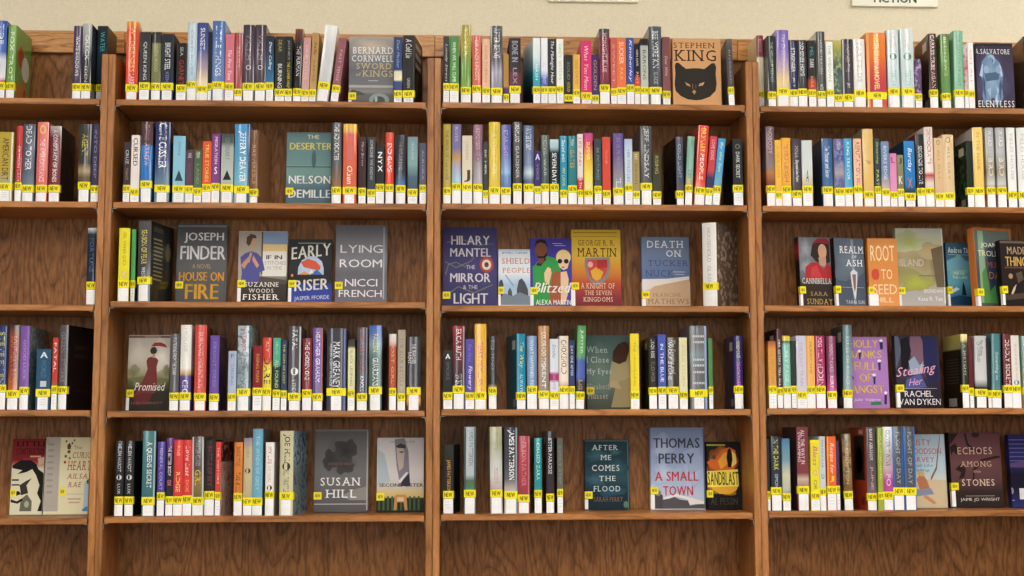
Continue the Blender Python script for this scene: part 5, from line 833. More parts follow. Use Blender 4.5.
('f',3,1,-0.8338,0.1184,0.2174,0.027,0.13,0.0611,0,0.0508,'f','c8c0b4:0,ccc4b4:.35,a8a484:.5,6a6a48:.6,3c3830:.75,34302c',[('P','7c5c58',[(0.0095,0.9895),(0.996,0.9895),(0.996,0.9631),(0.0095,0.9631)]),('P','a89878',[(0.3837,0.9842),(0.7627,0.9842),(0.7627,0.9684),(0.3837,0.9684)]),('N',0.81,0.7209,0.2368,0.2106,'ccc4b6','ece6da'),('N',0.2416,0.7867,0.1895,0.158,'ccc4b6','d8d0c2'),('N',0.1468,0.4971,0.1658,0.1053,'a09a7c','80805c'),('N',0.9521,0.4971,0.1184,0.1053,'a09a7c','80805c'),('N',0.5258,0.3918,0.4737,0.0658,'7c7a58','686a44'),('P','7a3a3a',[(0.4429,0.6551),(0.4784,0.7011),(0.5732,0.7143),(0.6679,0.7011),(0.7271,0.6682),(0.6916,0.5761),(0.7034,0.4971),(0.7153,0.3523),(0.6679,0.2338),(0.3837,0.1943),(0.1468,0.1811),(0.289,0.3128),(0.4074,0.4444),(0.4784,0.5497)]),('P','6a3034',[(0.1468,0.1811),(0.3363,0.2338),(0.6205,0.2338),(0.5258,0.1021),(0.2416,0.0758)]),('E',0.6063,0.7933,0.0805,0.05,'4a3830'),('P','c09880',[(0.5826,0.7525),(0.6442,0.7525),(0.6442,0.6998),(0.5826,0.6998)]),('P','a8403c',[(0.5376,0.8525),(0.6205,0.8986),(0.7627,0.9052),(0.8811,0.8789),(0.9285,0.8341),(0.739,0.8552)]),('P','5a3c34',[(0.6111,0.8131),(0.6205,0.8657),(0.6324,0.8657),(0.6205,0.8065)]),('T','Promised',0.1824,0.9166,0.2667,0.372,'f0ece4','',0.3,0),('T','LEAH GARRIOTT',0.1232,0.8574,0.089,0.1219,'8a6858','',0,0)],{},'face-out book, woman in long red dress with parasol, first from left, second bay, fourth shelf'),
('s',3,1,-0.7372,0.0246,0.2129,0.1448,0.012,0.0,0,0.04,'h','5a5658:0,605c5e',[('WATCHING FROM THE DARK','c8c4c4',0.2046,0.0993,0.5,0)],{},'grey book with pale lettering, second from left, second bay, fourth shelf'),
('s',3,1,-0.707,0.0293,0.238,0.1618,0.012,0.0,0,0.0408,'h','e0dcd4:0,e4dfd6:.5,c8a468:.56,5c4a88:.6,605092',[('HOUSE','c0b8b0',0.2296,0.163,0.35,0),('CEO','e8e0f0',0.0855,0.0469,0.6,0)],{},'tall white book with purple foot, third from left, second bay, fourth shelf'),
('s',3,1,-0.666,0.0318,0.2381,0.1619,0.012,0.0,-3.69,0.0391,'h','cc4c40:0,c8463c',[('BURNING MOUNTAIN','e08c80',0.2186,0.0634,0.45,0)],{'rc': '7a2c28'},'tall red glossy book, fourth from left, second bay, fourth shelf'),
('s',3,1,-0.6277,0.0253,0.2089,0.142,0.012,0.0,0,0.0372,'h','6a509c:0,7058a4',[('FRONT DESK','8c78c0',0.1908,0.0634,0.4,0)],{'rc': '42345c'},'purple book with cover facing right, fifth from left, second bay, fourth shelf'),
('s',3,1,-0.5783,0.022,0.1659,0.1128,0.012,0.0,0,0.0385,'p','a8b4cc:0,b0bcd2:.75,3c4458:.8,b0bcd2:.86',[('F','4a5470',0.1575,0.1464,0.4,0),('CARDINAL','6a7a98',0.1298,0.0689,0.4,0)],{},'small pale blue book, sixth from left, second bay, fourth shelf'),
('s',3,1,-0.5467,0.0363,0.2361,0.1605,0.012,0.0,0,0.0517,'h','a8b8bc:0,b4c0c4:.3,7c8c94:.5,a8b4bc:.8,98a8b0',[('NATIONAL','b85868',0.2327,0.1575,0.4,0),('LEAVING','5a6c78',0.1464,0.0633,0.5,0)],{'noise': '5c6a70','edge': 'R','ec': '3c6068'},'thick tall silver blue book, seventh from left, second bay, fourth shelf'),
('s',3,1,-0.5085,0.0256,0.1798,0.1223,0.012,0.0,0,0.0536,'p','8a2028:0,82202a',[('RISING MAN','d0a048',0.1576,0.0799,0.4,0)],{},'dark red book with gold lettering, eighth from left, second bay, fourth shelf'),
('s',3,1,-0.4828,0.024,0.2033,0.1382,0.012,0.0,0,0.0528,'h','d44840:0,d04a3c:.3,e8d048:.42,e8cc48',[('DARE','201c18',0.1465,0.0744,0.8,0),('ALY','f0d0a0',0.1938,0.1632,0.4,0)],{},'red book with black letters on yellow, ninth from left, second bay, fourth shelf'),
('s',3,1,-0.4562,0.0204,0.2022,0.1375,0.012,0.0,0,0.0481,'p','50a488:0,58a88c:.38,1e3c34:.4,244c40',[('HELLO','a8dcc8',0.191,0.1576,0.4,0),('ALL FOUND','d0d8a0',0.1409,0.0633,0.5,0)],{},'green book with dark lower half, tenth from left, second bay, fourth shelf'),
('s',3,1,-0.4358,0.016,0.1966,0.1337,0.012,0.0,0,0.0458,'p','38405c:0,3a4460',[('THE SON OF LOST','d8cc50',0.1855,0.0744,0.4,0)],{},'slim navy book with yellow lettering, eleventh from left, second bay, fourth shelf'),
('s',3,1,-0.4071,0.0343,0.2349,0.1597,0.012,0.0,0,0.0392,'h','4c484c:0,545056:.4,5a565c',[('FATAL','e0dcdc',0.2246,0.1688,0.45,0),('LYNDS','bbb',0.0854,0.0467,0.35,0)],{'edge': 'R','ec': 'c0c4cc','emb': ('e8e4dc',0.109)},'thick tall dark grey glossy book, twelfth from left, second bay, fourth shelf'),  # pale right edge strip paints in the white highlight of the glossy jacket
('s',3,1,-0.3723,0.026,0.2012,0.1368,0.012,0.0,0,0.0488,'h','7c2c30:0,822e34',[('THE CHOSEN ONE','f0e0dc',0.1911,0.0854,0.55,0)],{},'dark red book with white lettering, thirteenth from left, second bay, fourth shelf'),
('s',3,1,-0.3427,0.0271,0.2303,0.1566,0.012,-0.0039,0,0.0383,'h','6c5094:0,7858a0:.3,5c4c78',[('HEATHER GRAHAM','f0e8f4',0.2191,0.0799,0.5,0)],{'edge': 'R','ec': 'c8784c'},'tall purple book with orange edge, fourteenth from left, second bay, fourth shelf'),
('s',3,1,-0.291,0.0535,0.229,0.1557,0.012,0.0,0,0.0521,'h','3c3c44:0,40404a',[('MARK GREANEY','f6f4f4',0.1912,0.0632,0.42,0),('MISSION AGENT IN PLACE','c0c0c4',0.1856,0.0688,0.14,-0.3)],{'edge': 'R','ec': '48588c'},'thickest charcoal book with bold white lettering, fifteenth from left, second bay, fourth shelf'),
('s',3,1,-0.2496,0.0189,0.1988,0.1352,0.012,0.0,0,0.0474,'p','3a3430:0,4a4438:.1,e0dcb0:.14,dcd8a8',[('BLACK LEOPARD','8a8458',0.1689,0.0687,0.4,0)],{},'slim cream yellow book with dark top, sixteenth from left, second bay, fourth shelf'),
('s',3,1,-0.2201,0.0283,0.2319,0.1577,0.012,0.0,0,0.0382,'h','505058:0,484850',[('EMBASSY WIFE','b84a44',0.2249,0.1076,0.5,0),('KNOLL','ddd',0.0965,0.0521,0.4,0)],{'edge': 'R','ec': '8890a0'},'tall slate book with red lettering, seventeenth from left, second bay, fourth shelf'),
('s',3,1,-0.1832,0.0356,0.2378,0.1617,0.012,0.0,3.73,0.0562,'h','4c64b0:0,6078b4:.12,8aa0a8:.22,5c7470:.4,586c68',[('FALLEN','d8d868',0.2137,0.1634,0.4,0),('GUARDIANS','f0f0ec',0.1467,0.0687,0.5,0)],{'rc': '2c3a44'},'tall blue topped green grey book, eighteenth from left, second bay, fourth shelf'),
('s',3,1,-0.135,0.0195,0.2138,0.1454,0.012,0.0,0,0.0526,'h','e8e0dc:0,dcc8c0:.1,b85438:.18,ac4c30',[('LOST GIRL','e0a080',0.1914,0.0743,0.45,0)],{},'rust orange book with white top, nineteenth from left, second bay, fourth shelf'),
('s',3,1,-0.1106,0.0217,0.2256,0.1534,0.012,0.0,0,0.0381,'h','a89c88:0,b8ae98',[('THE BLUE SISTERS','7c7464',0.2027,0.0687,0.4,0)],{},'tall grey cream book, twentieth from left, second bay, fourth shelf'),
('s',3,1,-0.0762,0.039,0.2063,0.1403,0.012,0.0,0,0.0548,'h','3c3838:0,38343a:.5,3a302c:.68,d08838:.8,e8b050:.86,5a3a28:.95',[('THE SEARCHER','d8d0d0',0.1859,0.13,0.3,0),('SAINT','d8d0d0',0.1635,0.13,0.3,-0.3)],{'rc': '1c1a1a'},'dark book with orange flame at foot, twenty-first from left, second bay, fourth shelf'),
('s',3,2,0.0187,0.0257,0.1647,0.112,0.012,0.0,0,0.038,'p','303030:0,282828',[('A','f0f0f0',0.1552,0.1412,0.6,0),('SMOKE','666',0.1328,0.0825,0.4,0)],{},'small black book with white capital letter, first from left, third bay, fourth shelf'),
('s',3,2,0.049,0.033,0.2338,0.159,0.012,0.0,0,0.0558,'h','a04048:0,7c2c38:.15,54303c:.5,3a3438:.65,2c2a2c',[('ERICA RUTH','f0e0e0',0.2253,0.1384,0.5,0),('NEW DEAD','f4f0ec',0.0993,0.0658,0.65,0)],{'edge': 'R','ec': 'a8a0a4'},'tall maroon and black book, white lettering, second from left, third bay, fourth shelf'),
('s',3,2,0.0801,0.0246,0.1973,0.1342,0.012,0.0,0,0.0379,'p','584c9c:0,5c50a4',[('The First','8878c8',0.1832,0.1328,0.4,0),('Flowery','f0e8f8',0.1216,0.0546,0.65,0)],{},'violet blue book with white script, third from left, third bay, fourth shelf'),
('s',3,2,0.1103,0.0325,0.2395,0.162,0.012,0.0,0,0.0393,'h','eab03c:0,ecb848:.8,eed080',[('TERRY MCMILLAN','d04878',0.1889,0.0658,0.5,0)],{},'tall yellow orange book, magenta lettering, fourth from left, third bay, fourth shelf'),
('s',3,2,0.144,0.0224,0.2058,0.1399,0.012,0.0,0,0.0518,'h','343030:0,302c2c:.65,c0a070:.72,a88058:.76,2c2828:.82',[('TALE','999',0.1946,0.1665,0.5,0),('MINES','777',0.1553,0.1105,0.4,0)],{},'black book with tan patch, fifth from left, third bay, fourth shelf'),
('s',3,2,0.2245,0.0253,0.2124,0.1444,0.012,0.0,-9,0.0378,'h','2c88a8:0,3090b0',[('The Way','e8e868',0.189,0.1161,0.6,0),('ALWAYS','c8e8f0',0.0993,0.049,0.4,0)],{'lc': '20606e','la': 'barcode'},'teal book, dark teal cover facing left, sixth from left, third bay, fourth shelf'),
('s',3,2,0.2544,0.0284,0.206,0.1401,0.012,0.0,0,0.0551,'h','6a84a8:0,6c88ac',[('WHAT HAPPENED TO','b8cce0',0.1947,0.0657,0.35,0)],{},'slate blue book, seventh from left, third bay, fourth shelf'),
('s',3,2,0.2878,0.0304,0.2348,0.1596,0.012,0.0,0,0.042,'h','b07c48:0,a87c50:.2,9a8878:.5,887868:.8,a89888',[('COLORADO TIME','e8e0d4',0.2173,0.1217,0.45,0),('KENT','e8e4dc',0.1217,0.0601,0.4,0)],{'edge': 'L','ec': 'c88848'},'tall brown and grey glossy book, eighth from left, third bay, fourth shelf'),
('s',3,2,0.3171,0.0245,0.1976,0.1344,0.012,0.0,0,0.0391,'p','d4d8e2:0,d8dae4:.46,b03878:.5,a83470:.58,dcdce4:.62',[('Smile','8890b0',0.1835,0.1442,0.5,0),('DAUGHTER','b898b8',0.0993,0.0545,0.4,0)],{},'white book with pink square, ninth from left, third bay, fourth shelf'),
('s',3,2,0.3443,0.0265,0.2061,0.1401,0.012,0.0,0,0.0545,'h','e4d8c4:0,e6dac6:.6,c86838:.75,b85c34:.9',[('CHOKEHOLD','7c3428',0.1948,0.0993,0.65,0)],{},'cream book with dark red lettering, tenth from left, third bay, fourth shelf'),
('s',3,2,0.3668,0.0152,0.194,0.1319,0.012,0.0,0,0.0545,'p','3a4268:0,3c4468:.55,383070',[('DAY ONE AFTER','d8dce8',0.1779,0.0937,0.5,0)],{},'slim navy book with white lettering, eleventh from left, third bay, fourth shelf'),
('s',3,2,0.3884,0.0243,0.2351,0.1598,0.012,0.0318,0,0.0391,'h','58985c:0,60a060:.36,4a60a8:.42,4c60b0:.62,3c3c44:.68,404048',[('JUPITER','c8e8c8',0.2231,0.1555,0.45,0),('BLACK','c8a848',0.0825,0.0545,0.5,0)],{},'tall green and blue glossy book, leaning, twelfth from left, third bay, fourth shelf'),
('f',3,2,0.4867,0.1278,0.217,0.027,0.145,0.0611,0,0.0548,'f','5e7474:0,668080:.4,788478:.65,5c6660:.85,50584c',[('N',0.2932,0.5151,0.3648,0.3502,'667c7c','74887e'),('P','bcae88',[(0.5896,0.6767),(0.7036,0.7845),(0.886,0.8114),(0.996,0.7845),(0.996,0.4074),(0.7948,0.3265),(0.5212,0.3804),(0.544,0.542)]),('P','b0a27c',[(0.6808,0.3535),(0.996,0.4343),(0.996,0.0302),(0.544,0.0302)]),('P','54382c',[(0.6124,0.7845),(0.7264,0.8788),(0.886,0.9192),(0.9772,0.8788),(0.9772,0.7845),(0.9088,0.6498),(0.7492,0.6094),(0.5896,0.6498)]),('P','c8b490',[(0.5212,0.3804),(0.7036,0.3804),(0.7948,0.2727),(0.5212,0.2996)]),('T','When',-0.0031,0.487,0.7643,0.8451,'d0dcd8','s',0,0),('T','I Close',-0.0031,0.5098,0.6296,0.7104,'d0dcd8','s',0,0),('T','My Eyes',-0.0031,0.5668,0.4545,0.5488,'d0dcd8','s',0,0),('T','Elizabeth',0.0083,0.544,0.2727,0.3467,'b8b4a0','s',0,0),('T','Musser',0.0197,0.487,0.1447,0.2188,'b8b4a0','s',0,0)],{'labw': 0},'face-out grey green book, long haired woman in cream, thirteenth from left, third bay, fourth shelf'),
('s',3,2,0.5443,0.0244,0.2132,0.145,0.012,0.0,6.72,0.0404,'p','ecd430:0,ecd434',[('THE UNWILLING','b8a020',0.1894,0.0656,0.3,0)],{},'bright yellow book right of the face-out woman, fourteenth from left, third bay, fourth shelf'),
('s',3,2,0.5956,0.0227,0.2019,0.1373,0.012,0.0,0,0.0515,'h','2c2a2a:0,343030',[('LYNDA ROSE','e8e8e8',0.1951,0.1443,0.5,0),('FLOWER','8a7a68',0.1331,0.0768,0.5,0)],{'lc': '1c1a18','la': 'sq'},'black book with white lettering, black side left, fifteenth from left, third bay, fourth shelf'),
('s',3,2,0.6217,0.0227,0.2107,0.1433,0.012,0.0,0,0.0527,'p','4a58a8:0,4c5cac',[('IN THE BLUE','e8ecf8',0.1839,0.0768,0.45,0)],{},'royal blue book with white lettering, sixteenth from left, third bay, fourth shelf'),
('s',3,2,0.6526,0.0335,0.202,0.1374,0.012,0.0,0,0.0529,'h','4a4038:0,403a34',[('The Evening and','c8c0b4',0.1952,0.0993,0.5,0),('WOLF STONE','d0c8b8',0.1896,0.0824,0.3,-0.25)],{},'dark brown book with grey lettering, seventeenth from left, third bay, fourth shelf'),
('s',3,2,0.682,0.0225,0.2021,0.1374,0.012,0.0,0,0.0403,'p','dcd6a8:0,e0dab0',[('COLD STORM','b8b08c',0.1811,0.0655,0.3,0)],{},'cream yellow book beside large grey one, eighteenth from left, third bay, fourth shelf'),
('s',3,2,0.7257,0.0484,0.2356,0.1602,0.012,0.0,0,0.045,'h','6c6c70:0,707074:.25,7c8a90:.35,66666a:.5,606064',[],{'hrows': 1,'edge': 'R','ec': '98a8d0'},'large grey book with rows of small letters, nineteenth from left, third bay, fourth shelf'),
('s',3,2,0.7598,0.0114,0.1999,0.1359,0.012,0.0,0,0.0529,'p','54844c',[],{},'thin green book behind the large grey one, twentieth from left, third bay, fourth shelf'),
('s',3,2,0.8394,0.0245,0.2074,0.141,0.012,0.0,0,0.0556,'h','2e2464:0,32286a',[('HARD CASE','d8d050',0.1926,0.1445,0.45,0),('DEATH MARK','d850b8',0.1332,0.0655,0.5,0)],{'lc': '2a2648','la': 'barcode'},'navy purple book with yellow and magenta lettering, twenty-first from left, third bay, fourth shelf'),
('s',3,3,0.9358,0.0223,0.1911,0.13,0.012,0.0,0,0.0539,'p','a04838:0,d89848:.12,dca458',[('THE PRETTY ONE','c88838',0.1656,0.0694,0.45,0)],{},'gold book with reddish top, first from left, far-right bay, fourth shelf'),
('s',3,3,0.9568,0.0158,0.2252,0.1532,0.012,0.0,0,0.0497,'h','543034:0,4c2c30',[('HER SISTERS TELL ALL','e8e0e0',0.194,0.0638,0.4,0)],{'lc': '2c2022','la': 'sq'},'tall dark maroon book with white lettering, second from left, far-right bay, fourth shelf'),
('s',3,3,0.9775,0.0218,0.2059,0.14,0.012,0.0,0,0.0519,'h','e0c848:0,d8c450:.06,50584c:.08,88c4b4:.12,8ccab8',[('LIBBY PAGE','d0ece4',0.177,0.0751,0.45,0)],{},'mint book with yellow and black top, third from left, far-right bay, fourth shelf'),
('s',3,3,0.9965,0.0143,0.1912,0.13,0.012,0.0,0,0.0539,'p','303c30:0,2c3830',[],{},'slim dark green book, fourth from left, far-right bay, fourth shelf'),
('s',3,3,1.0192,0.0284,0.206,0.1401,0.012,0.0,0,0.0384,'p','c4c0d4:0,d4ccd4',[('THE LAST TRAIN','b0a0b8',0.1884,0.0638,0.35,0)],{},'white lilac book, fifth from left, far-right bay, fourth shelf'),
('s',3,3,1.0462,0.0244,0.206,0.1401,0.012,0.0,0,0.0533,'h','e8ac58:0,ecb668',[('HURRICANE','c07c34',0.1884,0.0977,0.35,0)],{},'orange yellow book beside the magenta one, sixth from left, far-right bay, fourth shelf'),
('s',3,3,1.0742,0.027,0.2061,0.1401,0.012,0.0,0,0.0533,'h','a83060:0,b03468',[('MEG TILLY','f4e0e8',0.2027,0.1317,0.5,0),('HIDDEN','f8f0f0',0.126,0.0637,0.6,0)],{},'magenta book with white lettering, seventh from left, far-right bay, fourth shelf'),
('s',3,3,1.1058,0.0259,0.2056,0.1398,0.012,0.0,8.04,0.0383,'h','7c3450:0,863c60:.5,c04888:.75,d05898',[('MOONLIT CARES','d89cb4',0.1828,0.1033,0.45,0),('RORY','f8d8e8',0.092,0.0581,0.4,0)],{},'dark magenta book with pink foot, eighth from left, far-right bay, fourth shelf'),
('s',3,3,1.1509,0.0253,0.237,0.1611,0.012,0.0128,4.03,0.0425,'h','5c7478:0,7c9498:.5,8ca0a0',[('RULES OF ROAD','a8bcc0',0.2056,0.0694,0.5,0)],{'lc': '2a4c4c','la': 'barcode'},'tall slate teal glossy book, dark side left, ninth from left, far-right bay, fourth shelf'),
('f',3,3,1.2352,0.108,0.2064,0.027,0.07,0.0611,0,0,'f','a878b8:0,aa7cba:.5,a676b4',[('T','HOLLY',-0.0259,0.757,0.8499,0.9593,'e8c860','b',0,0),('T','BANKS',-0.0529,0.838,0.6998,0.8078,'e8c860','b',0,0),('T','FULL',0.0821,0.703,0.5315,0.6465,'e8c860','b',0,0),('T','OF',0.2171,0.5411,0.3702,0.4824,'e8c860','b',0,0),('T','ANGST',-0.0259,0.865,0.2089,0.3211,'e8c860','b',0,0),('T','Julie Valerie',0.0281,0.757,0.0897,0.1388,'e0d0e8','',0.3,0),('P','34305c',[(0.7975,0.9243),(0.8866,0.9383),(0.892,0.8261),(0.811,0.8261)]),('E',0.8461,0.9481,0.0432,0.0196,'f0e8f0'),('P','34305c',[(0.2171,0.77),(0.2846,0.784),(0.2711,0.6858),(0.2279,0.6858)]),('E',0.2441,0.8008,0.0432,0.0182,'f0e8f0'),('P','34305c',[(0.73,0.6297),(0.811,0.6578),(0.7975,0.5315),(0.7462,0.5315)]),('E',0.7732,0.6634,0.054,0.0196,'f0e8f0'),('P','34305c',[(0.5843,0.4333),(0.649,0.4474),(0.6382,0.3352),(0.5897,0.3352)]),('E',0.614,0.467,0.054,0.0196,'f0e8f0'),('P','34305c',[(0.865,0.1809),(0.9352,0.1949),(0.919,0.0546),(0.8542,0.0546)]),('E',0.9028,0.2145,0.0405,0.021,'f0e8f0'),('P','34305c',[(0.004,0.4614),(0.0551,0.4333),(0.0551,0.3913),(0.004,0.4193)]),('P','3c7c58',[(0.4871,0.0827),(0.757,0.0967),(0.784,0.0476),(0.4871,0.0434)])],{'nolab': 1},'face-out lavender book with yellow title, tenth from left, far-right bay, fourth shelf'),
('f',3,3,1.3765,0.1296,0.2113,0.027,0.07,0.0611,0,0.0575,'f','3a3440:0,40384a:.4,342e3c:.7,26222a',[('N',0.4584,0.6705,0.4062,0.3021,'3a3440','6a4a6c'),('P','586070',[(0.004,0.9863),(0.0973,0.9863),(0.1424,0.7803),(0.0521,0.5881),(0.004,0.5332)]),('P','7c5c6c',[(0.3681,0.9863),(0.5938,0.9863),(0.7292,0.7803),(0.684,0.643),(0.4584,0.5881),(0.323,0.7803)]),('P','1e1a22',[(0.1424,0.9451),(0.323,0.9863),(0.3681,0.7803),(0.2778,0.5332),(0.1198,0.5057)]),('P','2c2c54',[(0.6389,0.9863),(0.9549,0.9588),(0.9774,0.3959),(0.7292,0.341),(0.6389,0.5881)]),('P','90a0b4',[(0.3004,0.643),(0.4358,0.7117),(0.5486,0.5881),(0.6389,0.643),(0.5938,0.4783),(0.3455,0.4508)]),('P','505894',[(0.2327,0.3959),(0.5486,0.4783),(0.684,0.286),(0.1876,0.2586)]),('T','Stealing',0.007,0.9097,0.4233,0.5881,'e0a8b8','',0.3,8),('T','Her',0.2778,0.5938,0.3135,0.4096,'d8a0b4','',0.3,8),('P','a8a0a8',[(0.1876,0.2723),(0.9097,0.2723),(0.9097,0.2654),(0.1876,0.2654)]),('T','RACHEL',0.1763,0.8082,0.1556,0.238,'e4e0e4','',0,0),('T','VAN DYKEN',0.0409,0.9774,0.0458,0.1282,'e4e0e4','',0,0)],{},'face-out dark book, embracing couple in purple, eleventh from left, far-right bay, fourth shelf'),
('s',3,3,1.4913,0.0197,0.2118,0.144,0.012,0.0,0,0.0565,'h','e8e0a0:0,dcd090:.07,5a5c48:.12,38382c:.3,2c2820',[('A SKETCHY','b8b8a0',0.1832,0.092,0.35,0)],{'lc': 'c8b860:0,a8a468:.19,1e1c1a:.21,1c1a1a','la': 'rows'},'black book with yellow topped back cover, twelfth from left, far-right bay, fourth shelf'),
('s',3,3,1.5081,0.0119,0.2033,0.1382,0.012,0.0,0,0.0479,'p','6a2c30:0,5c2428',[],{},'thin dark red book, thirteenth from left, far-right bay, fourth shelf'),
('s',3,3,1.5362,0.0349,0.2062,0.1402,0.012,0.018,0,0.0442,'h','c4c4c4:0,cccccc:.6,28282c:.72,48484c',[('The Writing','505058',0.1947,0.149,0.4,0),('OF CHARLES','6a6a70',0.189,0.1319,0.3,-0.2)],{},'silver white book with black photograph at foot, fourteenth from left, far-right bay, fourth shelf'),
('s',3,3,1.5599,0.0099,0.2005,0.1363,0.012,0.0,0,0.0408,'p','26282a',[],{},'thin black book beside silver white one, fifteenth from left, far-right bay, fourth shelf'),
('s',3,3,1.5804,0.0276,0.2126,0.1445,0.012,0.0223,0,0.0408,'h','4c7c80:0,5c8c90',[('Something to','c8dcdc',0.1605,0.0806,0.45,0)],{'edge': 'R','ec': '2c3c44'},'teal book with pale script, sixteenth from left, far-right bay, fourth shelf'),
('s',3,3,1.6145,0.0249,0.212,0.1442,0.012,0.0094,0,0.055,'h','6c2c30:0,742c30',[('DEADLY SECRETS','f0e0d8',0.1948,0.0635,0.55,0)],{'lc': '382428'},'dark red book with bold white lettering, seventeenth from left, far-right bay, fourth shelf'),
('s',3,3,1.6399,0.0248,0.2078,0.1413,0.012,-0.0044,0,0.055,'h','dcd6cc:0,e2dcd2',[('JEANNINE BLAKE','c0a8a0',0.1834,0.0749,0.3,0)],{'emb': ('4a70a8',0.0735)},'leaning cream book with blue dot, eighteenth from left, far-right bay, fourth shelf'),
('s',3,3,1.673,0.0268,0.2064,0.1403,0.012,0.0,0,0.0493,'h','8ab0a8:0,88a898:.4,c8a070',[],{},'pale teal book cut by right edge of photo, nineteenth from left, far-right bay, fourth shelf'),
('f',4,0,-1.1692,0.0907,0.2132,0.027,0.15,0.0611,0,0.0613,'f','7c2428:0,7a2428:.28,a85048:.32,dcd4b8:.4,dcd6ba:1',[('T','LITTLE',0.1376,1.0699,0.8999,0.9658,'1e1416','b',0,0),('T','CONSTRUCTIONS',0.1223,1.0699,0.788,0.8736,'3c1618','b',0,0),('P','d0a088',[(0.5502,0.7748),(0.8865,0.7748),(0.8865,0.7551),(0.5502,0.7551)]),('P','a03034',[(0.3362,0.7419),(0.8865,0.7419),(0.8865,0.7222),(0.3362,0.7222)]),('P','1e1a18',[(0.0306,0.6497),(0.2751,0.7156),(0.5808,0.7156),(0.7642,0.6629),(0.8253,0.5971),(0.996,0.5444),(0.996,0.044),(0.8559,0.044),(0.9476,0.1757),(0.8253,0.281),(0.8865,0.3864),(0.7642,0.5181),(0.6419,0.5971),(0.4585,0.5576),(0.1834,0.5312),(0.3362,0.5839),(0.0306,0.6102)]),('P','c8a890',[(0.7948,0.7419),(0.996,0.7617),(0.996,0.6695),(0.8253,0.6497)]),('P','262220',[(0.0306,0.4654),(0.2445,0.4654),(0.2445,0.4443),(0.0306,0.4443)]),('P','262220',[(0.0306,0.3996),(0.2751,0.3996),(0.2751,0.3811),(0.0306,0.3811)]),('P','262220',[(0.0306,0.3074),(0.2751,0.3074),(0.3362,0.2679),(0.1528,0.2415),(0.0306,0.2679)]),('P','3c3a34',[(0.2751,0.3864),(0.4585,0.4391),(0.6419,0.4786),(0.4891,0.3864),(0.5502,0.281),(0.3362,0.2547)]),('P','6a6a5c',[(0.3362,0.202),(0.5197,0.2679),(0.6725,0.1757),(0.6725,0.044),(0.3057,0.044)]),('P','262220',[(0.0306,0.202),(0.214,0.1757),(0.3668,0.2152),(0.3974,0.1889),(0.2445,0.1428),(0.0306,0.1625)]),('E',0.5197,0.1362,0.0734,0.0448,'a8a890')],{'nolab': 1,'sx': 0.1},'face-out red and cream book with black figure drawing, first from left, far-left bay, fifth shelf'),
('f',4,0,-1.0591,0.1251,0.2169,0.027,0.15,0.0611,0,0.0637,'f','e4dcb4:0,e2dab4:1',[('P','b4aca0',[(0.0044,0.9961),(0.3224,0.9961),(0.3224,0.0407),(0.0044,0.0407)]),('P','d8d0b4',[(0.3224,0.9961),(0.3446,0.9961),(0.3446,0.0407),(0.3224,0.0407)]),('P','9c968e',[(0.0556,0.9222),(0.189,0.9222),(0.189,0.8963),(0.0556,0.8963)]),('P','9c968e',[(0.0556,0.8444),(0.189,0.8444),(0.189,0.8185),(0.0556,0.8185)]),('P','9c968e',[(0.0556,0.7667),(0.189,0.7667),(0.189,0.7407),(0.0556,0.7407)]),('P','9c968e',[(0.0556,0.6889),(0.189,0.6889),(0.189,0.663),(0.0556,0.663)]),('P','9c968e',[(0.0556,0.6111),(0.189,0.6111),(0.189,0.5852),(0.0556,0.5852)]),('P','9c968e',[(0.0556,0.5333),(0.189,0.5333),(0.189,0.5074),(0.0556,0.5074)]),('P','9c968e',[(0.0556,0.4555),(0.189,0.4555),(0.189,0.4296),(0.0556,0.4296)]),('P','9c968e',[(0.0556,0.3778),(0.189,0.3778),(0.189,0.3518),(0.0556,0.3518)]),('P','9c968e',[(0.0556,0.3),(0.189,0.3),(0.189,0.2741),(0.0556,0.2741)]),('P','5a4a30',[(0.478,0.8963),(0.5225,0.9287),(0.5669,0.8963),(0.558,0.8444),(0.4869,0.8444)]),('E',0.5225,0.812,0.0356,0.0233,'6a5a38'),('E',0.4558,0.9481,0.0222,0.0156,'8a5030'),('E',0.5891,0.9222,0.0222,0.0156,'a04038'),('E',0.4558,0.7537,0.0289,0.0207,'6a7a50'),('E',0.4446,0.6759,0.0267,0.0181,'b04038'),('E',0.6336,0.9611,0.02,0.013,'7a5a30'),('E',0.5447,0.7278,0.0267,0.0169,'9a8050'),('T','The',0.6336,0.8115,0.8444,0.8898,'b07060','',0.2,0),('T','CURIOUS',0.6114,1.2116,0.7278,0.8056,'a04a40','s',0.2,0),('T','HEART of',0.5002,1.2561,0.5722,0.6889,'b04a40','s',0.2,0),('T','AILSA',0.5002,0.9671,0.462,0.5268,'a04a40','s',0.2,0),('T','RAE',0.5336,0.8337,0.3518,0.4167,'a04a40','s',0.2,0),('P','c0b088',[(0.5225,0.2663),(0.8782,0.2663),(0.8782,0.2585),(0.5225,0.2585)]),('P','c8a890',[(0.5447,0.2092),(0.8337,0.2092),(0.8337,0.1898),(0.5447,0.1898)]),('P','c8a890',[(0.5669,0.1639),(0.8115,0.1639),(0.8115,0.1444),(0.5669,0.1444)]),('P','b0c0d0',[(0.9004,0.4037),(0.9671,0.4555),(0.996,0.4555),(0.996,0.0407),(0.9004,0.0407)]),('P','3c4858',[(0.9449,0.4296),(0.996,0.462),(0.996,0.4555),(0.996,0.3907),(0.9671,0.3907)]),('P','4888b0',[(0.8782,0.0666),(0.9671,0.1055),(0.996,0.0926),(0.996,0.0407),(0.8782,0.0407)])],{'nolab': 1,'sx': 0.42},'face-out cream book with red title and tiny ornaments, second from left, far-left bay, fifth shelf'),
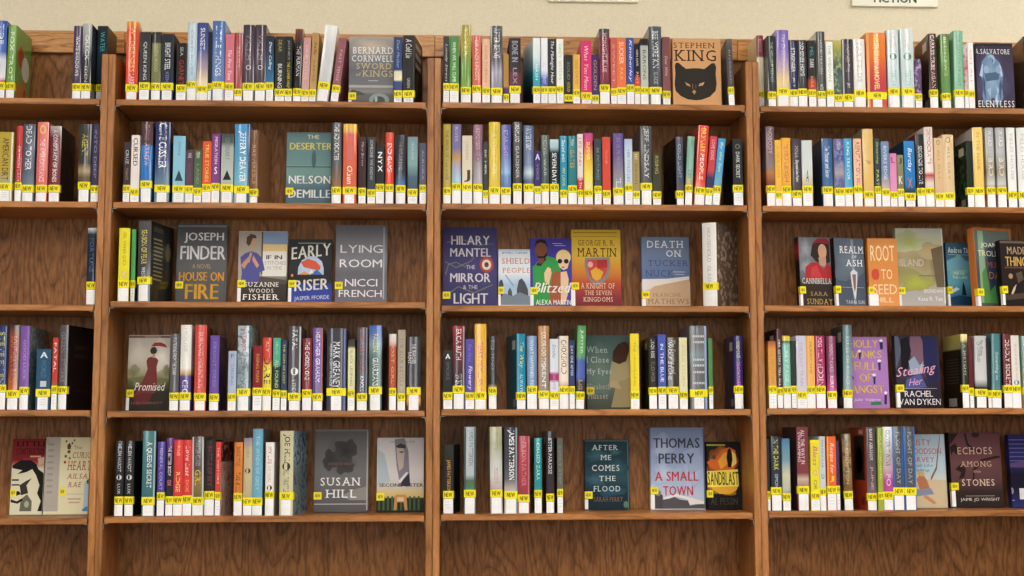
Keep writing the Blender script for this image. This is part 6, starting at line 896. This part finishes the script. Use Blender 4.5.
('s',4,1,-0.8801,0.0233,0.2053,0.1396,0.012,0.0,0,0.0436,'h','2c2c2c:0,262628',[('HELEN HARDT','d0d0d0',0.1972,0.1209,0.45,0),('LUX','ccc',0.0883,0.0612,0.35,0)],{'emb': ('d0d0d0',0.106)},'black book with white lotus mark, first from left, second bay, fifth shelf'),
('s',4,1,-0.8527,0.0238,0.2053,0.1396,0.012,0.0,0,0.0435,'h','2c2c2c:0,262628',[('HELEN HARDT','d0d0d0',0.1971,0.1208,0.45,0),('LUX','ccc',0.0882,0.0611,0.35,0)],{'rc': '17191a','emb': ('d0d0d0',0.1059)},'black book with white lotus mark, second from left, second bay, fifth shelf'),
('s',4,1,-0.8001,0.0347,0.2325,0.1581,0.012,0.0,-8.51,0.0419,'h','4c7c80:0,46747a:.4,3c6a70',[('A QUEENS SECRET','e8f0ec',0.2024,0.0772,0.5,0)],{'edge': 'R','ec': 'a0b8b8'},'tall teal book with white lettering, third from left, second bay, fifth shelf'),
('s',4,1,-0.7668,0.0201,0.2023,0.1376,0.012,0.0,0,0.0548,'h','5c48a0:0,54429a',[('GENERAL COURT','b8b0dc',0.1859,0.0716,0.45,0)],{},'slim purple book with pale lettering, fourth from left, second bay, fifth shelf'),
('s',4,1,-0.7439,0.0196,0.2132,0.145,0.012,0.0,0,0.0435,'h','6a3c88:0,4c3058:.15,2c2830:.3,302c34:.7,4c3440',[('THE BETTER BODY','f0e4ec',0.1913,0.1095,0.5,0),('OX','e87898',0.0987,0.0824,0.6,0)],{},'black book with purple top and pink mark, fifth from left, second bay, fifth shelf'),
('s',4,1,-0.7205,0.0253,0.2077,0.1412,0.012,0.0,0,0.0434,'h','d84440:0,d4403c',[('PINE','f0a898',0.1913,0.164,0.4,0),('RIDGE','f8d880',0.1203,0.066,0.5,0)],{},'red book, first of the red pair, sixth from left, second bay, fifth shelf'),
('s',4,1,-0.695,0.0242,0.2076,0.1412,0.012,0.0,0,0.046,'h','d84440:0,d4403c',[('Love Last','f8d8d0',0.1912,0.1094,0.55,0),('DOE','f0a060',0.0985,0.0659,0.4,0)],{},'red book with white script, second of the pair, seventh from left, second bay, fifth shelf'),
('s',4,1,-0.6656,0.0316,0.2166,0.1473,0.012,-0.0121,0,0.0413,'h','5c5450:0,544c48:.4,8a7444:.55,80703c:.65,504a48',[('MASTER CLASS','a89c98',0.2076,0.1365,0.45,0),('GIRL','e0c040',0.1256,0.082,0.55,0)],{'edge': 'LR','ec': 'c8c8c8'},'tall brown grey glossy book, gold lettering, eighth from left, second bay, fifth shelf'),
('s',4,1,-0.6347,0.0267,0.2075,0.1411,0.012,0.0,0,0.0574,'h','322c2c:0,2c2828',[('BATTLE OF SKY','843434',0.1911,0.0819,0.5,0)],{'rc': '1e1a1a'},'black book with dark red lettering, ninth from left, second bay, fifth shelf'),
('s',4,1,-0.6118,0.0147,0.202,0.1373,0.012,0.0,5.15,0.0546,'p','d44840:0,cc443c',[('THE VISITORS','f0b8b0',0.1883,0.0873,0.4,0)],{'rc': '2c1a1c:0,301c1e:.26,b8b0a8:.28,b8b0a8','rn': 'a8605c'},'slim red book, tenth from left, second bay, fifth shelf'),
('s',4,1,-0.5569,0.0229,0.2007,0.1365,0.012,0.0,0,0.0517,'h','d8803c:0,d47c3a',[('BONE MINE','4a2c18',0.1881,0.1361,0.5,0),('THE KILL','3c2414',0.1198,0.0653,0.6,0)],{},'orange book with dark lettering, eleventh from left, second bay, fifth shelf'),
('s',4,1,-0.5309,0.024,0.2127,0.1447,0.012,0.0,0,0.0393,'h','8a7c94:0,c0aa88:.15,c8b48c:.5,b09c80',[('FLORA','a08868',0.1963,0.1579,0.35,0)],{'emb': ('3c3030',0.1224)},'tan book with dark round emblem, twelfth from left, second bay, fifth shelf'),
('s',4,1,-0.5044,0.0273,0.2374,0.1614,0.012,0.0,0,0.0392,'h','6aa4bc:0,74acc4',[('THE WINDS OF GREY','a8d0dc',0.2182,0.0705,0.4,0)],{'rc': '788890'},'tall blue teal book, thirteenth from left, second bay, fifth shelf'),
('s',4,1,-0.4709,0.0235,0.2005,0.1363,0.012,0.0,0,0.0567,'h','ece6e0:0,e8e4de',[('MY LIFE','c84850',0.1879,0.1413,0.45,0),('FOR YOURS','d0a0a4',0.1359,0.0922,0.35,0)],{'emb': ('2c2828',0.0758)},'white book with red lettering, fourteenth from left, second bay, fifth shelf'),
('s',4,1,-0.4258,0.0378,0.2317,0.1576,0.012,0.0,9,0.0538,'h','c8c09c:0,d4cca8',[('JOE HILL','3a382c',0.2235,0.1439,0.62,0),('FULL THROTTLE','3c3a30',0.1248,0.0647,0.45,0)],{'rc': '8ca4b4:0,90a8b8:.3,6c7c84:.5,788a94','rn': '384450','emb': ('3c3a30',0.1343)},'thick cream grey book with black lettering, fifteenth from left, second bay, fifth shelf'),
('f',4,1,-0.2841,0.1535,0.2356,0.027,0.14,0.0611,0,0.0464,'f','6e6c6c:0,747272:.5,6c6a6a:.7,5c5a5a',[('P','8c8a8a',[(0.0092,0.994),(0.996,0.994),(0.996,0.9735),(0.0092,0.9735)]),('N',0.4518,0.6485,0.295,0.2167,'727070','4a4848'),('N',0.5809,0.7327,0.2028,0.1445,'4e4c4c','3c3a3a'),('N',0.3043,0.6244,0.1475,0.1204,'4a4848','403e3e'),('N',0.5624,0.5521,0.166,0.0963,'4c4a4a','444242'),('N',0.8206,0.2271,0.166,0.0482,'706e6e','8e8c8a'),('T','THE BENEFIT OF HINDSIGHT',0.2489,0.7284,0.5642,0.5943,'8a5a50','',0,0),('P','8c8a88',[(0.4887,0.191),(0.7653,0.2752),(0.996,0.3114),(0.996,0.1428),(0.6731,0.1428)]),('P','c0bebe',[(0.0092,0.1019),(0.996,0.1019),(0.996,0.0922),(0.0092,0.0922)]),('T','SUSAN',0.1199,0.8574,0.3174,0.4137,'f0eeee','s',0,0),('T','HILL',0.2121,0.7837,0.1729,0.2692,'f0eeee','s',0,0),('P','a8a6a6',[(0.9681,0.9856),(0.9939,0.9856),(0.9939,0.0224),(0.9681,0.0224)])],{'nolab': 1},'face-out grey book with dark thundercloud picture, sixteenth from left, second bay, fifth shelf'),
('f',4,1,-0.1158,0.134,0.2106,0.027,0.14,0.0611,0,0.0428,'f','d4d0d0:0,d8d4d2:.5,ccc4bc:.68,d8c48c:.72,d0b87c:.8,34382c:.82,2c3028',[('P','8a8490',[(0.3734,0.9784),(0.5856,0.9946),(0.6705,0.8166),(0.6917,0.5739),(0.7129,0.3447),(0.5007,0.3447),(0.4159,0.6278)]),('P','c8b4a8',[(0.4159,0.8571),(0.5432,0.8975),(0.5856,0.7896),(0.5644,0.6009),(0.4795,0.5469),(0.4371,0.6818)]),('P','4a4450',[(0.3947,0.884),(0.5007,0.9245),(0.6068,0.8975),(0.6068,0.8571),(0.4583,0.8571)]),('P','5c5660',[(0.4795,0.8166),(0.5644,0.8166),(0.5644,0.795),(0.4795,0.795)]),('P','3a3848',[(0.5007,0.3447),(0.5644,0.4391),(0.6917,0.52),(0.7129,0.3447)]),('P','e4e0de',[(0.4583,0.4121),(0.628,0.5335),(0.6705,0.5254),(0.5007,0.3851)]),('P','b4c0c8',[(0.0212,0.8436),(0.1613,0.7762),(0.2886,0.4121),(0.0212,0.3582)]),('T','CHAN HO KEI',0.2673,0.7978,0.9299,0.9582,'8a8688','',0,0),('T','SECOND SISTER',0.0552,0.9887,0.3366,0.3824,'4c3c34','b',0,0),('P','4c6040',[(0.0339,0.2098),(0.0764,0.2098),(0.0764,0.0211),(0.0339,0.0211)]),('P','4c6040',[(0.1273,0.2098),(0.1697,0.2098),(0.1697,0.0211),(0.1273,0.0211)]),('P','4c6040',[(0.2207,0.2098),(0.2631,0.2098),(0.2631,0.0211),(0.2207,0.0211)]),('P','4c6040',[(0.314,0.2098),(0.3565,0.2098),(0.3565,0.0211),(0.314,0.0211)]),('P','4c6040',[(0.4074,0.2098),(0.4498,0.2098),(0.4498,0.0211),(0.4074,0.0211)]),('P','4c6040',[(0.5007,0.2098),(0.5432,0.2098),(0.5432,0.0211),(0.5007,0.0211)]),('P','4c6040',[(0.5941,0.2098),(0.6365,0.2098),(0.6365,0.0211),(0.5941,0.0211)]),('P','4c6040',[(0.6875,0.2098),(0.7299,0.2098),(0.7299,0.0211),(0.6875,0.0211)]),('P','4c6040',[(0.7808,0.2098),(0.8232,0.2098),(0.8232,0.0211),(0.7808,0.0211)]),('P','4c6040',[(0.8742,0.2098),(0.9166,0.2098),(0.9166,0.0211),(0.8742,0.0211)]),('P','c0905c',[(0.3628,0.0211),(0.384,0.2098),(0.4159,0.2301),(0.6068,0.2301),(0.6387,0.2098),(0.6599,0.0211),(0.5962,0.0211),(0.575,0.1289),(0.4371,0.1289),(0.4265,0.0211)]),('P','e0c090',[(0.4371,0.1964),(0.5771,0.1964),(0.5771,0.1424),(0.4371,0.1424)])],{'nolab': 1},'face-out pale book with half hidden face and gate, seventeenth from left, second bay, fifth shelf'),
('s',4,2,0.0208,0.0283,0.1908,0.1297,0.012,0.0,9,0.053,'p','30302c:0,2a2a28',[('JAMES PATTERSON','d8a040',0.1486,0.0607,0.5,0)],{'rc': '1c1a18'},'black book with orange lettering, first from left, third bay, fifth shelf'),
('s',4,2,0.0804,0.0322,0.2396,0.162,0.012,0.0055,0,0.0557,'h','a8b4b8:0,b0bcc0:.55,586c58:.62,4c8060:.7,80b090:.8,a0acac',[('JAMES PATTERSON','6a7880',0.2313,0.1319,0.6,0)],{'edge': 'LR','ec': '4c5458'},'tall silver book with green patch, second from left, third bay, fifth shelf'),
('s',4,2,0.1549,0.0334,0.2395,0.162,0.012,-0.01,0,0.056,'h','b8b090:0,a8a888:.2,c8c8c0:.4,d0d0cc:.55,b89c98:.75,c8bcb4',[('PRIVATE','a0a090',0.2256,0.1758,0.4,0),('MOSCOW','b88888',0.1261,0.0821,0.4,0)],{},'tall pale olive and white book, third from left, third bay, fifth shelf'),
('s',4,2,0.1947,0.0362,0.2383,0.162,0.012,0.0,0,0.0517,'h','3a3c44:0,484a52:.4,686a70:.6,c8b8b0:.75,d8ccc0',[('JAMES PATTERSON','f8f8f8',0.2311,0.0929,0.6,0)],{'edge': 'R','ec': '98a0a8'},'tall black and silver book, white lettering, fourth from left, third bay, fifth shelf'),
('s',4,2,0.2302,0.0315,0.2144,0.1458,0.012,0.0078,0,0.0419,'h','a84048:0,b04450:.4,98404c:.8,c88060',[('PRISON FATHER','d88890',0.1977,0.0763,0.45,0)],{'edge': 'R','ec': 'c07880'},'dusky red book with pale lettering, fifth from left, third bay, fifth shelf'),
('s',4,2,0.2705,0.0206,0.2087,0.1419,0.012,0.0,0,0.0546,'h','2c8c90:0,349498',[('CHASED ZARA','c8ecec',0.1949,0.0926,0.5,0)],{'lc': '1c4c54:0,205058:.5,a89048:.6,204048:.8'},'teal book with yellow edged side, sixth from left, third bay, fifth shelf'),
('s',4,2,0.3041,0.0218,0.227,0.1543,0.012,0.0,0,0.0443,'h','2c282c:0,383038:.6,40303c',[('BITTER PARADISE','e8e4e8',0.2086,0.109,0.5,0)],{'lc': '1e1c20','la': 'sq'},'black book with bold white lettering, seventh from left, third bay, fifth shelf'),
('s',4,2,0.3317,0.0157,0.2086,0.1418,0.012,0.0,0,0.0571,'p','60625a:0,6a6c64',[('EVERY STEP','8c8e84',0.1864,0.0814,0.45,0)],{'lc': '22201c'},'slim grey olive book, eighth from left, third bay, fifth shelf'),
('f',4,2,0.4814,0.1302,0.2021,0.027,0.16,0.0396,0,0.0427,'f','2c4048:0,2a4450:.3,34505c:.55,243844:.75,20303a',[('P','6a8080',[(0.004,0.9858),(0.9777,0.9858),(0.9777,0.9758),(0.004,0.9758)]),('P','6a7c70',[(0.9621,0.9858),(0.9777,0.9858),(0.9777,0.0052),(0.9621,0.0052)]),('N',0.2869,0.7726,0.2674,0.0995,'2c4850','3c6874'),('N',0.7326,0.6021,0.2228,0.1137,'2c4850','38646e'),('N',0.2424,0.4315,0.2228,0.0853,'30505a','44687a'),('N',0.5989,0.261,0.3342,0.0711,'2a4450','305a6c'),('N',0.688,0.8152,0.1337,0.0426,'2e4c54','40707a'),('E',0.9109,0.0762,0.0535,0.0483,'5c7c68'),('T','AFTER',0.1644,0.7549,0.8508,0.9218,'d8e4e4','s',0,0),('T','ME',0.3538,0.5989,0.7087,0.7797,'d8e4e4','s',0,0),('T','COMES',0.1644,0.7772,0.5523,0.6376,'e0eaea','s',0,0),('T','THE',0.3204,0.688,0.4102,0.4813,'d8e4e4','s',0,0),('T','FLOOD',0.1867,0.7883,0.261,0.3392,'d0dce0','s',0,0),('T','SARAH PERRY',0.1978,0.844,0.1189,0.1828,'8a6a58','s',0,0)],{},'face-out dark teal book with white serif title, ninth from left, third bay, fifth shelf'),
('f',4,2,0.6875,0.1587,0.2364,0.027,0.16,0.0338,0,0.0548,'f','8c9cc4:0,98a8cc:.3,a8b8d8:.6,b8c4dc:.8,c8d0dc',[('N',0.2353,0.7805,0.2206,0.1463,'98a8cc','bcc8e4'),('N',0.7868,0.4879,0.1838,0.1951,'a0b0d0','c0cce4'),('N',0.2353,0.4391,0.1838,0.1463,'a4b4d4','c4d0e4'),('P','a8bcd8',[(0.4191,0.4879),(0.5662,0.5122),(0.6397,0.122),(0.3824,0.122)]),('P','b4c4e0',[(0.1618,0.8537),(0.3089,0.7073),(0.1986,0.5854),(0.0883,0.7073)]),('P','a4b4d4',[(0.603,0.7073),(0.8971,0.7805),(0.9338,0.4879),(0.7132,0.4147)]),('P','5c6478',[(0.9779,0.9878),(0.996,0.9878),(0.996,0.0123),(0.9779,0.0123)]),('P','504c50',[(0.004,0.0123),(0.004,0.1586),(0.0699,0.1952),(0.1618,0.2074),(0.2169,0.1708),(0.2169,0.0123)]),('P','5a565a',[(0.2169,0.0123),(0.2169,0.122),(0.3456,0.1342),(0.4191,0.1586),(0.5294,0.122),(0.6765,0.1099),(0.7132,0.0489),(0.8971,0.0733),(0.989,0.0611),(0.989,0.0123)]),('E',0.1342,0.2013,0.0551,0.0366,'8a8068'),('P','e8e4e0',[(0.2353,0.1464),(0.4559,0.1952),(0.7132,0.1464),(0.9706,0.0977),(0.9706,0.0672),(0.7132,0.0611),(0.6765,0.122),(0.4559,0.1586),(0.2353,0.122)]),('T','THOMAS',0.0607,0.9154,0.75,0.872,'4a4c5c','b',0,0),('T','PERRY',0.1526,0.8143,0.561,0.683,'4a4c5c','b',0,0),('T','A SMALL',0.0791,0.8787,0.3476,0.4635,'d84448','b',0,0),('T','TOWN',0.2261,0.7776,0.1708,0.2867,'d84448','b',0,0)],{},'large sky blue face-out, grey and red title, tenth from left, third bay, fifth shelf'),
('f',4,2,0.8205,0.0994,0.1946,0.027,0.145,0.0611,0,0.0448,'f','262222:0,221e1e',[('N',0.4425,0.7103,0.4401,0.2069,'5a2a1a','e08038'),('P','d86c2c',[(0.004,0.6956),(0.1785,0.7547),(0.3545,0.799),(0.4719,0.8877),(0.6773,0.9172),(0.8533,0.8729),(0.912,0.7103),(0.7946,0.5921),(0.4132,0.5626),(0.1198,0.6069)]),('P','f0a83c',[(0.3252,0.7103),(0.5012,0.8286),(0.6773,0.8581),(0.6479,0.6808),(0.4132,0.5921)]),('P','f8dc70',[(0.7359,0.8729),(0.8533,0.8138),(0.8826,0.6808),(0.7359,0.6217)]),('P','1c1616',[(0.5892,0.7695),(0.6303,0.8729),(0.689,0.9084),(0.7477,0.8581),(0.7653,0.7399),(0.7242,0.6217),(0.6303,0.6217)]),('E',0.2196,0.7724,0.0645,0.0355,'485048'),('N',0.4719,0.3261,0.4401,0.1182,'7a4418','f0c848'),('P','e8b03c',[(0.0905,0.3704),(0.2958,0.4148),(0.7946,0.4295),(0.9413,0.3852),(0.8533,0.2818),(0.6479,0.2227),(0.3545,0.2286),(0.1491,0.2965)]),('P','f4e060',[(0.004,0.5626),(0.912,0.5921),(0.9266,0.3409),(0.0171,0.3261)]),('T','SANDBLAST',0.0171,0.9266,0.3557,0.5552,'3c3c18','b',0,0),('P','a8b838',[(0.004,0.9616),(0.5599,0.9616),(0.5599,0.9409),(0.004,0.9409)]),('T','AL PESSIN',0.0905,0.8826,0.0675,0.1709,'4c4a3c','b',0,0)],{'nolab': 1},'face-out black book with yellow title and explosion, eleventh from left, third bay, fifth shelf'),
('s',4,3,0.9184,0.0082,0.2009,0.1366,0.012,0.0,0,0.045,'p','2c2c2e',[],{},'sliver of black book against the post, first from left, far-right bay, fifth shelf'),
('s',4,3,0.9408,0.0295,0.2079,0.1414,0.012,0.0,0,0.056,'h','2a3440:0,303848',[('IN THE DARK','ece050',0.2009,0.1144,0.5,0),('SIMON','c0c4cc',0.1032,0.0643,0.35,0)],{},'navy black book with yellow lettering, second from left, far-right bay, fifth shelf'),
('s',4,3,0.9689,0.0222,0.2019,0.1373,0.012,0.0,0,0.0392,'p','4c7898:0,7898a4:.3,c8c4a8:.5,b8b8a8:.7,5a4830:.85',[],{},'sky blue and cream picture book, third from left, far-right bay, fifth shelf'),
('s',4,3,1.0172,0.0325,0.2343,0.1593,0.012,0.0,0,0.0585,'h','7c3c44:0,824048:.55,c8b0a0:.62,a87870:.72,743844',[('ALL THE WAY IN','e8d4d4',0.2259,0.1308,0.35,0),('SWARMING','d8c0c0',0.2203,0.1364,0.25,-0.3)],{'lc': '4c3438'},'tall maroon book with pale picture, fourth from left, far-right bay, fifth shelf'),
('s',4,3,1.0502,0.0245,0.1978,0.1345,0.012,0.0083,0,0.0416,'p','e4d82c:0,e8dc38',[('Bless','c04888',0.181,0.1251,0.6,0),('O','d888a8',0.114,0.0973,0.6,0),('OR','906838',0.0861,0.0583,0.5,0)],{},'leaning bright yellow book with pink script, fifth from left, far-right bay, fifth shelf'),
('s',4,3,1.0728,0.0171,0.2076,0.1411,0.012,0.0,0,0.0527,'h','c4c8cc:0,ccd0d4',[('MAGNOLIA','7a808c',0.1978,0.1195,0.4,0),('U','404448',0.1028,0.0888,0.5,0)],{},'slim grey white book, sixth from left, far-right bay, fifth shelf'),
('s',4,3,1.0971,0.0257,0.2075,0.1411,0.012,0.0102,0,0.0581,'p','ec6a38:0,e8602f',[('Recipe for','f8e0d4',0.1893,0.1027,0.55,0),('J','e8c050',0.0971,0.0804,0.6,0)],{'edge': 'L','ec': 'd8b040'},'orange red book with white script, seventh from left, far-right bay, fifth shelf'),
('s',4,3,1.116,0.0091,0.1949,0.1325,0.012,0.0,0,0.0594,'p','48385c',[],{},'thin purple book beside orange red one, eighth from left, far-right bay, fifth shelf'),
('s',4,3,1.145,0.0239,0.2144,0.1458,0.012,-0.0147,9,0.044,'h','8a6c48:0,a08058:.4,80603c:.7,947450',[('REDEMPTION','c8b088',0.1752,0.0746,0.4,0)],{'lc': '6c5640','noise': '5c4830'},'brown mottled book, ninth from left, far-right bay, fifth shelf'),
('s',4,3,1.2124,0.0258,0.2325,0.1581,0.012,0.0,0,0.0382,'h','54484c:0,5c5058:.4,685a64:.7,8c7c90',[('BARRY ABRAHAM','e8e0e4',0.2283,0.1414,0.4,0),('JUNE','c8a098',0.1246,0.0576,0.4,0)],{'lc': 'c84c30','la': 'pic'},'tall black glossy book, red cover facing left, tenth from left, far-right bay, fifth shelf'),
('s',4,3,1.2367,0.0149,0.2311,0.1571,0.012,0.0152,0,0.0408,'h','9aa838:0,a4b044',[('RUNNER','c8d078',0.2086,0.0854,0.35,0)],{'nolab': 1},'slim tall lime green book, eleventh from left, far-right bay, fifth shelf'),
('s',4,3,1.2592,0.0272,0.2339,0.159,0.012,0.0098,0,0.0421,'h','e8e8e8:0,dcdcdc:.1,b0a8ac:.35,c8a8b8:.5,b44c94:.65,c458a4',[('OLIVER TWINS','38383c',0.2254,0.1245,0.5,0),('PO','f0d8e8',0.1021,0.0686,0.5,0)],{},'tall white book with magenta foot, twelfth from left, far-right bay, fifth shelf'),
('s',4,3,1.2895,0.031,0.2349,0.1598,0.012,0.0,0,0.0537,'h','4c5054:0,585c60',[('FLIGHT OF DAY','a8acb0',0.2197,0.0741,0.4,0)],{'edge': 'LR','ec': '3868b8'},'tall dark glossy book with blue edges, thirteenth from left, far-right bay, fifth shelf'),
('s',4,3,1.3231,0.0327,0.2349,0.1597,0.012,0.0,0,0.0535,'h','4c5054:0,585c60',[('FLIGHT OF DAY','a8acb0',0.2197,0.0739,0.4,0)],{'edge': 'LR','ec': '3868b8'},'tall dark glossy book with blue edges, fourteenth from left, far-right bay, fifth shelf'),
('f',4,3,1.4061,0.1074,0.2113,0.027,0.1,0.0611,0,0,'f','a8bcc8:0,b4c8d0:.5,c8ccc4:.6,ccbea4:.7,c8b494',[('P','ccb898',[(0.1273,0.3078),(0.5091,0.3893),(0.9891,0.3757),(0.9891,0.0228),(0.1273,0.0228)]),('T','KRISTY',-0.0363,0.6182,0.8507,0.9321,'c04858','',0,0),('T','WOODSON',-0.0636,0.8909,0.7286,0.81,'c04c64','',0,0),('T','HARVEY',-0.0636,0.7,0.62,0.6906,'b85070','',0,0),('T','Feels Like',0.0728,0.6455,0.5589,0.5996,'5888a0','',0.3,0),('T','Falling',0.1,0.5637,0.4843,0.5318,'5888a0','',0.3,0),('P','b87858',[(0.1819,0.3893),(0.2637,0.4436),(0.3728,0.4436),(0.4546,0.3893),(0.5091,0.3078),(0.5364,0.2536),(0.2637,0.24)]),('E',0.3182,0.4639,0.0982,0.0353,'d8b068'),('P','8890a8',[(0.1819,0.2536),(0.5637,0.2671),(0.6455,0.1857),(0.1546,0.1586)]),('P','c88c6c',[(0.4,0.1857),(0.6182,0.1043),(0.7,0.0636),(0.6182,0.05),(0.3455,0.145)]),('P','8a6450',[(0.5637,0.4028),(0.7273,0.5521),(0.8773,0.9864),(0.8909,0.9864),(0.7546,0.525),(0.5909,0.3757)]),('P','98acb8',[(0.1273,0.7177),(0.9727,0.7177),(0.9727,0.7123),(0.1273,0.7123)])],{'nolab': 1,'labw': 0},'face-out pale blue book, child on a swing, fifteenth from left, far-right bay, fifth shelf'),
('f',4,3,1.5612,0.1573,0.2168,0.027,0.13,0.0611,4,0.0604,'f','6a4448:0,704a4e:.4,5c4042:.65,382c2a:.8,302826',[('P','322626',[(0.0094,0.7996),(0.1132,0.8531),(0.2075,0.7729),(0.1509,0.6928),(0.0755,0.7462),(0.0377,0.6928)]),('P','2e2424',[(0.0943,0.5058),(0.2264,0.5859),(0.3019,0.5058),(0.2642,0.3989),(0.1509,0.3722),(0.2075,0.4657)]),('P','322828',[(0.3019,0.9866),(0.3396,0.9866),(0.3774,0.8531),(0.4906,0.7729),(0.717,0.7462),(0.717,0.7248),(0.4717,0.7462),(0.3396,0.8263)]),('P','322828',[(0.4151,0.292),(0.434,0.5058),(0.6038,0.6393),(0.9057,0.6861),(0.9811,0.6794),(0.9811,0.658),(0.6415,0.6126),(0.4717,0.479),(0.4528,0.292)]),('E',0.5283,0.9666,0.0755,0.0347,'3a2c2c'),('P','322828',[(0.0094,0.9866),(0.1887,0.9866),(0.0755,0.8798),(0.0094,0.8263)]),('T','ECHOES',0.1604,0.8302,0.7061,0.7996,'d8b8a0','s',0,0),('T','AMONG',0.1981,0.8019,0.5391,0.6126,'c8a890','s',0,0),('T','the',0.4434,0.5849,0.459,0.4991,'b89880','',0,0),('T','STONES',0.2075,0.8396,0.2853,0.3722,'e0c8b0','s',0,0),('P','a89890',[(0.2642,0.1531),(0.8302,0.1531),(0.8302,0.1464),(0.2642,0.1464)]),('T','JAIME JO WRIGHT',0.1604,0.9245,0.073,0.1237,'d0c8c4','',0,0)],{'spc': '2c2422'},'face-out dusky brown book with black scrollwork, sixteenth from left, far-right bay, fifth shelf'),
('f',4,3,1.712,0.1168,0.2106,0.027,0.11,0.0611,0,0,'f','2a2a58:0,302e60:.3,28284c:.45,1e1c2c:.55,1c1c30:.75,2e3468',[('P','5a5a90',[(0.004,0.9315),(0.9493,0.9315),(0.9493,0.9178),(0.004,0.9178)]),('P','5a5a90',[(0.004,0.8739),(0.9493,0.8739),(0.9493,0.8602),(0.004,0.8602)]),('P','5a5a90',[(0.004,0.8164),(0.9493,0.8164),(0.9493,0.8027),(0.004,0.8027)]),('P','5a5a90',[(0.004,0.7588),(0.9493,0.7588),(0.9493,0.7451),(0.004,0.7451)]),('P','5a5a90',[(0.004,0.7013),(0.9493,0.7013),(0.9493,0.6876),(0.004,0.6876)]),('P','5a5a90',[(0.004,0.6437),(0.9493,0.6437),(0.9493,0.63),(0.004,0.63)]),('P','5c4470',[(0.004,0.6026),(0.4428,0.6437),(0.9493,0.5889),(0.9493,0.5341),(0.004,0.5478)]),('E',-0.0005,0.2258,0.0608,0.0466,'8a8090'),('P','d8d8d8',[(0.2021,0.26),(0.6961,0.26),(0.6961,0.1093),(0.2021,0.1093)]),('P','9a9ab8',[(0.004,0.1011),(0.0628,0.1011),(0.0628,0.0901),(0.004,0.0901)])],{'nolab': 1},'dark blue back cover with barcode at photo edge, seventeenth from left, far-right bay, fifth shelf'),
]

for rec in BOOKS:
    (spine_book if rec[0] == 's' else face_book)(rec)
